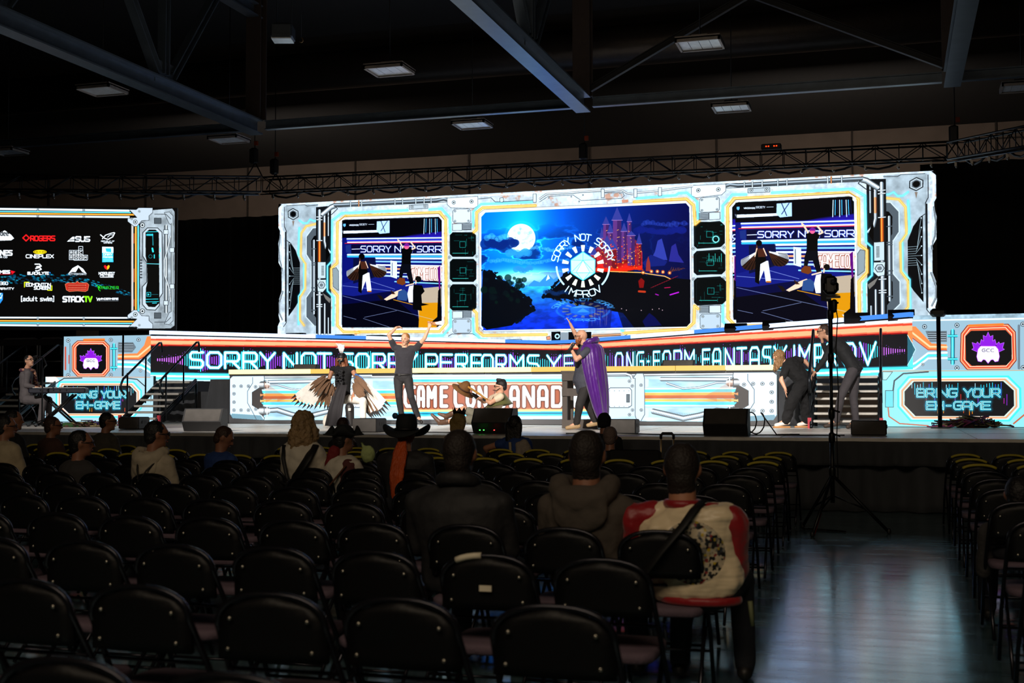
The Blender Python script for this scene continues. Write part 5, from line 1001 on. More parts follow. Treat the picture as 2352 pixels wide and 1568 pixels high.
def bb(t):
    P = [WL1, VC, WR1]; L1 = math.dist(WL1, VC); L2 = math.dist(VC, WR1); s = t*(L1+L2)
    if s <= L1: f = s/L1; a, b = P[0], P[1]
    else: f = (s-L1)/L2; a, b = P[1], P[2]
    return (a[0]+(b[0]-a[0])*f, a[1]+(b[1]-a[1])*f-.06, zb1+.055)
bars(bb, 0, 18, lambda t: ((190, 215, 255), 2.0) if (t < .12 or .22 < t < .36 or .6 < t < .7 or .8 < t < .9) else ((70, 140, 235), 1.2), 'blue_light_bar', lambda i: 'blue-white light bar on the upper deck edge, %s from the left' % ORD[i], 'blue light bars on the upper deck')

# ------------------------------------------------------------------ stairs
TUBE = mat('rail_steel', (40, 44, 50), .3, .6); RED = mat('red_pad', (210, 60, 76), .5)
def tube_rail(name, t, X, y0, y1, z0, z1):
    mb = MB(); mb.tube([(X, y0+.12, z0-.20), (X, y0+.02, z0-.12), (X, y0, z0), (X, y0+.08, z0+.12), (X, y1-.05, z1), (X, y1+.03, z1+.01), (X, y1+.06, z1-.06), (X, y1+.06, z1-.2)], .024, 8); r = mb.build('handrail', TUBE, t)
    for f, zz_ in ((.16, 0), (.62, 0)):
        y = y0+(y1-y0)*f; z = z0+.12+(z1-z0-.12)*f; MB().tube([(X, y, z), (X, y, max(z-1.0, STG+.01))], .018, 8).build('rail_post', TUBE, t)
    MB().box((X, y0-.02, STG+.09), (.06, .05, .18)).build('red_stop', RED, t)
def stairs(label, xc, y0, run, n, w, z0, rise):
    t = thing('stage_stairs', label, 'stairs', (xc, y0, STG))
    for i in range(n): MB().box((xc, y0+i*run+.13, z0+i*rise), (w, .27, .045), None, .01).build('tread', ALU, t)
    for s in (-1, 1):
        X = xc+s*(w/2+.03); k = MB(); dy = n*run; dz = n*rise; 
        for o in (0, .16): k.tube([(X, y0-.05, z0-.1+o*.3), (X, y0+dy, z0-.12+dz+o*.3)], .026, 6)
        k.box((X, y0+dy/2, z0+dz/2-.1), (.03, math.hypot(dy, dz), .12), np.array([[1, 0, 0], [0, dy/math.hypot(dy, dz), -dz/math.hypot(dy, dz)], [0, dz/math.hypot(dy, dz), dy/math.hypot(dy, dz)]]))
        k.build('stringer', TUBE, t); MB().tube([(X, y0+dy, STG+.01), (X, y0+dy, z0+dz-.1)], .025, 8).build('leg', TUBE, t)
        tube_rail('rail', t, X+s*.03, y0+.05, y0+dy, 1.76, 2.68)
    return t
pl = PZ(316, 962, 1.04); stairs('left metal stage stairs with two curved tube handrails', float(PY(318, 960, 22.6)[0]), 22.6, .215, 7, .80, 1.06, .127)
stairs('right metal stage stairs with red-tipped handrails behind the bending man', float(PY(1941, 960, 21.95)[0]), 21.95, .2, 7, 1.05, 1.07, .127)
stairs('far left metal stage stairs cut by the photo edge, behind the keyboard player', float(PY(-20, 950, 22.7)[0]), 22.7, .235, 7, .80, 1.06, .127)
def guard(x0, x1, Y, z0, z1, lab):
    t = thing('guard_rail', lab, 'guard rail', ((x0+x1)/2, Y, z0)); r = .08; GT = mat('guard_grey', (110, 112, 116), .4, .4)
    MB().tube([(x0, Y, z0), (x0, Y, z1-r), (x0+r*.3, Y, z1-r*.3), (x0+r, Y, z1), (x1-r, Y, z1), (x1-r*.3, Y, z1-r*.3), (x1, Y, z1-r), (x1, Y, z0)], .022, 8).build('frame', GT, t)
    for f in (.18, .52): MB().tube([(x0, Y, z0+(z1-z0)*f), (x1, Y, z0+(z1-z0)*f)], .016, 6).build('crossbar', GT, t)
GY = 24.6; g = lambda x: float(PY(x, 800, GY)[0])
for a, b, l in ((-60, 0, 'black tube guard rail cut by the left photo edge'), (6, 86, 'black tube guard rail above the keyboard player'), (92, 143, 'narrow black tube guard rail beside the left crest panel')): guard(g(a), g(b), GY, 1.75, 2.86, l)
MB_ = MB().box((g(30), GY+.6, 1.68), (5.0, 1.4, .12)); tag(MB_.build('side_landing', mat('deck_frame', (40, 40, 42), .5)), 'dark side landing behind the guard rails at far left', 'stage')
for k, x in enumerate((-40, 60, 130)): MB().tube([(g(x), GY, STG), (g(x), GY, 1.62)], .03, 6).build('leg', TUBE, MB_ and bpy.data.objects['side_landing'])

# ------------------------------------------------------------------ lighting truss
TRS = mat('truss_black', (20, 21, 23), .4, .5)
def truss(label, a, b, zb, zt, d=.42):
    a = A(a[0], a[1], 0); b = A(b[0], b[1], 0); L = np.linalg.norm(b-a); u = (b-a)/L; n = A(-u[1], u[0], 0)
    t = thing('lighting_truss', label, 'truss', (a+b)/2+A(0, 0, (zb[0]+zb[1])/2)); k = max(2, int(L/.55))
    Z = lambda f, q: q[0]+(q[1]-q[0])*f
    P = lambda f, s, q: a+u*L*f+n*d*s+A(0, 0, Z(f, q))
    for s in (0, 1):
        for q, nm in ((zb, 'lower_chord'), (zt, 'upper_chord')): MB().tube([P(0, s, q), P(1, s, q)], .026, 6).build(nm, TRS, t)
    br = MB()
    for i in range(k+1):
        f = i/k
        br.tube([P(f, 0, zb), P(f, 0, zt)], .012, 5); br.tube([P(f, 1, zb), P(f, 1, zt)], .012, 5); br.tube([P(f, 0, zb), P(f, 1, zb)], .012, 5); br.tube([P(f, 0, zt), P(f, 1, zt)], .012, 5)
        if i < k:
            g_ = (i+1)/k; 
            for s in (0, 1): br.tube([P(f, s, zb if i % 2 else zt), P(g_, s, zt if i % 2 else zb)], .012, 5)
            br.tube([P(f, 0, zb), P(g_, 1, zb)], .01, 5)
    br.build('lacing', TRS, t)
    CLM = mat('clamp', (140, 136, 130), .35, .7); pipe = MB(); pipe.tube([P(0, 0, zb)+A(0, -.12, -.10), P(1, 0, zb)+A(0, -.12, -.10)], .02, 6); pipe.build('hanging_pipe', mat('pipe_grey', (70, 82, 92), .35, .6), t); hp_ = bpy.data.objects[-1] if False else [c_ for c_ in t.children if c_.name.startswith('hanging_pipe')][-1]
    m2 = max(3, int(L/.75))
    for i in range(m2): q = P((i+.5)/m2, 0, zb)+A(0, -.12, -.16); cl = MB(); cl.box(q, (.05, .05, .10)); cl.ell(q+A(.02, 0, -.06), (.03, .03, .04), None, 8, 5); cl.build('cable_clamp', CLM, hp_)
    sw = MB()  # cable swags
    for i in range(int(L/1.1)):
        f0 = i/(L/1.1); f1 = min(1, f0+1.1/L); q0 = P(f0, 1, zb); q1 = P(f1, 1, zb)
        sw.tube([q0*(1-v)+q1*v+A(0, 0, .02-.16*math.sin(math.pi*v)) for v in (0, .25, .5, .75, 1)], .03, 5)
    sw.build('cable_swag', BLK, t)
    return t
TY = 32.5
ta = PY(603, 440, TY); tb = PY(2176, 361, TY); tc_ = PY(603, 403, TY); td = PY(2176, 321, TY)
truss('long black lighting truss above the main LED wall', ta, tb, (ta[2], tb[2]), (tc_[2]-.05, td[2]-.05))
la, lb = planpt(-80, 99), planpt(596, 89)
truss('black lighting truss above the sponsor screen', la, lb, (PL(-80, 433, la, lb)[2], PL(596, 440, la, lb)[2]), (PL(-80, 399, la, lb)[2], PL(596, 405, la, lb)[2]))
ra, rb_ = planpt(2186, 98), planpt(2440, 118)
truss('black lighting truss running off the right edge of the photo', ra, rb_, (PL(2186, 362, ra, rb_)[2], PL(2440, 318, ra, rb_)[2]), (PL(2186, 322, ra, rb_)[2], PL(2440, 268, ra, rb_)[2]))
HO = mat('hoist_body', (28, 28, 30), .5); ORG = mat('hoist_orange', (150, 60, 30), .5)
for (x, y, Yp, lab) in ((583, 350, 32.3, 'chain hoist hanging above the joint of the left and main trusses'), (1340, 340, 32.7, 'chain hoist holding the main truss above the castle picture'), (2190, 300, 32.3, 'chain hoist at the right end of the main truss'), (630, 375, 32.7, 'second chain hoist right of the left truss joint')):
    p = PY(x, y, Yp); t = thing('chain_hoist', lab, 'hoist', p+A(0, 0, -.5))
    MB().box(p+A(0, 0, -.1), (.22, .2, .45), None, .04).build('motor', HO, t); MB().box(p+A(.1, -.05, .25), (.1, .08, .12)).build('hook_block', ORG, t)
    MB().tube([p+A(.03, 0, .1), (p[0]+.03, p[1], CEIL)], .014, 6).build('chain', TRS, t); MB().tube([p+A(.05, 0, -.3), p+A(.3, 0, -.75)], .018, 6).build('sling', TRS, t); MB().tube([p+A(.05, 0, -.3), p+A(-.25, 0, -.75)], .018, 6).build('sling', TRS, t)
p = PY(1772, 338, 32.6); t = thing('dimmer_box', 'small rack box with red indicator lights on the main truss', 'rack box', p)
MB().box(p, (.5, .3, .14), None, .02).build('case', HO, t)
for s_ in (-.12, -.06, .08, .14): MB().box(p+A(s_, -.155, 0), (.035, .01, .03)).build('indicator_light', glow('ind_red', (255, 70, 20), 1.5), t)
# ------------------------------------------------------------------ people
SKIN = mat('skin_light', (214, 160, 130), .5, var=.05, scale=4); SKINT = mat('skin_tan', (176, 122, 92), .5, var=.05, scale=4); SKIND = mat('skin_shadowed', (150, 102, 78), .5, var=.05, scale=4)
EYE = mat('eye_dark', (30, 24, 24), .3); LIP = mat('lips', (150, 80, 74), .5); LENS = mat('glasses_frame', (20, 20, 24), .25)
def finish(o, vox, sm=3, disp=0.0, dscale=.08):
    r = o.modifiers.new('skin_over', 'REMESH'); r.mode = 'VOXEL'; r.voxel_size = vox; r.use_smooth_shade = True
    s = o.modifiers.new('soften', 'SMOOTH'); s.factor = .6; s.iterations = sm
    if disp:
        k = 'folds%.3f' % dscale; tx = bpy.data.textures.get(k) or bpy.data.textures.new(k, 'CLOUDS'); tx.noise_scale = dscale; tx.noise_depth = 2
        d = o.modifiers.new('cloth_folds', 'DISPLACE'); d.texture = tx; d.strength = disp; d.mid_level = .5; d.texture_coords = 'LOCAL'
    return o
def handm(mb, wr, d, pn, curl=.5, thumb=1, sc=1.0):
    d = unit(d); pn = unit(pn-d*np.dot(pn, d)); s = np.cross(d, pn)*thumb
    kn = wr+d*.085*sc
    mb.cap(wr, wr+d*.03*sc, .024*sc, .028*sc, 8)
    for i, (o, L) in enumerate(((.030, .068), (.010, .078), (-.010, .072), (-.029, .056))):
        k = kn+s*o*sc-d*abs(o)*.25; mb.cap(wr+d*.02*sc+s*o*.55*sc, k, .016*sc, .0125*sc, 8)
        c1 = curl*.7; c2 = curl*1.5; d1 = d*math.cos(c1)+pn*math.sin(c1)+s*o*2.2; d2 = d*math.cos(c2)+pn*math.sin(c2)+s*o*2.0
        m = k+unit(d1)*L*.55*sc; mb.cap(k, m, .0105*sc, .0095*sc, 6); mb.cap(m, m+unit(d2)*L*.5*sc, .0095*sc, .008*sc, 6)
    b = wr+d*.025*sc+s*.026*sc; t1 = b+unit(d*.6+s*.75+pn*.25)*.045*sc; mb.cap(b, t1, .015*sc, .011*sc, 8); mb.cap(t1, t1+unit(d*.85+s*.25+pn*(.3+curl*.5))*.034*sc, .011*sc, .009*sc, 6)
def torso(mb, J, w, grow=0.0, low=0.0, belly=0.0, top=True):
    pv, ch, nk = J['pv'], J['ch'], J['nk']; hl = unit(J['hipR']-J['hipL']); sl = unit(J['shR']-J['shL']); rings = []
    hw = np.linalg.norm(J['hipR']-J['hipL'])/2
    up0 = unit(ch-pv)
    st = [(-.16-low, .92*w*.36+.0, .10), (-.05-low*.5, w*.40, .115), (.10, w*.39, .112+belly), (.28, w*.365, .105+belly*.7), (.55, w*.40, .118), (.78, w*.46, .122), (.92, w*.42, .10), (1.0, w*.20, .075), (1.06, .058, .058)]
    if not top: st = st[:-1]
    for t, rx, ry in st:
        if t < .55: c = pv+(ch-pv)*(t/.55)
        else: c = ch+(nk-ch)*((t-.55)/.45)
        q = min(max(t, 0), 1); a = unit(hl*(1-q)+sl*q); u = unit((ch-pv)*(1-q)+(nk-ch)*q); f = unit(np.cross(u, a)); a = unit(np.cross(f, u)) * (1 if np.dot(np.cross(f, u), a) > 0 else -1)
        rings.append([c+a*(rx+grow)*math.cos(k)+f*(ry+grow)*math.sin(k) for k in [2*math.pi*i/20 for i in range(20)]])
    mb.loft(rings)
def person(label, J, fd, hup=(0, 0, 1), skin=None, top=None, sleeve=1.0, legs=None, shoe=None, hair=None, hairf=None, w=.42, vox=.010, hands=((0, 1), (0, 1)), glasses=False, face=True, low=0.0, belly=0.0, shorts=None, cat='person', hsc=1.0, scale=1.0, sgrow=.016, fold=.012, topname='shirt', legname='trousers', shoename='shoe', sitting=False, hairname='hair', hdisp=.012, legw=1.0):
    skin = skin or SKIN; base = A(J['pv'][0], J['pv'][1], min(J['toL'][2], J['toR'][2])-.03)
    t = thing('person', label, cat, base)
    R = frame(fd, hup); r, f, u = R[:, 0], R[:, 1], R[:, 2]; hd = J['hd']; k = hsc
    mb = MB(); mb.ell(hd+u*.012*k, (.076*k, .096*k, .104*k), R); mb.ell(hd+f*.026*k-u*.058*k, (.055*k, .066*k, .062*k), R); mb.ell(hd+f*.07*k-u*.098*k, (.026*k, .02*k, .018*k), R)
    mb.cap(hd+f*.092*k+u*.012*k, hd+f*.112*k-u*.026*k, .009*k, .0145*k, 8); mb.ell(hd+f*.088*k+u*.03*k, (.05*k, .014*k, .012*k), R)
    for s in (-1, 1): mb.ell(hd+r*s*.079*k-f*.004, (.010*k, .022*k, .033*k), R)
    mb.cap(J['nk']-(hd-J['nk'])*.25, hd-u*.05*k-f*.015, .060*k**2.2, .054*k**2.2)
    torso(mb, J, w-.05, -.012)
    for s in 'LR':
        sh, el, wr = J['sh'+s], J['el'+s], J['wr'+s]; mb.cap(J['nk']*.35+sh*.65, sh, .05, .048); mb.cap(sh, el, .049, .038); mb.cap(el, el*.6+wr*.4, .040, .036); mb.cap(el*.6+wr*.4, wr, .036, .025)
        hp, kn, an = J['hip'+s], J['kn'+s], J['an'+s]; mb.cap(hp, kn, .078, .052); mb.cap(kn, kn*.65+an*.35, .050, .052); mb.cap(kn*.65+an*.35, an, .052, .034); mb.cap(an, J['to'+s]*.8+an*.2, .034, .026)
        hd_ = J.get('hand'+s); hn = J.get('palm'+s, A(0, 0, -1.0)); cu = J.get('curl'+s, .5)
        handm(mb, wr, hd_ if hd_ is not None else wr-el, A(*hn), cu, 1 if s == 'L' else -1)
    finish(mb.build('body', skin, t), vox, 3)
    if face:
        for s in (-1, 1):
            MB().ell(hd+f*.089*k+r*s*.030*k+u*.012*k, (.011*k, .007*k, .006*k), R, 8, 5).build('eye', EYE, t)
        MB().ell(hd+f*.096*k-u*.058*k, (.021*k, .007*k, .005*k), R, 8, 5).build('mouth', LIP, t)
    if glasses:
        g = MB(); 
        for s in (-1, 1):
            c = hd+f*.104*k+r*s*.033*k+u*.010*k; g.tube([c+r*.025*k*math.cos(a)+u*.018*k*math.sin(a) for a in np.linspace(0, 2*math.pi, 11)], .0035, 5)
            g.tube([c+r*s*.025*k, hd+r*s*.086*k+u*.01*k-f*.0], .0035, 5)
        g.build('glasses', LENS, t)
    if hair is not None:
        h = MB()
        if hairf is None: h.ell(hd-f*.018*k+u*.026*k, (.084*k, .098*k, .100*k), R); h.ell(hd-f*.045*k-u*.03*k, (.068*k, .062*k, .07*k), R); (h.ell(hd-f*.03*k-u*.075*k, (.066*k, .06*k, .07*k), R) if k > 1.05 else None)
        else: hairf(h, hd, r, f, u, k)
        finish(h.build(hairname, hair, t), max(vox, .009), 2, hdisp, .03)
    if top is not None:
        g = MB(); torso(g, J, w, sgrow-.008, low, belly)
        for s in 'LR':
            sh, el, wr = J['sh'+s], J['el'+s], J['wr'+s]; g.cap(J['nk']*.5+sh*.5, sh, .066, .064); q = min(sleeve, .5)*2
            g.cap(sh, sh+(el-sh)*q, .064, .052+.012*(q < .8))
            if sleeve > .5: q = (sleeve-.5)*2; g.cap(el, el+(wr-el)*q, .052, .040)
        finish(g.build(topname, top, t), vox*1.15, 2, fold, .09)
    if legs is not None:
        g = MB(); hl = unit(J['hipR']-J['hipL']); pv = J['pv']
        g.ell(pv-A(0, 0, .01), (w*.41, .13, .13), np.column_stack([hl, np.cross(A(0, 0, 1), hl), A(0, 0, 1.0)]))
        for s in 'LR':
            hp, kn, an = J['hip'+s], J['kn'+s], J['an'+s]
            if shorts: g.cap(hp, hp+(kn-hp)*shorts, .098, .085)
            else: g.cap(hp, kn, .096*legw, .070*legw**1.5); g.cap(kn, kn*.3+an*.7, .069*legw**1.5, .060*legw**1.6); g.cap(kn*.3+an*.7, an, .060*legw**1.6, .056*legw**1.6)
        finish(g.build(legname, legs, t), vox*1.15, 2, fold, .11)
    if shoe is not None:
        for s in 'LR':
            an, to = J['an'+s], J['to'+s]; fdv = unit(A(to[0]-an[0], to[1]-an[1], (to[2]-an[2]+.05)*.5)); g = MB()
            g.cap(an-A(0, 0, .0), an-A(0, 0, .03), .045, .046); g.cap(an-fdv*.03-A(0, 0, .045), to+fdv*.01, .042, .034)
            finish(g.build(shoename, shoe, t), vox, 1)
    return t
def J_(Y, **k):  # joints given as photo px (+ optional depth offset) on the plane at depth Y
    out = {}
    for n, v in k.items(): out[n] = PY(v[0], v[1], Y+(v[2] if len(v) > 2 else 0))
    return out
HB = mat('hair_blond', (168, 112, 58), .6, bump=.5, bscale=60); HK = mat('hair_black', (18, 15, 14), .55, bump=.5, bscale=60); HBR = mat('hair_brown', (58, 38, 28), .6, bump=.5, bscale=60); HA = mat('hair_auburn', (120, 62, 34), .6, bump=.6, bscale=50)
CHA = mat('charcoal_cotton', (37, 35, 42), .85, bump=.3, bscale=18, sheen=.2); PNT = mat('charcoal_trousers', (34, 32, 34), .85, bump=.35, bscale=14); BLC = mat('black_cotton', (17, 17, 19), .9, bump=.3, bscale=16)
SHB = mat('shoe_black', (30, 28, 28), .5); SHW = mat('shoe_white', (226, 222, 214), .5); TANSH = mat('shoe_tan', (170, 140, 100), .6); GUM = mat('gum_sole', (196, 140, 84), .6)

# 1. man with both arms raised
Yp = 22.5
J = J_(Yp, hd=(931, 779), nk=(929, 801), ch=(929, 824), pv=(926, 864), shL=(955, 800), elL=(975, 777, -.1), wrL=(985, 753, -.1), shR=(906, 798), elR=(893, 769, -.1), wrR=(910, 752, -.05), hipL=(937, 870), hipR=(915, 870), knL=(944, 911, -.1), anL=(960, 958, .05), toL=(968, 969, -.15), knR=(916, 911, -.1), anR=(923, 958, .05), toR=(924, 971, -.2))
J['handR'] = A(.8, 0, .1); J['palmR'] = A(0, -.4, -1); J['handL'] = A(.2, 0, 1.0); J['palmL'] = A(-.3, -1, 0); J['curlL'] = .9; J['curlR'] = .8
t = person('standing man in charcoal T-shirt raising both arms beside the winged performer', J, (-.05, -1, -.08), top=CHA, sleeve=.24, legs=PNT, shoe=SHB, hair=HB, low=-.02, w=.44)
MB().tube([J['hd']+q for q in (A(.085, -.02, -.01), A(.07, -.09, -.05), A(.03, -.125, -.06))], .005, 5).build('headset_microphone', LENS, t)
b = MB(); c = J['pv']+A(0, 0, .03); b.tube([c+A(.165*math.cos(a), .125*math.sin(a), 0) for a in np.linspace(0, 2*math.pi, 20)], .02, 6); b.box(c+A(-.02, -.14, 0), (.05, .015, .04)); b.build('belt', SHB, t)
pb = PY(1003, 743, Yp-.1); tt = thing('toy_bird', 'small white and brown bird prop held up in the raised hand', 'bird prop', pb)
MB().ell(pb, (.10, .035, .04)).ell(pb+A(-.1, 0, .02), (.035, .03, .03)).build('body', mat('prop_brown', (170, 116, 70), .7), tt)
MB().prism([pb+A(-.02, -.03, .02), pb+A(.12, -.03, .05), pb+A(.16, -.03, -.03), pb+A(.02, -.03, -.02)], (0, -.02, 0)).build('wing', mat('prop_white', (235, 230, 225), .7), tt)
# 2. winged performer kneeling on one knee
Yp = 21.9
J = J_(Yp, hd=(786, 825), nk=(788, 845), ch=(788, 870), pv=(787, 912), shL=(809, 848), elL=(824, 878, -.1), wrL=(812, 905, -.2), shR=(764, 848), elR=(754, 876, -.1), wrR=(768, 902, -.25), hipL=(797, 916), hipR=(777, 916), knL=(834, 920, -.35), anL=(834, 966, -.3), toL=(838, 978, -.5), knR=(770, 968, -.25), anR=(778, 972, .2), toR=(782, 976, .35))
def hairlong(h, hd, r, f, u, k):
    h.ell(hd-f*.02+u*.02, (.088, .1, .1), frame(f, u))
    for s in (-1, 1):
        for j in range(4): h.cap(hd+r*s*(.06+.012*j)-f*(.03-.02*j), hd+r*s*(.09+.012*j)-u*(.34-.03*j)+f*(.04+.015*j), .035, .02, 8)
WT = mat('white_trousers', (232, 226, 214), .8, bump=.3, bscale=12)
t = person('kneeling performer in black bird mask with large brown and white feather wings', J, (.0, -1, -.3), skin=SKINT, top=BLC, sleeve=.02, legs=WT, shoe=SHB, hair=HA, hairf=hairlong, w=.38, fold=.02)
R = frame((.0, -1, -.3)); hd = J['hd']; r, f, u = R.T
m = MB(); m.ell(hd+u*.035-f*.01, (.086, .104, .095), R); m.ell(hd+f*.06-u*.0, (.07, .05, .045), R); m.cap(hd+f*.09+u*.0, hd+f*.16-u*.07, .03, .008, 8); finish(m.build('bird_mask', mat('mask_black', (22, 22, 26), .45), t), .008, 2)
for s in (-1, 1): MB().ell(hd+f*.116+r*s*.034+u*.014, (.012, .008, .008), R, 8, 5).build('mask_eyehole', mat('eye_white', (200, 190, 180), .4), t)
PLW = mat('plume_white', (240, 240, 244), .8, bump=.4, bscale=40)
pm = MB(); rs = random.Random(4)
for i in range(18):
    a = hd+u*.10+r*rs.uniform(-.02, .02); c = a+u*rs.uniform(.12, .2)+r*rs.uniform(-.07, .05); e = c+r*rs.uniform(-.02, .07)+u*rs.uniform(-.06, .03); pm.tube([a, c, e], [.008, .02, .004], 6)
pm.build('plume', PLW, t)
rf = MB()
for i in range(90):
    z = rs.uniform(-.40, -.04); c = J['nk']+A(rs.uniform(-.07, .07), -.135-rs.uniform(0, .05), z); rf.ell(c, (.03, .018, .018), rotz(rs.uniform(0, 3)), 7, 5)
finish(rf.build('ruffle_front', mat('ruffle_black', (16, 16, 20), .7), t), .009, 1)
rb = []
for i, (x, y, hw) in enumerate(((788, 884, .10), (780, 905, .13), (772, 935, .15), (765, 978, .17))):
    c = PY(x, y, Yp-.30-.04*i); rb.append([c+A((j/7*2-1)*hw, .03*math.sin(j*1.7), 0) for j in range(8)])
MB().grid(rb, .02).build('robe_panel', mat('robe_grey', (36, 33, 36), .8), t)
kb = MB(); kb.cap(PY(803, 935, Yp-.3), PY(805, 972, Yp-.3), .085, .07); kb.build('tall_boot', SHB, t); MB().box(PY(803, 940, Yp-.4), (.05, .02, .05)).build('boot_buckle', ALU, t)
sk = MB(); sk.ell(PY(754, 966, Yp-.2)+A(0, 0, -.01), (.10, .12, .14)); finish(sk.build('white_skirt_hem', WT, t), .012, 2, .02, .06)
FB_, FBR, FWH, FBL, FTP = mat('feather_brown', (104, 74, 50), .75, bump=.5, bscale=50), None, mat('feather_white', (232, 228, 220), .75, bump=.4, bscale=50), mat('feather_blue', (30, 84, 150), .7), mat('feather_black', (24, 20, 20), .75)
def feather(mb, root, tip, wid, mi, tipmi=None, n=A(0, -1, 0)):
    d = tip-root; L = np.linalg.norm(d); d = d/L; s = unit(np.cross(d, n)); prof = [(0, .15), (.12, .6), (.4, 1), (.68, .95), (.84, .66), (1, .05)]
    k = [root+d*L*t_+n*(.02*math.sin(t_*3)) for t_, q in prof]
    for i in range(5):
        mb.mi = tipmi if (tipmi is not None and i >= 4) else mi; q0 = prof[i][1]*wid/2; q1 = prof[i+1][1]*wid/2; th = n*.006
        mb.add([k[i]-s*q0, k[i]+th, k[i]+s*q0, k[i+1]-s*q1, k[i+1]+th, k[i+1]+s*q1, k[i]-th*.5, k[i+1]-th*.5], [(0, 1, 4, 3), (1, 2, 5, 4), (0, 3, 7, 6), (6, 7, 5, 2)], False)
FM = [FB_, FWH, FBL, FTP]
def wing(nm, rootA, rootB, tips, cov, side):
    wt = MB(); n = len(tips)
    for i, tp in enumerate(tips):
        f_ = i/(n-1); root = PY(rootA[0]*(1-f_)+rootB[0]*f_, rootA[1]*(1-f_)+rootB[1]*f_, Yp-.06-.010*i); tip = PY(tp[0], tp[1], Yp-.08-.014*i); c = 1 if tp[2] == 'w' else 0
        feather(wt, root, tip, .085, c, 3, A(.3*side, -1, 0))
    w_ = wt.build('flight_feathers', FM, t)
    cv_ = MB(); rs = random.Random(len(tips))
    for i in range(cov):
        f_ = i/(cov-1); k = rs.random(); x = rootA[0]*(1-f_)+rootB[0]*f_; y = rootA[1]*(1-f_)+rootB[1]*f_; tp = tips[min(n-1, int(f_*n))]
        a = PY(x+rs.uniform(-4, 4), y+rs.uniform(-5, 5), Yp-.20-.12*k); q = .20+.34*k; e = PY(x+(tp[0]-x)*q+rs.uniform(-3, 3), y+(tp[1]-y)*q+rs.uniform(-3, 3), Yp-.23-.12*k); feather(cv_, a, e, .06, 2 if (f_ < .25 and k < .45) else 0, 3 if rs.random() < .3 else None, A(.3*side, -1, .1))
    cv_.build('covert_feathers', FM, t)
wing('wing', (746, 862), (770, 892), [(668, 916, 'w'), (670, 924, 'w'), (676, 931, 'w'), (686, 934, 'w'), (694, 938, 'w'), (704, 940, 'w'), (712, 939, 'w'), (722, 940, 'b'), (734, 938, 'b'), (745, 940, 'b'), (752, 942, 'b'), (760, 944, 'w'), (766, 940, 'b'), (776, 915, 'b')], 46, -1)
wing('wing', (816, 860), (812, 890), [(898, 934, 'w'), (893, 942, 'w'), (888, 950, 'w'), (882, 954, 'w'), (876, 958, 'b'), (870, 957, 'w'), (865, 958, 'b'), (860, 960, 'w'), (856, 962, 'b'), (851, 958, 'b'), (846, 948, 'b'), (843, 935, 'b')], 50, 1)
# 3. seated archer balancing a hat on a stick
Yp = 20.7
J = J_(Yp, hd=(1150, 889), nk=(1147, 908), ch=(1138, 928), pv=(1118, 962), shL=(1150, 911, -.18), elL=(1126, 925, -.3), wrL=(1111, 915, -.25), shR=(1142, 911, .18), elR=(1112, 922, .15), wrR=(1086, 906, .0), hipL=(1116, 968, -.1), hipR=(1114, 966, .1), knL=(1066, 962, -.2), anL=(1014, 970, -.15), toL=(992, 952, -.15), knR=(1066, 938, .15), anR=(1028, 955, .2), toR=(1008, 950, .2))
J['handL'] = A(-1, 0, .25); J['handR'] = A(-1, 0, .35); J['curlL'] = 1.1; J['curlR'] = 1.1
CRM = mat('cream_linen', (222, 200, 172), .85, bump=.3, bscale=20); GRN = mat('olive_cape', (84, 84, 34), .85, bump=.3, bscale=14, sheen=.2); SHO = mat('grey_shorts', (128, 124, 108), .85)
def undercut(h, hd, r, f, u, k): h.ell(hd-f*.01+u*.055, (.082, .1, .075), frame(f, u)); h.ell(hd-f*.06+u*.01, (.07, .05, .07), frame(f, u)); h.cap(hd+u*.11-f*.05, hd+u*.125+f*.06, .035, .03)
BOOT = mat('brown_boot', (84, 56, 38), .5, bump=.3, bscale=20)
t = person('seated performer in olive cape reclining on the stage with brown boots', J, (-1, -.15, .08), top=CRM, sleeve=.2, legs=SHO, shorts=.75, legname='shorts', shoe=None, hair=HK, hairf=undercut, glasses=True, w=.40)
for s in 'LR':
    g = MB(); an, to = J['an'+s], J['to'+s]; up = unit(J['kn'+s]-an); g.cap(an, an+up*.12, .05, .056); g.cap(an-up*.02, to, .046, .026); g.cap(an-up*.03+A(.02, 0, -.02), an-up*.08+A(.02, 0, -.02), .022, .018); finish(g.build('ankle_boot', BOOT, t), .010, 1)
rows = []
for i in range(9):
    v = i/8; row = []
    for j in range(14):
        a = math.radians(-150+300*j/13); c = J['nk']*(1-v)+(J['pv']+A(.22, 0, .22))*v; rr = .09+.19*v+.012*math.sin(j*2.1)*v
        row.append(c+A(math.cos(a)*rr*.8+.0, math.sin(a)*rr, .04*math.cos(a)))
    rows.append(row)
MB().grid(rows, .012).build('cape', GRN, t)
MB().tube([J['nk']+A(-.05, -.15, -.02), J['ch']+A(-.06, -.17, 0), J['pv']+A(-.05, -.14, .15)], .02, 6, .5).build('shoulder_strap', mat('leather_brown', (92, 52, 30), .6), t)
for s in 'LR': 
    g = MB(); g.cap(J['wr'+s]*.6+J['el'+s]*.4, J['wr'+s], .036, .033); g.build('glove_cuff', SHB, t)
MB().tube([J['hd']+q for q in (A(.02, -.085, -.01), A(-.06, -.08, -.06), A(-.13, -.03, -.05))], .006, 5).build('headset_microphone', LENS, t)
STK = mat('bamboo_stick', (196, 140, 60), .5); a = PY(1051, 878, Yp-.1); b = PY(1128, 925, Yp-.32); t = thing('wooden_bow', 'yellow wooden bow held out by the seated performer', 'bow', b)
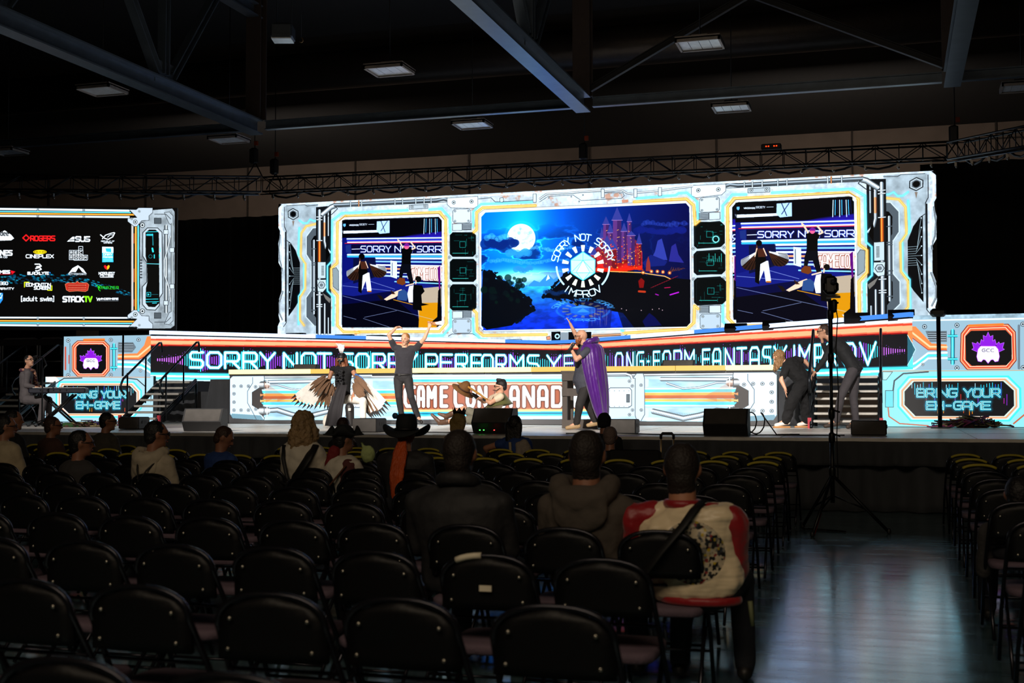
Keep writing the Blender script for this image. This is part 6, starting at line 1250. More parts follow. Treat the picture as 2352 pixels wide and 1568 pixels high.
MB().tube([a, a*.66+b*.34+A(0, 0, .035), a*.33+b*.67+A(0, 0, .03), b], [.012, .02, .02, .012], 8).build('bow_limb', STK, t); MB().tube([a, PY(1078, 912, Yp-.15), b], .004, 4).build('bow_string', SHB, t)
hc = PY(1066, 892, Yp-.12); t = thing('felt_hat', 'brown pointed felt hat tipped on the end of the bow', 'hat', hc); HT = mat('brown_felt', (122, 82, 40), .85, bump=.4, bscale=30)
ax = unit(A(.55, -.1, .8)); x = unit(np.cross(ax, A(0, 1, 0))); y = np.cross(ax, x)
hcb = MB().loft([[hc+ax*h+(x*math.cos(q)+y*math.sin(q))*rr for q in [2*math.pi*j/20 for j in range(20)]] for h, rr in ((-.07, .02), (-.06, .20), (-.045, .215), (-.02, .115), (.05, .10), (.10, .075), (.14, .03))]).build('crown_and_brim', HT, t)
MB().loft([[hc+ax*h+(x*math.cos(q)+y*math.sin(q))*rr for q in [2*math.pi*j/20 for j in range(20)]] for h, rr in ((-.022, .118), (.005, .114), (.01, .10))]).build('hat_band', mat('hat_band', (70, 40, 22), .7), hcb)
# 4. bald bearded man in purple cape
Yp = 20.1
J = J_(Yp, hd=(1336, 773), nk=(1344, 797), ch=(1340, 832), pv=(1340, 885), shL=(1349, 806, -.20), elL=(1324, 826, -.32), wrL=(1313, 803, -.25), shR=(1341, 803, .2), elR=(1322, 768, .28), wrR=(1312, 748, .22), hipL=(1343, 893, -.1), hipR=(1340, 893, .1), knL=(1331, 930, -.2), anL=(1324, 972, -.12), toL=(1304, 982, -.15), knR=(1352, 932, .1), anR=(1366, 966, .15), toR=(1352, 976, .12))
J['handL'] = A(-.15, 0, 1); J['palmL'] = A(.9, -.2, 0); J['curlL'] = 1.2; J['handR'] = A(-.45, 0, 1); J['palmR'] = A(-1, 0, -.4); J['curlR'] = .25
t = person('bald bearded man in purple velvet cape speaking into a microphone', J, (-1, -.1, 0), top=mat('slate_shirt', (62, 64, 74), .8, bump=.3), sleeve=.22, legs=mat('black_jeans', (38, 35, 34), .85, bump=.35, bscale=14), shoe=TANSH, hair=None, glasses=True, w=.47, belly=.06, low=.04)
R = frame((-1, -.1, 0)); r, f, u = R.T; hd = J['hd']
bd = MB(); bd.ell(hd+f*.045-u*.075, (.060, .062, .055), R); bd.cap(hd+f*.06-u*.09, hd+f*.075-u*.13, .04, .02); bd.ell(hd+r*.068-u*.04+f*.02, (.016, .03, .05), R); bd.ell(hd-r*.068-u*.04+f*.02, (.016, .03, .05), R); finish(bd.build('beard', mat('beard_ginger', (150, 84, 48), .7, bump=.5, bscale=60), t), .008, 2, .008, .02)
VEL = mat('purple_velvet', (74, 8, 118), .42, var=.3, scale=7, bump=.5, bscale=22, stretch=(1, 1, .25), sheen=.35)
rows = []
prof = [(1352, 784, 10, .09), (1352, 797, 27, .20), (1353, 812, 29, .25), (1357, 840, 28, .27), (1363, 872, 27, .28), (1370, 905, 23, .27), (1376, 935, 19, .25), (1383, 962, 12, .20)]
for i, (x, y, hw, dp) in enumerate(prof):
    row = []; v = i/7
    for j in range(30):
        a = math.radians(-118+236*j/29); fold = 1+.10*v*math.sin(j*1.45+v*2)+.07*math.sin(j*2.3+v*1.5)
        c = PY(x-hw, y, Yp); cc = PY(x, y, Yp)
        hwm = abs(cc[0]-c[0])*1.15
        row.append(cc+A(math.cos(a)*hwm*fold, -math.sin(a)*dp*fold if True else 0, (.03*math.cos(a) if i else 0)))
    rows.append(row)
o = MB().grid(rows, .012).build('cape', VEL, t); s = o.modifiers.new('smooth', 'SUBSURF'); s.levels = 1; s.render_levels = 1
for k in range(3): pass
hz = MB(); 
for j in range(12): a0 = math.radians(-70+140*j/11); 
hz.tube([PY(1352, 790, Yp)+A(math.cos(math.radians(a))*.13+.0, -math.sin(math.radians(a))*.13, .02+.05*math.cos(math.radians(a))) for a in range(-120, 121, 20)], [.02, .035, .045, .05, .05, .055, .055, .055, .05, .05, .045, .035, .02], 10); finish(hz.build('cape_collar', VEL, t), .012, 1, .02, .06)
mc = PY(1317, 791, Yp-.33); me = PY(1298, 813, Yp-.33); tt = thing('microphone', 'handheld microphone at the bearded man with purple cape', 'microphone', me)
MB().ell(mc, (.027, .027, .03)).build('mesh_head', mat('mic_mesh', (90, 90, 92), .4, .7), tt); MB().tube([mc, me], [.021, .013], 8).build('handle', SHB, tt)
# 5. bending woman in black
Yp = 22.3
J = J_(Yp, hd=(1789, 820), nk=(1803, 836), ch=(1822, 846), pv=(1846, 872), shL=(1806, 848, -.2), elL=(1794, 872, -.25), wrL=(1804, 893, -.3), shR=(1826, 826, .15), elR=(1848, 828, .15), wrR=(1862, 845, .1), hipL=(1846, 878, -.11), hipR=(1850, 876, .11), knL=(1818, 920, -.2), anL=(1806, 964, -.1), toL=(1784, 976, -.15), knR=(1848, 922, .1), anR=(1854, 964, .15), toR=(1836, 975, .15))
J['handL'] = A(.1, -.1, -1); J['palmL'] = A(1, 0, 0); J['curlL'] = .2; J['handR'] = A(.6, 0, -.7); J['curlR'] = .6
def bob(h, hd, r, f, u, k):
    h.ell(hd-f*.02+u*.025, (.092, .108, .1), frame(f, u))
    for q in range(9): a = math.radians(-140+35*q); h.cap(hd+(r*math.sin(a)-f*math.cos(a))*.07, hd+(r*math.sin(a)-f*math.cos(a))*.10-A(0, 0, .17), .04, .028, 8)
BL2 = mat('hair_dark_blond', (136, 100, 62), .6, bump=.6, bscale=50)
t = person('bending woman in loose black clothes with blond bob and white trainers', J, (-.75, -.35, -.55), (-.4, 0, .9), top=BLC, sleeve=.3, legs=BLC, shoe=SHW, hair=BL2, hairf=bob, w=.44, sgrow=.05, fold=.05, low=.1, legw=1.3, hdisp=.045)
for s in 'LR': shp = [c_ for c_ in t.children if c_.name.startswith('shoe')]['LR'.index(s)]; g = MB(); c = (J['an'+s]+J['to'+s])/2; fdv = unit(A(*(J['to'+s]-J['an'+s])[:2], 0)); g.box(A(c[0], c[1], STG+.015)-fdv*.0, (.30, .095, .028), np.column_stack([fdv, np.cross(A(0, 0, 1), fdv), A(0, 0, 1)]), .01); g.build('gum_sole', GUM, shp)
# 6. tall bending man
Yp = 21.9-.25
J = J_(Yp, hd=(1892, 761), nk=(1911, 781), ch=(1938, 806), pv=(1962, 844), shL=(1912, 790, -.2), elL=(1893, 826, -.25), wrL=(1873, 854, -.22), shR=(1918, 783, .18), elR=(1898, 806, .1), wrR=(1889, 786, .0), hipL=(1958, 852, -.11), hipR=(1964, 850, .1), knL=(1932, 909, -.2), anL=(1921, 966, -.1), toL=(1897, 978, -.15), knR=(1960, 912, .1), anR=(1966, 966, .1), toR=(1948, 980, .0))
J['handL'] = A(-.6, 0, -.6); J['curlL'] = .7; J['handR'] = A(-.2, -.1, 1); J['palmR'] = A(-.6, 0, .2); J['curlR'] = 1.0
t = person('tall bending man in black sweater and grey trousers with hand at his mouth', J, (-1, -.12, -.12), (-.25, 0, 1), top=mat('black_sweater', (34, 35, 38), .8, bump=.3, bscale=18), sleeve=.92, legs=mat('grey_chinos', (72, 68, 72), .85, bump=.3, bscale=14), shoe=mat('brown_shoe', (70, 58, 50), .6), hair=HBR, glasses=True, w=.44)
# 7. keyboard player
Yp = 20.6
J = J_(Yp, hd=(67, 829), nk=(61, 850), ch=(60, 873), pv=(60, 912), shL=(57, 855, .19), elL=(60, 882, .25), wrL=(88, 886, .2), shR=(64, 857, -.19), elR=(60, 885, -.25), wrR=(82, 889, -.2), hipL=(62, 918, .11), hipR=(62, 918, -.11), knL=(112, 918, .2), anL=(112, 966, .2), toL=(126, 976, .2), knR=(100, 920, -.15), anR=(93, 966, -.15), toR=(108, 976, -.15))
GRY = mat('grey_suit', (98, 92, 94), .85, bump=.3, bscale=16)
t = person('keyboard player in grey clothes and patterned scarf singing at the left', J, (.95, -.25, .25), top=GRY, sleeve=.9, legs=GRY, shoe=SHB, hair=HK, glasses=True, w=.42, low=.02)
SCF = mat('patterned_scarf', (70, 30, 60), .8, col2=(190, 140, 110), scale=26, mix=(.5, .56))
g = MB(); n_ = J['nk']; g.tube([n_+A(.10*math.cos(a), .10*math.sin(a), .0) for a in np.linspace(0, 2*math.pi, 14)], .04, 8)
for dy in (-.1, .1): g.cap(n_+A(.09, dy, -.02), n_+A(.16, dy, -.34), .04, .05)
finish(g.build('scarf', SCF, t), .011, 1, .015, .05)
# ------------------------------------------------------------------ props on stage
WDG = mat('speaker_black', (30, 30, 32), .55, bump=.15, bscale=80); GRL = mat('speaker_grille', (84, 80, 76), .6, .3, bump=.4, bscale=300)
def wedge(label, x, y, z, Y, w, h, d, ang=0.0, grille=True, cat='stage monitor'):
    p = PZ(x, y, z) if Y is None else PY(x, y, Y); p = A(p[0], p[1], z); t = thing('stage_monitor', label, cat, p, None); R = rotz(ang)
    prof = [(-d*.18, 0), (-d*.42, h*.42), (-d*.10, h), (d*.42, h), (d*.5, 0)]
    P = [p+R@A(-w/2, a, b+.004) for a, b in prof]; MB().prism(P, R@A(w, 0, 0)).build('cabinet', WDG, t)
    if grille:
        a, b = A(0, -d*.42, h*.42), A(0, -d*.10, h); a2, b2 = A(0, -d*.18, 0), a; n = unit(np.cross(A(1, 0, 0), b-a))
        q0, q1 = a*.94+b*.06, a*.06+b*.94; MB().prism([p+R@(q0+A(-w*.46, -.004, .004)), p+R@(q0+A(w*.46, -.004, .004)), p+R@(q1+A(w*.46, -.004, .004)), p+R@(q1+A(-w*.46, -.004, .004))], R@(-n*.012)).build('grille', GRL, t)
    MB().box(p+R@A(w*.3, -d*.1, h*.15), (.1, .02, .05), R).build('handle_recess', BLK, t.children[0])
    return t
def boxsp(label, xa, xb, yb, ytop, z, d=.35, grey=None):
    a = PZ(xa, yb, z); b = PZ(xb, yb, z); c = (a+b)/2; w = abs(b[0]-a[0]); h = PY((xa+xb)/2, ytop, c[1])[2]-z; c = A(c[0], c[1]+d/2, z)
    t = thing('stage_monitor', label, 'stage monitor', c); MB().box(c+A(0, 0, h/2+.004), (w, d, h), None, .015).build('cabinet', WDG, t); MB().box(c+A(0, -d/2-.004, h/2+.004), (w*.94, .012, h*.9)).build('grille', GRL, t)
    MB().box(c+A(w/2+.003, 0, h*.6), (.012, .14, .05)).build('side_handle', BLK, t.children[0]); return t
wedge('large grey floor monitor at the left front of the stage', 470, 990, STG, None, .62, .36, .5, .25)
boxsp('low speaker box seen from its side in front of the left sign', 268, 322, 986, 958, STG, .34)
boxsp('black floor monitor in front of the winged performer', 806, 868, 993, 961, STG, .4)
wedge('black floor monitor with small lights in front of the reclining archer', 1136, 996, STG, None, .60, .37, .45)
boxsp('black floor monitor behind the man with the black beanie', 1388, 1462, 996, 963, STG, .3)
wedge('black floor monitor with yellow cable coil right of centre', 1669, 1001, STG, None, .60, .37, .45)
boxsp('plain black floor monitor at the feet of the tall bending man', 1954, 2037, 1000, 966, STG, .32)
p = PZ(1136, 996, STG); 
for k, (dx, c) in enumerate(((-.16, (80, 255, 90)), (-.1, (80, 255, 90)), (.06, (255, 60, 60)))): MB().box((p[0]+dx, p[1]-.205, STG+.06), (.018, .01, .014)).build('indicator_light', glow('led_%d' % k, c, 3), bpy.data.objects['stage_monitor.003'])
LZ_ = LZ
def deckbox(label, x, y, z, Y, w, h, d, ang=0.0):
    q = PY(x, y, Y); wedge(label, x, y, z, Y, w, h, d, ang)
wedge('small monitor wedge on the middle riser left of the winged performer', 703, 850, LZ+.005, LY+.9, .50, .20, .34, .2)
wedge('long monitor wedge on the middle riser below the word FORM', 1559, 850, LZ+.005, LY+.6, .62, .20, .30, .0)
DB = [(452, 757, 26.6, 'low dark box on the upper deck, second from the left end'), (556, 757, 27.3, 'low dark box on the upper deck left of the main LED wall'), (678, 765, 27.6, 'dark monitor box in front of the lower left corner of the main LED wall'), (790, 767, 28.6, 'dark box under the left live picture, left of two'), (862, 768, 29.2, 'small round-topped lamp under the left live picture'), (905, 768, 29.4, 'dark box behind the raised hands of the standing man'), (1690, 754, 27.0, 'dark blue box left of the bending pair on the upper deck'), (1778, 748, 26.2, 'dark blue box on the upper deck above the bending woman'), (1968, 733, 24.3, 'dark wedge on the upper deck right of the camera pole'), (2070, 726, 23.7, 'dark wedge near the right end of the upper deck')]
for x, y, Y, l in DB:
    q = PY(x, y, Y); zt = 2.845; s_ = F/((q-CC)@CF); wedge(l, x, y, zt, Y, .46, .20, .3, 0, grille=False, cat='stage box')
# thin poles on the upper level
for x, y0, y1, lab in ((283, 768, 862, 'thin black pole in front of the left flank panel'), (2155, 722, 848, 'black pole with a lamp head in front of the right flank panel')):
    Yq = 22.55 if x > 1000 else 24.3; a = PY(x, y0, Yq); t = thing('lamp_pole', lab, 'pole', (a[0], a[1], STG)); MB().tube([(a[0], a[1], STG+.02), a], .022 if x < 1000 else .035, 8).build('pole', TRS, t); MB().box((a[0], a[1], STG+.012), (.3, .3, .016)).build('base_plate', TRS, t)
    if x > 1000: MB().box(a+A(0, 0, .03), (.26, .24, .14), None, .04).build('lamp_head', HO, t)
# black wooden stool frame behind the cape
Yq = 20.75; WD = mat('grey_brown_wood', (86, 78, 72), .75, bump=.2, bscale=20, stretch=(1, 1, .2))
a = PY(1291, 855, Yq); b = PY(1365, 980, Yq); t = thing('wooden_stand', 'tall grey wooden frame stand behind the man in the purple cape', 'stand', (a[0], Yq, STG)); w = .52; x0 = a[0]; zt = a[2]; 
for dx in (0, w): 
    for dy in (0, .4): MB().box((x0+dx+.05, Yq+dy, (STG+zt)/2+.004), (.09, .05, zt-STG-.008)).build('post', WD, t)
for z, h in ((zt-.06, .16), (STG+.62, .13), (STG+.08, .14)):
    MB().box((x0+w/2+.05, Yq-.03, z), (w+.09, .03, h)).build('rail', WD, t); MB().box((x0+w/2+.05, Yq+.43, z), (w+.09, .03, h)).build('rail', WD, t)
MB().box((x0+w/2+.05, Yq+.2, zt+.01), (w+.12, .5, .03)).build('top', WD, t)
# keyboard, stand, mic stand
Yk = 20.35; a = PY(86, 897, Yk); b = PY(184, 902, Yk+.3); d = unit(A(b[0]-a[0], b[1]-a[1], 0)); L = 1.05; R = np.column_stack([d, np.cross(A(0, 0, 1), d), A(0, 0, 1)]); c = (a+b)/2; zk = a[2]
t = thing('keyboard', 'black electronic stage keyboard on an X stand in front of the left sign', 'keyboard', (c[0], c[1], zk)); KB = mat('keyboard_navy', (34, 36, 50), .4)
kcs = MB().box((c[0], c[1], zk), (L, .30, .10), R, .02).build('case', KB, t)
MB().box(A(c[0], c[1], zk+.055)+R@A(0, .07, 0), (L*.93, .13, .012), R).build('white_keys', mat('key_white', (225, 225, 220), .3), kcs)
bk = MB()
for i in range(36):
    if i % 7 not in (2, 6): bk.box(A(c[0], c[1], zk+.066)+R@A(-L*.45+i*L*.9/35, .095, 0), (.012, .08, .012), R)
bk.build('black_keys', BLK, kcs)
for i in range(5): MB().box(A(c[0], c[1], zk+.01)+R@A(-.3+.12*i, -.152, 0), (.02, .01, .03), R).build('socket', TRS, kcs)
t = thing('keyboard_stand', 'black X-shaped keyboard stand', 'stand', (c[0], c[1], STG))
for s in (-1, 1): 
    for dy in (-.12, .12): MB().tube([A(c[0], c[1], 0)+R@A(-s*.34, dy, STG+.02), A(c[0], c[1], 0)+R@A(s*.30, dy, zk-.07)], .02, 8).build('leg', TRS, t)
MB().tube([A(c[0], c[1], (zk+STG)/2-.03)+R@A(0, -.15, 0), A(c[0], c[1], (zk+STG)/2-.03)+R@A(0, .15, 0)], .02, 8).build('pivot', TRS, t)
a = PY(98, 848, 20.1); t = thing('microphone_stand', 'dark microphone stand with boom in front of the keyboard player', 'microphone stand', (a[0], a[1], STG))
MB().tube([(a[0], a[1], STG+.03), a], .014, 8).build('pole', TRS, t); MB().tube([a, PY(107, 838, 20.15), PY(100, 822, 20.2), PY(84, 818, 20.3)], .012, 8).build('boom', TRS, t); MB().cap(PY(84, 818, 20.3), PY(78, 820, 20.35), .022, .028).build('microphone', HO, t)
for q in range(3): MB().tube([(a[0], a[1], STG+.12), (a[0]+.28*math.cos(q*2.1), a[1]+.28*math.sin(q*2.1), STG+.015)], .01, 6).build('foot', TRS, t)
# heaps of cloth, nets and cables
def heap(label, pts, mats_, seed, n, hgt, cat='prop pile', nm='prop_pile'):
    rs = random.Random(seed); (xa, xb, y) = pts; A0 = PZ(xa, y, STG); B0 = PZ(xb, y, STG); t = thing(nm, label, cat, (A0+B0)/2)
    for mi, (m_, kind) in enumerate(mats_):
        mb = MB()
        for i in range(n):
            f = rs.gauss(.5, .22); f = min(max(f, 0), 1); c = A0+(B0-A0)*f+A(0, rs.uniform(-.1, .35), 0); e = hgt*(1-abs(f-.55)*1.5)
            if kind == 'cord':
                q = [c+A(rs.uniform(-.25, .25), rs.uniform(-.15, .15), rs.uniform(.01, max(.02, e))) for _ in range(5)]; mb.tube(q, .012, 5)
            else: mb.ell(c+A(0, 0, rs.uniform(.02, max(.03, e*.7))), (rs.uniform(.05, .16), rs.uniform(.05, .12), rs.uniform(.02, .06)), rotz(rs.uniform(0, 3)), 8, 5)
        o = mb.build(['netting', 'folded_cloth', 'ribbon', 'rope'][mi], m_, t)
        if kind != 'cord': finish(o, .016, 1, .03, .05)
c1 = mat('cloth_maroon', (84, 38, 34), .85, col2=(40, 46, 30), scale=12); c2 = mat('netting_brown', (70, 48, 38), .9); c3 = mat('ribbon_pink', (170, 60, 110), .7, col2=(60, 60, 130), scale=9); c4 = mat('rope_beige', (176, 160, 116), .8)
heap('heap of dark cloths, netting and rope on the stage below the right sign', (2140, 2306, 982), [(c2, 'cord'), (c1, 'c'), (c3, 'cord'), (c4, 'cord')], 5, 26, .22)
heap('tangled props, green cloth and cords on the stage below the left sign', (150, 236, 980), [(c4, 'cord'), (mat('cloth_green', (40, 90, 40), .85, col2=(90, 60, 50), scale=12), 'c'), (c3, 'cord'), (c2, 'cord')], 6, 16, .12)
def cable(label, pts, r=.009, m=BLK, closed=False):
    o = MB().tube(pts, r, 6).build('cable', m); return tag(o, label, 'cable')
rs = random.Random(9)
cable('black cable lying along the stage edge right of centre', [PZ(x, y, STG)+A(0, 0, .012) for x, y in ((1300, 997), (1400, 996), (1500, 999), (1620, 1000.5), (1720, 1000.5), (1850, 1001), (1940, 1001))])
cable('black cable lying along the stage edge left of the black hat', [PZ(x, y, STG)+A(0, 0, .012) for x, y in ((870, 993.5), (900, 991), (960, 994), (1060, 994.5), (1110, 995.5))])
q = PZ(1700, 999, STG); coil = cable('coil of black cable draped over the floor monitor right of centre', [q+A(.12*math.cos(a)*(1-.02*a)+.02*a, -.02-.03*(i % 2), .17+.15*math.sin(a)) for i, a in enumerate(np.linspace(0, 14, 40))]+[q+A(.5, -.0, .012), q+A(.8, .15, .012)])
cable('loops of cable on the stage floor beside the keyboard player', [PZ(60+x*3, 975+math.sin(x*1.1)*5, STG)+A(0, 0, .012) for x in range(32)])
MB().box(q+A(-.1, -.05, .28), (.05, .03, .03)).build('yellow_tag', mat('tag_yellow', (230, 220, 40), .5), coil)
# keyboard player's chair is built with the audience chairs
# tripod with camera in the aisle
Yt = 14.35; pz = PY(1913, 1180, Yt); px_, py_ = pz[0], pz[1]
t = thing('tripod_stand', 'tall black tripod stand with a camera head standing in the aisle', 'tripod', (px_, py_, 0)); q = lambda x, y, o=0: PY(x, y, Yt+o)
MB().tube([A(px_, py_, .32), A(px_, py_, q(1913, 1000)[2])], .024, 10).build('lower_tube', TRS, t); MB().tube([A(px_, py_, q(1913, 1000)[2]), A(px_, py_, q(1913, 820)[2])], .018, 10).build('middle_tube', TRS, t); MB().tube([A(px_, py_, q(1913, 820)[2]), A(px_, py_, q(1913, 690)[2])], .024, 10).build('upper_tube', TRS, t)
for y in (1083, 1005, 950, 822, 722): MB().cap(A(px_, py_, q(1913, y)[2]-.03), A(px_, py_, q(1913, y)[2]+.03), .036, .036, 10).build('clamp_collar', TRS, t)
for y in (995, 940, 690): MB().tube([A(px_, py_, q(1913, y)[2]), A(px_+.09, py_-.02, q(1913, y)[2]-.03)], .011, 6).build('lever', TRS, t)
hub = q(1913, 1090)[2]; LG = mat('tripod_leg_red', (120, 26, 20), .5)
feet = [PZ(1844, 1212, 0), PZ(1866, 1233, 0), PZ(2042, 1226, 0)]
for k, f_ in enumerate(feet):
    MB().tube([A(px_, py_, hub), f_+A(0, 0, .02)], .018, 8).build('leg', TRS, t); m_ = A(px_, py_, hub)*.42+f_*.58; MB().tube([A(px_, py_, .40), m_], .010, 6).build('brace', TRS, t)
    e = f_-A(px_, py_, 0); MB().cap(f_+A(0, 0, .02), f_+A(0, 0, .04), .024, .022, 8).build('rubber_foot', HO, t)
MB().tube([feet[1]*.62+A(px_, py_, hub)*.38, feet[1]*.97+A(px_, py_, hub)*.03], .0195, 8).build('red_leg_band', LG, t)
c = q(1908, 655); h = MB(); h.box(c, (.135, .14, .21), None, .03); h.box(c+A(.0, 0, -.02), (.17, .13, .13), None, .03); h.build('camera_body', mat('camera_black', (22, 22, 24), .4), t); MB().cap(c+A(.03, -.07, .03), c+A(.03, -.10, .03), .035, .03, 12).build('lens', mat('lens_glass', (60, 64, 80), .1), t)
MB().box(q(1914, 682), (.15, .10, .02)).build('mount_plate', TRS, t); MB().cap(q(1916, 694), q(1916, 712), .035, .03).build('head_joint', HO, t)
cable('black cable hanging down beside the tripod pole', [q(1917, 690, -.03), q(1924, 730, -.05), q(1920, 800, -.04), q(1926, 900, -.05), q(1922, 1000, -.04), q(1925, 1100, -.05)], .006)
cable('cable loops lying on the floor under the tripod', [PZ(1843+(i*41 % 105), 1216+((i*3) % 8), 0)+A(0, 0, .012) for i in range(12)], .008)
# wheeled suitcase handle, wheelchair-like dark seat back
Yq = 14.95; a = PY(1518, 1000, Yq); b = PY(1547, 1000, Yq); t = thing('suitcase', 'dark wheeled suitcase with its metal handle pulled up by the front row', 'suitcase', ((a[0]+b[0])/2, Yq, 0)); xm = (a[0]+b[0])/2; hw = (b[0]-a[0])/2; zt = PY(1532, 998, Yq)[2]
MB().box((xm, Yq+.02, .36), (.40, .24, .60), None, .05).build('shell', HO, t)
for s in (-1, 1): MB().tube([(xm+s*hw, Yq, .64), (xm+s*hw, Yq, zt-.04)], .011, 8).build('handle_rod', mat('gold_aluminium', (196, 164, 110), .35, .8), t); MB().cap((xm+s*.15-.02, Yq, .035), (xm+s*.15+.02, Yq, .035), .033, .033, 10).build('wheel', BLK, t)
MB().tube([(xm-hw, Yq, zt-.05), (xm-hw, Yq, zt-.01), (xm-hw+.02, Yq, zt+.015), (xm+hw-.02, Yq, zt+.015), (xm+hw, Yq, zt-.01), (xm+hw, Yq, zt-.05)], .017, 8).build('grip', BLK, t)
# ------------------------------------------------------------------ folding chairs
CF_ = mat('chair_frame', (48, 48, 54), .26, .8); CB = mat('chair_back', (7, 7, 9), .5, spec=.3, bump=.1, bscale=200); CS = mat('chair_seat', (96, 80, 92), .8, bump=.2, bscale=80); RV = mat('rivet', (190, 184, 170), .22, .9); TP = mat('yellow_tape', (176, 160, 40), .6); STKR = mat('sticker', (226, 216, 190), .6)
def local(mb): mb.local = True; return mb
def arch(n=16, W=.196, ztop=.83, zs=.725, yt=-.03):
    return [(-W*abs(math.cos(a))**.82*(1 if math.cos(a) > 0 else -1), yt+.012*(1-math.sin(a)), zs+(ztop-zs)*abs(math.sin(a))**.95) for a in np.linspace(0, math.pi, n)]
fr = [(-.215, .40, .012), (-.212, .27, .30), (-.208, .12, .50)]+arch()+[(.208, .12, .50), (.212, .27, .30), (.215, .40, .012)]
frame_m = local(MB().tube(fr, .0115, 8)).mesh('frame', CF_)
bk = []
for i in range(7):
    v = i/6; z = .605+.215*v; hw = (.200-.03*(z-.6)) if z < .725 else .194*max(0, 1-((z-.725)/.100)**2.1)**.5
    bk.append([(hw*(j/8*2-1), -.005-.022*v-.018*(1-(j/8*2-1)**2), z) for j in range(9)])
back_m = MB().grid(bk, .022).mesh('backrest', CB)
st = []
for z, k in ((.415, .93), (.425, 1.0), (.452, 1.0), (.462, .95)): st.append([((.198*k)*max(-1, min(1, 1.25*math.cos(a))), .19+(.20*k)*max(-1, min(1, 1.25*math.sin(a))), z) for a in [2*math.pi*q/28 for q in range(28)]])
seat_m = MB().loft(st).mesh('seat', CS)
leg_m = MB().tube([(-.185, .33, .43), (-.19, .1, .22), (-.195, -.12, .012)], .0105, 8).mesh('rear_leg', CF_); leg2_m = MB().tube([(.185, .33, .43), (.19, .1, .22), (.195, -.12, .012)], .0105, 8).mesh('rear_leg', CF_)
BARS = [MB().tube([(-w_, y_, z_), (w_, y_, z_)], .008, 6).mesh('crossbar', CF_) for w_, y_, z_ in ((.19, -.05, .085), (.213, .33, .2), (.2, .07, .56))]
RVS = [MB().ell((x, (-.043 if z > .7 else -.030), z), (.0075, .006, .0075), None, 8, 6).mesh('rivet', RV) for x, z in ((-.140, .748), (.140, .748), (-.152, .645), (.152, .645))]
tape_m = MB().tube([p for p in arch(22)][5:17], .0135, 8).mesh('tape_strip', TP)
PARTS = [('frame', frame_m), ('backrest', back_m), ('seat', seat_m), ('rear_leg', leg_m), ('rear_leg', leg2_m), ]+[('crossbar', b_) for b_ in BARS]+[('rivet', r_) for r_ in RVS]
proto = None
def chair(x, y, rz, label, group, tape=False, z=0.0):
    global proto
    t = bpy.data.objects.new('folding_chair', None); COL.objects.link(t); t.location = (x, y, z); t.rotation_euler = (0, 0, rz); t.empty_display_size = .1
    tag(t, label, 'chair', group)
    br_ = None
    for n, m in PARTS:
        o = bpy.data.objects.new(n, m); COL.objects.link(o); o.parent = br_ if n == 'rivet' else t
        if n == 'backrest': br_ = o
    if tape: o = bpy.data.objects.new('tape_strip', tape_m); COL.objects.link(o); o.parent = t
    return t
ROWN = {0: 'nearest', 1: 'second nearest', 2: 'third nearest', 3: 'fourth nearest', 4: 'fifth nearest', 5: 'sixth nearest', 6: 'sixth from the stage', 7: 'fifth from the stage', 8: 'fourth from the stage', 9: 'third yellow-taped', 10: 'middle yellow-taped', 11: 'front yellow-taped'}
NUM = ['first', 'second', 'third', 'fourth', 'fifth', 'sixth', 'seventh', 'eighth', 'ninth', 'tenth', 'eleventh', 'twelfth', 'thirteenth', 'fourteenth', 'fifteenth', 'sixteenth', 'seventeenth', 'eighteenth', 'nineteenth', 'twentieth', 'twenty-first', 'twenty-second', 'twenty-third', 'twenty-fourth', 'twenty-fifth']
def KY(k): return 15.085-1.127*(11-k)
XR = {0: -1.0, 1: -1.03, 2: -1.11, 3: -1.08, 4: -1.22, 5: -1.26, 6: -1.22, 7: -1.22, 8: -1.26, 9: -1.27, 10: -1.32, 11: -1.31}
rc = random.Random(12); CH = {}
for k in range(12):
    Y = KY(k)+.03; xl = float(PY(0, 1000, Y)[0])-.25; n = 0; x = XR[k]
    while x > xl:
        px = 1176+F*((A(x, Y, .83)-CC)@CR)/((A(x, Y, .83)-CC)@CF)
        skip = (k >= 10 and 425 < px < 640) or (k == 10 and 640 < px < 700) or (k == 10 and 1385 < px < 1520) or (k == 11 and 1500 < px < 1560)
        if not skip:
            CH[(k, n)] = chair(x+rc.uniform(-.02, .02), Y+rc.uniform(-.025, .025), rc.uniform(-.04, .04), 'left-block folding chair, %s row, %s from the aisle' % (ROWN[k], NUM[n]), 'chairs in the left seating block', k >= 9)
        x -= .487+(.03 if k in (3, 4) and n == 0 else 0); n += 1
for k in range(2, 12):
    Y = KY(k)+.03; xr = float(PY(2352, 1000, Y)[0])+.25; n = 0; x = .76
    while x < xr:
        CH[(k, -1-n)] = chair(x+rc.uniform(-.015, .015), Y+rc.uniform(-.02, .02), rc.uniform(-.04, .04), 'right-block folding chair, %s row, %s from the aisle' % (ROWN[k], NUM[n]), 'chairs in the right seating block', k >= 9)
        x += .49; n += 1
# stickers on one chair of the third nearest row
c = CH.get((2, 1))
if c is not None:
    o = MB().box((0, -.052, .70), (.052, .004, .024)); o.local = True; o.build('white_sticker', STKR, c)
    o = MB().tube([p for p in arch(22)][6:11], .0135, 8); o.local = True; o.build('white_tape', STKR, c); c['label'] = 'black folding chair with a white sticker on its backrest'
q = PY(58, 940, 20.6); t = chair(q[0], 20.72, -math.pi/2, 'black folding chair under the keyboard player', None, z=STG)
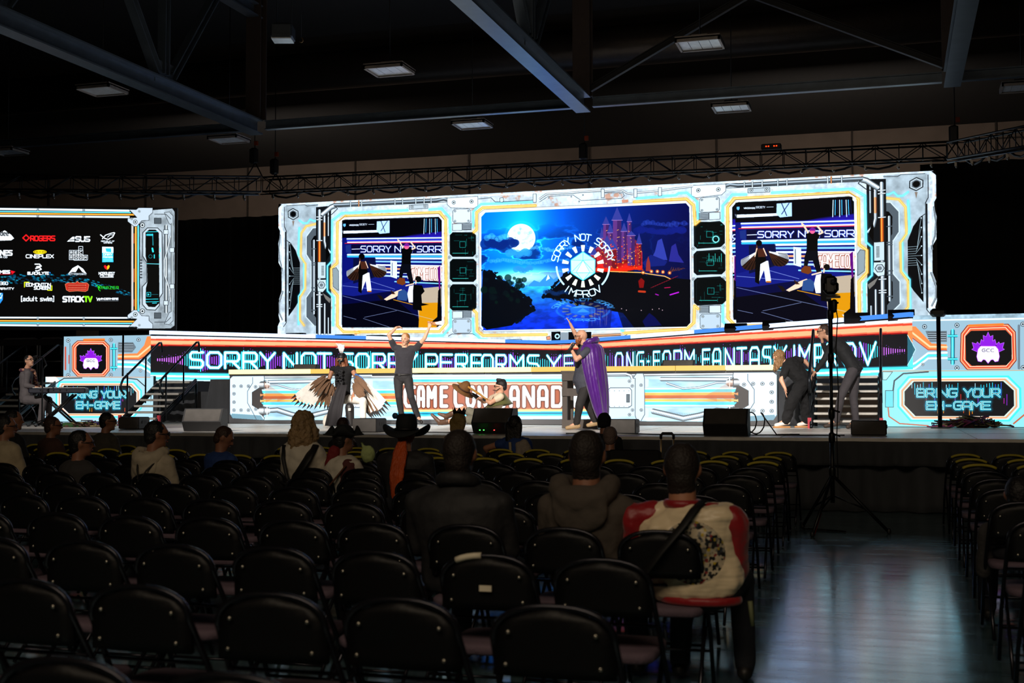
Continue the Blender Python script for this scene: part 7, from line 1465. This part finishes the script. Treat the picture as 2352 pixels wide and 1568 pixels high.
# ------------------------------------------------------------------ audience
def seated(label, px, ptop, row, fdeg=0, seat_px=None, w=.42, hsc=1.0, dy=0.0, lean=0, Yh=None, hands=None, pitch=0.0, **kw):
    Y = KY(row)+.22+dy; ht = PY(px, ptop, Yh or Y); fd = A(math.sin(math.radians(fdeg)), math.cos(math.radians(fdeg)), pitch); f2 = unit(A(fd[0], fd[1], 0))
    hd = ht-A(0, 0, .125*hsc); half = math.radians(fdeg*.35); bf = A(math.sin(half), math.cos(half), 0); br = A(bf[1], -bf[0], 0)
    sx = PY(seat_px or px, 1000, Y)[0]; pv = A(sx, Y+.0, .56); nk = hd-f2*.03-A(0, 0, .17*hsc)
    nk = nk*.85+A((hd[0]*.6+sx*.4), nk[1], nk[2])*.15; ch = pv*.42+nk*.58+bf*-.02
    J = dict(hd=hd, nk=nk, ch=ch, pv=pv)
    for s, k in (('R', 1), ('L', -1)):
        J['sh'+s] = nk+br*k*(w*.5-.045)-A(0, 0, .065)
        J['el'+s] = J['sh'+s]+br*k*.025-A(0, 0, .25)+bf*.08; J['wr'+s] = A(sx, Y, 0)+br*k*.12+bf*.32+A(0, 0, .64)
        J['hip'+s] = pv+br*k*.10-A(0, 0, .02); J['kn'+s] = J['hip'+s]+bf*.42+br*k*.05+A(0, 0, .0); J['an'+s] = A(J['kn'+s][0], J['kn'+s][1], .10)+bf*-.02+br*k*.02; J['to'+s] = J['an'+s]+bf*.16-A(0, 0, .05)
        J['palm'+s] = A(0, 0, -1)
    if hands: J.update(hands(J, bf, br))
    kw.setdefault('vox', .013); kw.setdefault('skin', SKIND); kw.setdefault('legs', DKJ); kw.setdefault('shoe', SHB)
    return person(label, J, fd, (0, 0, 1), w=w, hsc=hsc, **kw), J
DKJ = mat('dark_jeans', (34, 36, 44), .85, bump=.2)
def hood(t, J, m, sc=1.0, bf=A(0, 1, 0)):
    g = MB(); n = J['nk']+A(0, 0, .035 if sc > 1.1 else 0); g.tube([n+A(.115*sc*math.sin(a), -.02-.10*sc*math.cos(a), .02-.07*sc*max(0, math.cos(a))) for a in np.linspace(-2.4, 2.4, 13)], [.035, .045, .055, .06, .065, .07, .07, .07, .065, .06, .055, .045, .035], 10)
    g.ell(n+A(0, -.12*sc, -.10), (.13*sc, .045, .11*sc)); finish(g.build('hood', m, t), .013, 2, .015, .07)
CREAM = mat('cream_shirt', (178, 162, 132), .85, bump=.35, bscale=14); BRS = mat('brown_shirt', (70, 44, 34), .85, bump=.3); OLV = mat('olive_grey_shirt', (66, 62, 54), .85, bump=.3); HDK = mat('dark_grey_hoodie', (56, 54, 54), .9, bump=.3); OAT = mat('oatmeal_hoodie', (176, 164, 142), .9, bump=.35, bscale=14); BLU = mat('blue_shirt', (34, 62, 120), .8, bump=.25)
HOODB = mat('brown_grey_hoodie', (78, 70, 62), .9, bump=.35, bscale=16); PUF = mat('black_jacket', (34, 34, 36), .7, bump=.35, bscale=12)
# far left pair
seated('person in dark clothes at the far left edge turned to the right', 32, 940, 8, 62, w=.44, dy=.35, top=BLC, hair=HK)
seated('person in cream short-sleeved shirt and glasses at the far left edge', 14, 952, 7, 50, seat_px=22, w=.50, dy=.1, top=CREAM, sleeve=.45, hair=HK, glasses=True)
seated('person in brown shirt and glasses looking right, near the left sign', 122, 955, 9, 60, w=.44, top=BRS, hair=HBR, glasses=True, dy=.3)
seated('person in dark grey hoodie with a fringe and glasses looking right', 187, 986, 6, 55, w=.44, top=HDK, hair=HK, glasses=True)
t, J = seated('person in olive-grey shirt with short black hair in front of the small speaker', 248, 946, 10, 62, seat_px=235, w=.46, top=OLV, hair=HK, glasses=True); 
t, J = seated('person in oatmeal hoodie with a black cord around the neck', 360, 965, 6, 48, seat_px=345, w=.46, top=OAT, hair=HK, glasses=True, pitch=-.05); hood(t, J, OAT, 1.0)
c = J['nk']; MB().tube([c+A(-.07, -.10, .03), c+A(-.03, -.19, -.12), c+A(.0, -.215, -.23), c+A(.06, -.19, -.13), c+A(.14, -.09, -.02)], .008, 6).build('neck_cord', BLK, t)
seated('person in blue T-shirt with head bowed beside the stage skirt', 515, 978, 8, 70, seat_px=502, w=.46, top=BLU, hair=HBR, pitch=-.5)
# long curly hair, white shirt, dark sling
def curly(h, hd, r, f, u, k):
    h.ell(hd-f*.02+u*.03, (.10, .115, .11), frame(f, u)); rs = random.Random(2)
    for i in range(46):
        a = rs.uniform(-1.9, 1.9)+math.pi; q = A(*((r*math.sin(a)+f*math.cos(a))*rs.uniform(.07, .10))); z = rs.uniform(-.02, .05); L = rs.uniform(.16, .36) if abs(a-math.pi) < 1.2 else rs.uniform(.1, .24)
        h.tube([hd+q+A(0, 0, z), hd+q*1.25+A(rs.uniform(-.02, .02), 0, z-L*.4), hd+q*1.35+A(rs.uniform(-.03, .03), 0, z-L*.75), hd+q*1.15+A(0, 0, z-L)], [.03, .036, .03, .014], 7)
CUR = mat('curly_blond_hair', (150, 122, 84), .6, bump=.8, bscale=40, var=.3)
OWH = mat('white_cotton', (206, 198, 180), .85, bump=.35, bscale=12)
t, J = seated('person with long curly blond hair in a white shirt and black sling', 700, 944, 7, 22, seat_px=688, w=.44, top=OWH, hair=CUR, hairf=curly, sgrow=.03, fold=.03, hdisp=.045)
c = J['nk']; n = MB(); n.tube([c+A(-.14, -.09, -.02), c+A(-.11, -.165, -.14), c+A(-.06, -.19, -.30), c+A(-.03, -.20, -.36)], .018, 6, .4); n.tube([c+A(.16, -.06, -.02), c+A(.14, -.17, -.14), c+A(.02, -.20, -.33)], .05, 8, .3); n.tube([c+A(-.25, -.12, -.33), c+A(-.05, -.205, -.38), c+A(.2, -.17, -.36)], .012, 6); n.build('black_sling', BLK, t)
seated('person with dark reddish hair in the front rows behind the tricorne hat', 790, 957, 11, 10, w=.38, top=BLC, hair=mat('hair_dark_red', (50, 26, 24), .6, bump=.5))
# pirate in tricorne
MAR = mat('maroon_coat', (86, 40, 40), .85, bump=.3); RSC = mat('red_scarf', (120, 24, 28), .8, bump=.3)
t, J = seated('pirate-dressed person with black tricorne, red scarf and cream shirt', 790, 978, 7, 40, seat_px=792, w=.42, top=OWH, hair=HK, sgrow=.03, fold=.03)
hd = J['hd']; g = MB(); g.ell(hd+A(0, 0, .06), (.098, .108, .085)); finish(g.build('hat_crown', mat('black_felt', (20, 24, 26), .85, bump=.3), t), .012, 1)
rim = []
for j in range(33):
    a = 2*math.pi*j/32; k = 1+.22*math.cos(3*a+.6); up_ = .075*max(0, -math.cos(3*a+.6))+.01; rim.append([hd+A(.10*math.cos(a), .11*math.sin(a), .045), hd+A(.17*k*math.cos(a), .16*k*math.sin(a), .045+up_)])
MB().grid(rim, .012).build('hat_brim', mat('black_felt', (20, 24, 26), .85), t)
g = MB(); g.ell(hd+A(-.06, -.08, -.12), (.06, .05, .07)); g.cap(hd+A(-.08, -.09, -.14), hd+A(-.12, -.10, -.24), .045, .03); finish(g.build('red_scarf', RSC, t), .012, 1, .02, .04)
c = J['nk']; MB().tube([c+A(.12, -.16, -.06), c+A(0, -.21, -.22), c+A(-.16, -.19, -.38)], .028, 8, .3).build('leather_strap', mat('leather_brown', (92, 52, 30), .6), t)
g = MB(); g.cap(c+A(.14, -.02, -.07), c+A(.24, .0, -.30), .075, .08); g.cap(c+A(.10, -.06, -.10), c+A(.13, -.06, -.40), .10, .12); finish(g.build('coat_half', MAR, t), .014, 2, .02, .08)
g = MB(); g.ell(hd+A(.20, .1, -.14), (.07, .05, .085)); g.cap(hd+A(.2, .1, -.14), hd+A(.13, .1, -.03), .03, .01); finish(g.build('pale_green_cuff', mat('pale_green_cloth', (170, 186, 120), .8, bump=.3), t), .012, 1, .02, .04)
# black cowboy hat, orange ponytail
ORH = mat('orange_hair', (196, 78, 18), .55, bump=.9, bscale=60, stretch=(1, 1, .15), var=.3)
def pony(h, hd, r, f, u, k):
    h.ell(hd-f*.02+u*.0, (.085, .1, .09), frame(f, u)); rs = random.Random(6)
    for i in range(22): x = rs.uniform(-.045, .045); h.tube([hd-f*.09+r*x*.4-u*.03, hd-f*.15+r*x*1.1-u*.16, hd-f*.24+r*x*1.2-u*.36, hd-f*.25+r*(x*1.0)-u*rs.uniform(.46, .60)], [.02, .026, .022, .008], 6)
t, J = seated('person in a wide black hat with a long orange ponytail', 934, 966, 7, 0, seat_px=925, w=.52, top=PUF, skin=SKINT, hair=ORH, hairf=pony)
hd = J['hd']+A(0, 0, .0); HB2 = mat('black_felt', (20, 24, 26), .85)
rings = []
for z, rx, ry in ((.03, .095, .11), (.10, .098, .112), (.15, .09, .10), (.185, .075, .085), (.19, .04, .05)): rings.append([hd+A(rx*math.cos(a), ry*math.sin(a), z-(.02*math.exp(-(math.cos(a)/.3)**2) if z > .16 else 0)) for a in [2*math.pi*q/24 for q in range(24)]])
MB().loft(rings).build('hat_crown', HB2, t)
rim = []
for j in range(41):
    a = 2*math.pi*j/40; cz = abs(math.cos(a)); rim.append([hd+A(.092*math.cos(a), .108*math.sin(a), .035), hd+A(.165*math.cos(a), .17*math.sin(a), .02+.03*cz**2), hd+A(.215*math.cos(a), .21*math.sin(a), .0+.095*cz**3-.02*(1-cz))])
MB().grid(rim, .010).build('hat_brim', HB2, t); MB().tube([hd+A(.100*math.cos(a), .115*math.sin(a), .05) for a in np.linspace(0, 2*math.pi, 24)], .012, 6).build('hat_band', BLK, t); MB().ell(hd+A(-.105, -.02, .17), (.03, .02, .03)).build('hat_rosette', mat('blue_rosette', (20, 60, 90), .5), t)
# crown and blond hair
def longs(m=.40, wd=.10):
    def fn(h, hd, r, f, u, k):
        h.ell(hd-f*.02+u*.025, (.092, .108, .105), frame(f, u)); 
        for q in range(9): x = -.075+.15*q/8; h.cap(hd-f*.06+r*x, hd-f*.10+r*x*wd/.075*.75-u*(m-.06*abs(q-4)/4), .042, .02, 8)
    return fn
t, J = seated('person with long blond hair wearing a small pointed crown in the front rows', 1055, 945, 11, 0, w=.38, dy=.2, top=mat('tan_top', (150, 116, 92), .8), sleeve=.2, skin=SKINT, hair=mat('hair_golden', (140, 116, 60), .6, bump=.6, bscale=50), hairf=longs(.24, .085))
hd = J['hd']; cr = []
for j in range(17): a = 2*math.pi*j/16; cr.append([hd+A(.07*math.cos(a), .08*math.sin(a), .085), hd+A(.085*math.cos(a), .095*math.sin(a), .13+(.05 if j % 2 else 0))])
MB().grid(cr, .006).build('crown', mat('crown_dark', (60, 56, 52), .4, .6), t)
# long black hair, blue top
def armout(J, bf, br): return dict(elL=J['shL']-br*.22-A(0, 0, .06), wrL=J['shL']-br*.18+bf*.15-A(0, 0, .2))
t, J = seated('person with long straight black hair, blue top and a beige jacket on one shoulder', 1183, 953, 11, 0, seat_px=1200, w=.42, hands=armout, skin=SKINT, top=BLU, sleeve=.1, hair=HK, hairf=longs(.44, .09))
g = MB(); c = J['nk']; g.cap(c+A(.14, -.07, -.06), c+A(.26, -.05, -.36), .06, .08); g.cap(c+A(.08, -.11, -.08), c+A(.14, -.13, -.42), .045, .07); finish(g.build('beige_jacket', mat('beige_jacket', (150, 138, 124), .85, bump=.3), t), .013, 2, .02, .08)
MB().tube([c+A(-.02, -.15, -.04), c+A(-.0, -.155, -.4)], .018, 6, .4).build('cream_strap', CREAM, t)
# beanie and grey hair
t, J = seated('person in black beanie and black jacket at the stage edge', 1388, 947, 11, -5, w=.44, dy=.45, top=BLC, hair=mat('beanie_black', (14, 16, 20), .95, bump=.4, bscale=60), hairf=lambda h, hd, r, f, u, k: (h.ell(hd-f*.01+u*.025, (.092, .105, .105), frame(f, u)), h.ell(hd-f*.02-u*.03, (.088, .1, .05), frame(f, u))), hairname='beanie')
def arm2(J, bf, br): return dict(elR=J['shR']+br*.22-A(0, 0, .12), wrR=J['shR']+br*.40+bf*.12-A(0, 0, .04), handR=A(.8, .3, .3), curlR=1.2)
t, J = seated('grey-haired person seated in a wheelchair-like seat with a high dark back', 1402, 978, 10, 0, w=.44, hands=arm2, top=BLC, hair=mat('hair_grey', (112, 94, 88), .7, bump=.6, bscale=60))
Yw = KY(10)+.0; a = PY(1398, 1034, Yw); b = PY(1520, 1034, Yw); t = thing('wheelchair', 'wheelchair with a wide black padded back in the middle taped row', 'wheelchair', ((a[0]+b[0])/2, Yw+.2, 0)); xm = (a[0]+b[0])/2; hw = (b[0]-a[0])/2; zt = a[2]
MB().box((xm, Yw-.02, (zt+.42)/2+.02), (hw*2, .07, zt-.44), None, .03).build('padded_back', BLC, t); MB().box((xm, Yw+.2, .44), (hw*1.6, .4, .05), None, .02).build('seat', BLC, t)
for s in (-1, 1):
    MB().tube([(xm+s*hw*.86, Yw+.12+.28*math.cos(q), .30+.28*math.sin(q)) for q in np.linspace(0, 2*math.pi, 25)], .016, 6).build('wheel', BLK, t); MB().cap((xm+s*hw*.8-.01, Yw+.5, .06), (xm+s*hw*.8+.01, Yw+.5, .06), .055, .055).build('caster', BLK, t)
    MB().tube([(xm+s*hw*.8, Yw+.12, .30), (xm+s*hw*.8, Yw+.12, .44), (xm+s*hw*.8, Yw+.5, .44), (xm+s*hw*.8, Yw+.5, .1)], .014, 6).build('side_frame', TRS, t); MB().tube([(xm+s*hw*.9, Yw-.04, zt-.12), (xm+s*hw*.9, Yw-.14, zt-.12)], .014, 6).build('push_handle', BLK, t)
# three large seated men in the fourth nearest row
SHORT = mat('hair_short_dark', (34, 26, 22), .6, bump=.5, bscale=90)
J = seated('large seated man in black jacket with short dark hair, left of the three near men', 1057, 984, 3, 0, seat_px=1070, w=.56, hsc=1.08, skin=SKIND, top=PUF, hair=SHORT, sgrow=.03, vox=.011, face=False, hdisp=.004)[1]
t_ = [o for o in COL.objects if o.name.startswith('person') and o.parent is None][-1]; g = MB(); g.tube([J['nk']+A(.085*math.cos(a), .08*math.sin(a)-.005, .045-.02*math.sin(a)) for a in np.linspace(0, 2*math.pi, 18)], .040, 8); finish(g.build('jacket_collar', PUF, t_), .012, 2)
t, J = seated('seated man in brown-grey hoodie with short dark hair, middle of the three near men', 1349, 984, 3, 0, seat_px=1352, w=.48, hsc=1.12, skin=SKIND, top=HOODB, hair=SHORT, vox=.011, sgrow=.02, face=False, hdisp=.004); hood(t, J, HOODB, 1.15)
def jacket_mat(c):
    m = bpy.data.materials.new('satin_cream_embroidered'); m.use_nodes = True; nt = m.node_tree; N = nt.nodes; L = nt.links; b = N['Principled BSDF']; b.inputs['Roughness'].default_value = .38; b.inputs['Sheen Weight'].default_value = .3
    tc = N.new('ShaderNodeTexCoord'); mp = N.new('ShaderNodeMapping'); mp.inputs['Location'].default_value = (-c[0], 0, -c[2]); mp.inputs['Scale'].default_value = (1, 0, 1); L.new(tc.outputs['Object'], mp.inputs[0])
    ln = N.new('ShaderNodeVectorMath'); ln.operation = 'LENGTH'; L.new(mp.outputs[0], ln.inputs[0])
    ms = N.new('ShaderNodeMath'); ms.operation = 'LESS_THAN'; ms.inputs[1].default_value = .155; L.new(ln.outputs['Value'], ms.inputs[0])
    sp = N.new('ShaderNodeSeparateXYZ'); L.new(tc.outputs['Object'], sp.inputs[0]); bk = N.new('ShaderNodeMath'); bk.operation = 'LESS_THAN'; bk.inputs[1].default_value = c[1]; L.new(sp.outputs['Y'], bk.inputs[0])
    mm = N.new('ShaderNodeMath'); mm.operation = 'MULTIPLY'; L.new(ms.outputs[0], mm.inputs[0]); L.new(bk.outputs[0], mm.inputs[1])
    vo = N.new('ShaderNodeTexVoronoi'); vo.inputs['Scale'].default_value = 74; L.new(tc.outputs['Object'], vo.inputs['Vector']); rp = N.new('ShaderNodeValToRGB'); rp.color_ramp.interpolation = 'CONSTANT'
    sepc = N.new('ShaderNodeSeparateColor'); L.new(vo.outputs['Color'], sepc.inputs[0]); L.new(sepc.outputs[0], rp.inputs[0]); els = rp.color_ramp.elements
    cols = [(0, (20, 20, 20)), (.26, (196, 180, 150)), (.5, (120, 116, 104)), (.62, (196, 168, 40)), (.68, (200, 188, 160)), (.84, (140, 40, 40)), (.9, (40, 44, 50))]
    els[0].position = 0; els[0].color = (*lin([v/255 for v in cols[0][1]]), 1); els[1].position = cols[1][0]; els[1].color = (*lin([v/255 for v in cols[1][1]]), 1)
    for p_, q in cols[2:]: e = els.new(p_); e.color = (*lin([v/255 for v in q]), 1)
    mx = N.new('ShaderNodeMix'); mx.data_type = 'RGBA'; mx.inputs[6].default_value = (*lin((.93, .85, .70)), 1); L.new(mm.outputs[0], mx.inputs[0]); L.new(rp.outputs[0], mx.inputs[7]); L.new(mx.outputs[2], b.inputs['Base Color'])
    n2 = N.new('ShaderNodeTexNoise'); n2.inputs['Scale'].default_value = 7; m2 = N.new('ShaderNodeMapping'); m2.inputs['Scale'].default_value = (.6, .6, 2.2); L.new(tc.outputs['Object'], m2.inputs[0]); L.new(m2.outputs[0], n2.inputs['Vector'])
    bp = N.new('ShaderNodeBump'); bp.inputs['Strength'].default_value = .6; bp.inputs['Distance'].default_value = .03; L.new(n2.outputs[0], bp.inputs['Height']); L.new(bp.outputs[0], b.inputs['Normal']); return m
t, J = seated('seated man in cream and red satin jacket with embroidered back and black strap', 1567, 1014, 3, 0, seat_px=1606, w=.52, hsc=1.10, skin=SKINT, top=None, hair=SHORT, vox=.011, face=False, hdisp=.004)
base = parent_world(t); RED2 = mat('red_satin', (150, 14, 24), .45, bump=.4, bscale=12, sheen=.3)
cen = J['ch']+A(.03, .0, -.05)-base; JM = jacket_mat(cen); g = MB(); torso(g, J, .54, .02, -.02)
for s in 'LR': g.cap(J['nk']*.5+J['sh'+s]*.5, J['sh'+s], .07, .066)
finish(g.build('jacket', JM, t), .011, 3, .045, .12)
for s, k in (('L', -1), ('R', 1)):
    g = MB(); sh, el, wr = J['sh'+s], J['el'+s], J['wr'+s]; g.cap(J['nk']*.35+sh*.65+A(0, 0, .01), sh+A(k*.02, 0, 0), .068, .082); g.cap(sh+A(k*.025, 0, 0), el, .085, .072); g.cap(el, wr, .07, .05); finish(g.build('red_sleeve', RED2, t), .011, 2, .03, .1)
c = J['nk']; g = MB(); g.tube([c+A(.078*math.cos(a), .078*math.sin(a), .02) for a in np.linspace(0, 2*math.pi, 18)], .024, 8); finish(g.build('red_collar', RED2, t), .010, 1)
pv = J['pv']; g = MB(); g.tube([pv+A(.185*math.cos(a), .118*math.sin(a), -.075) for a in np.linspace(0, 2*math.pi, 26)], .024, 8); finish(g.build('red_hem', RED2, t), .010, 1)
MB().tube([c+A(.10, -.03, .035), c+A(.075, -.13, .0), c+A(.03, -.19, -.07), c+A(-.07, -.225, -.19), c+A(-.16, -.205, -.31), c+A(-.26, -.10, -.43)], .026, 8, .3).build('black_strap', BLK, t)
MB().tube([pv+A(.24, .02, -.08), pv+A(.25, .03, -.2)], .012, 6).build('key_lanyard', mat('lanyard_green', (110, 116, 80), .7), t)
t, J = seated('person in dark grey top cut off by the right photo edge', 2338, 1092, 5, 0, w=.46, top=HDK, hair=HK, dy=.0)
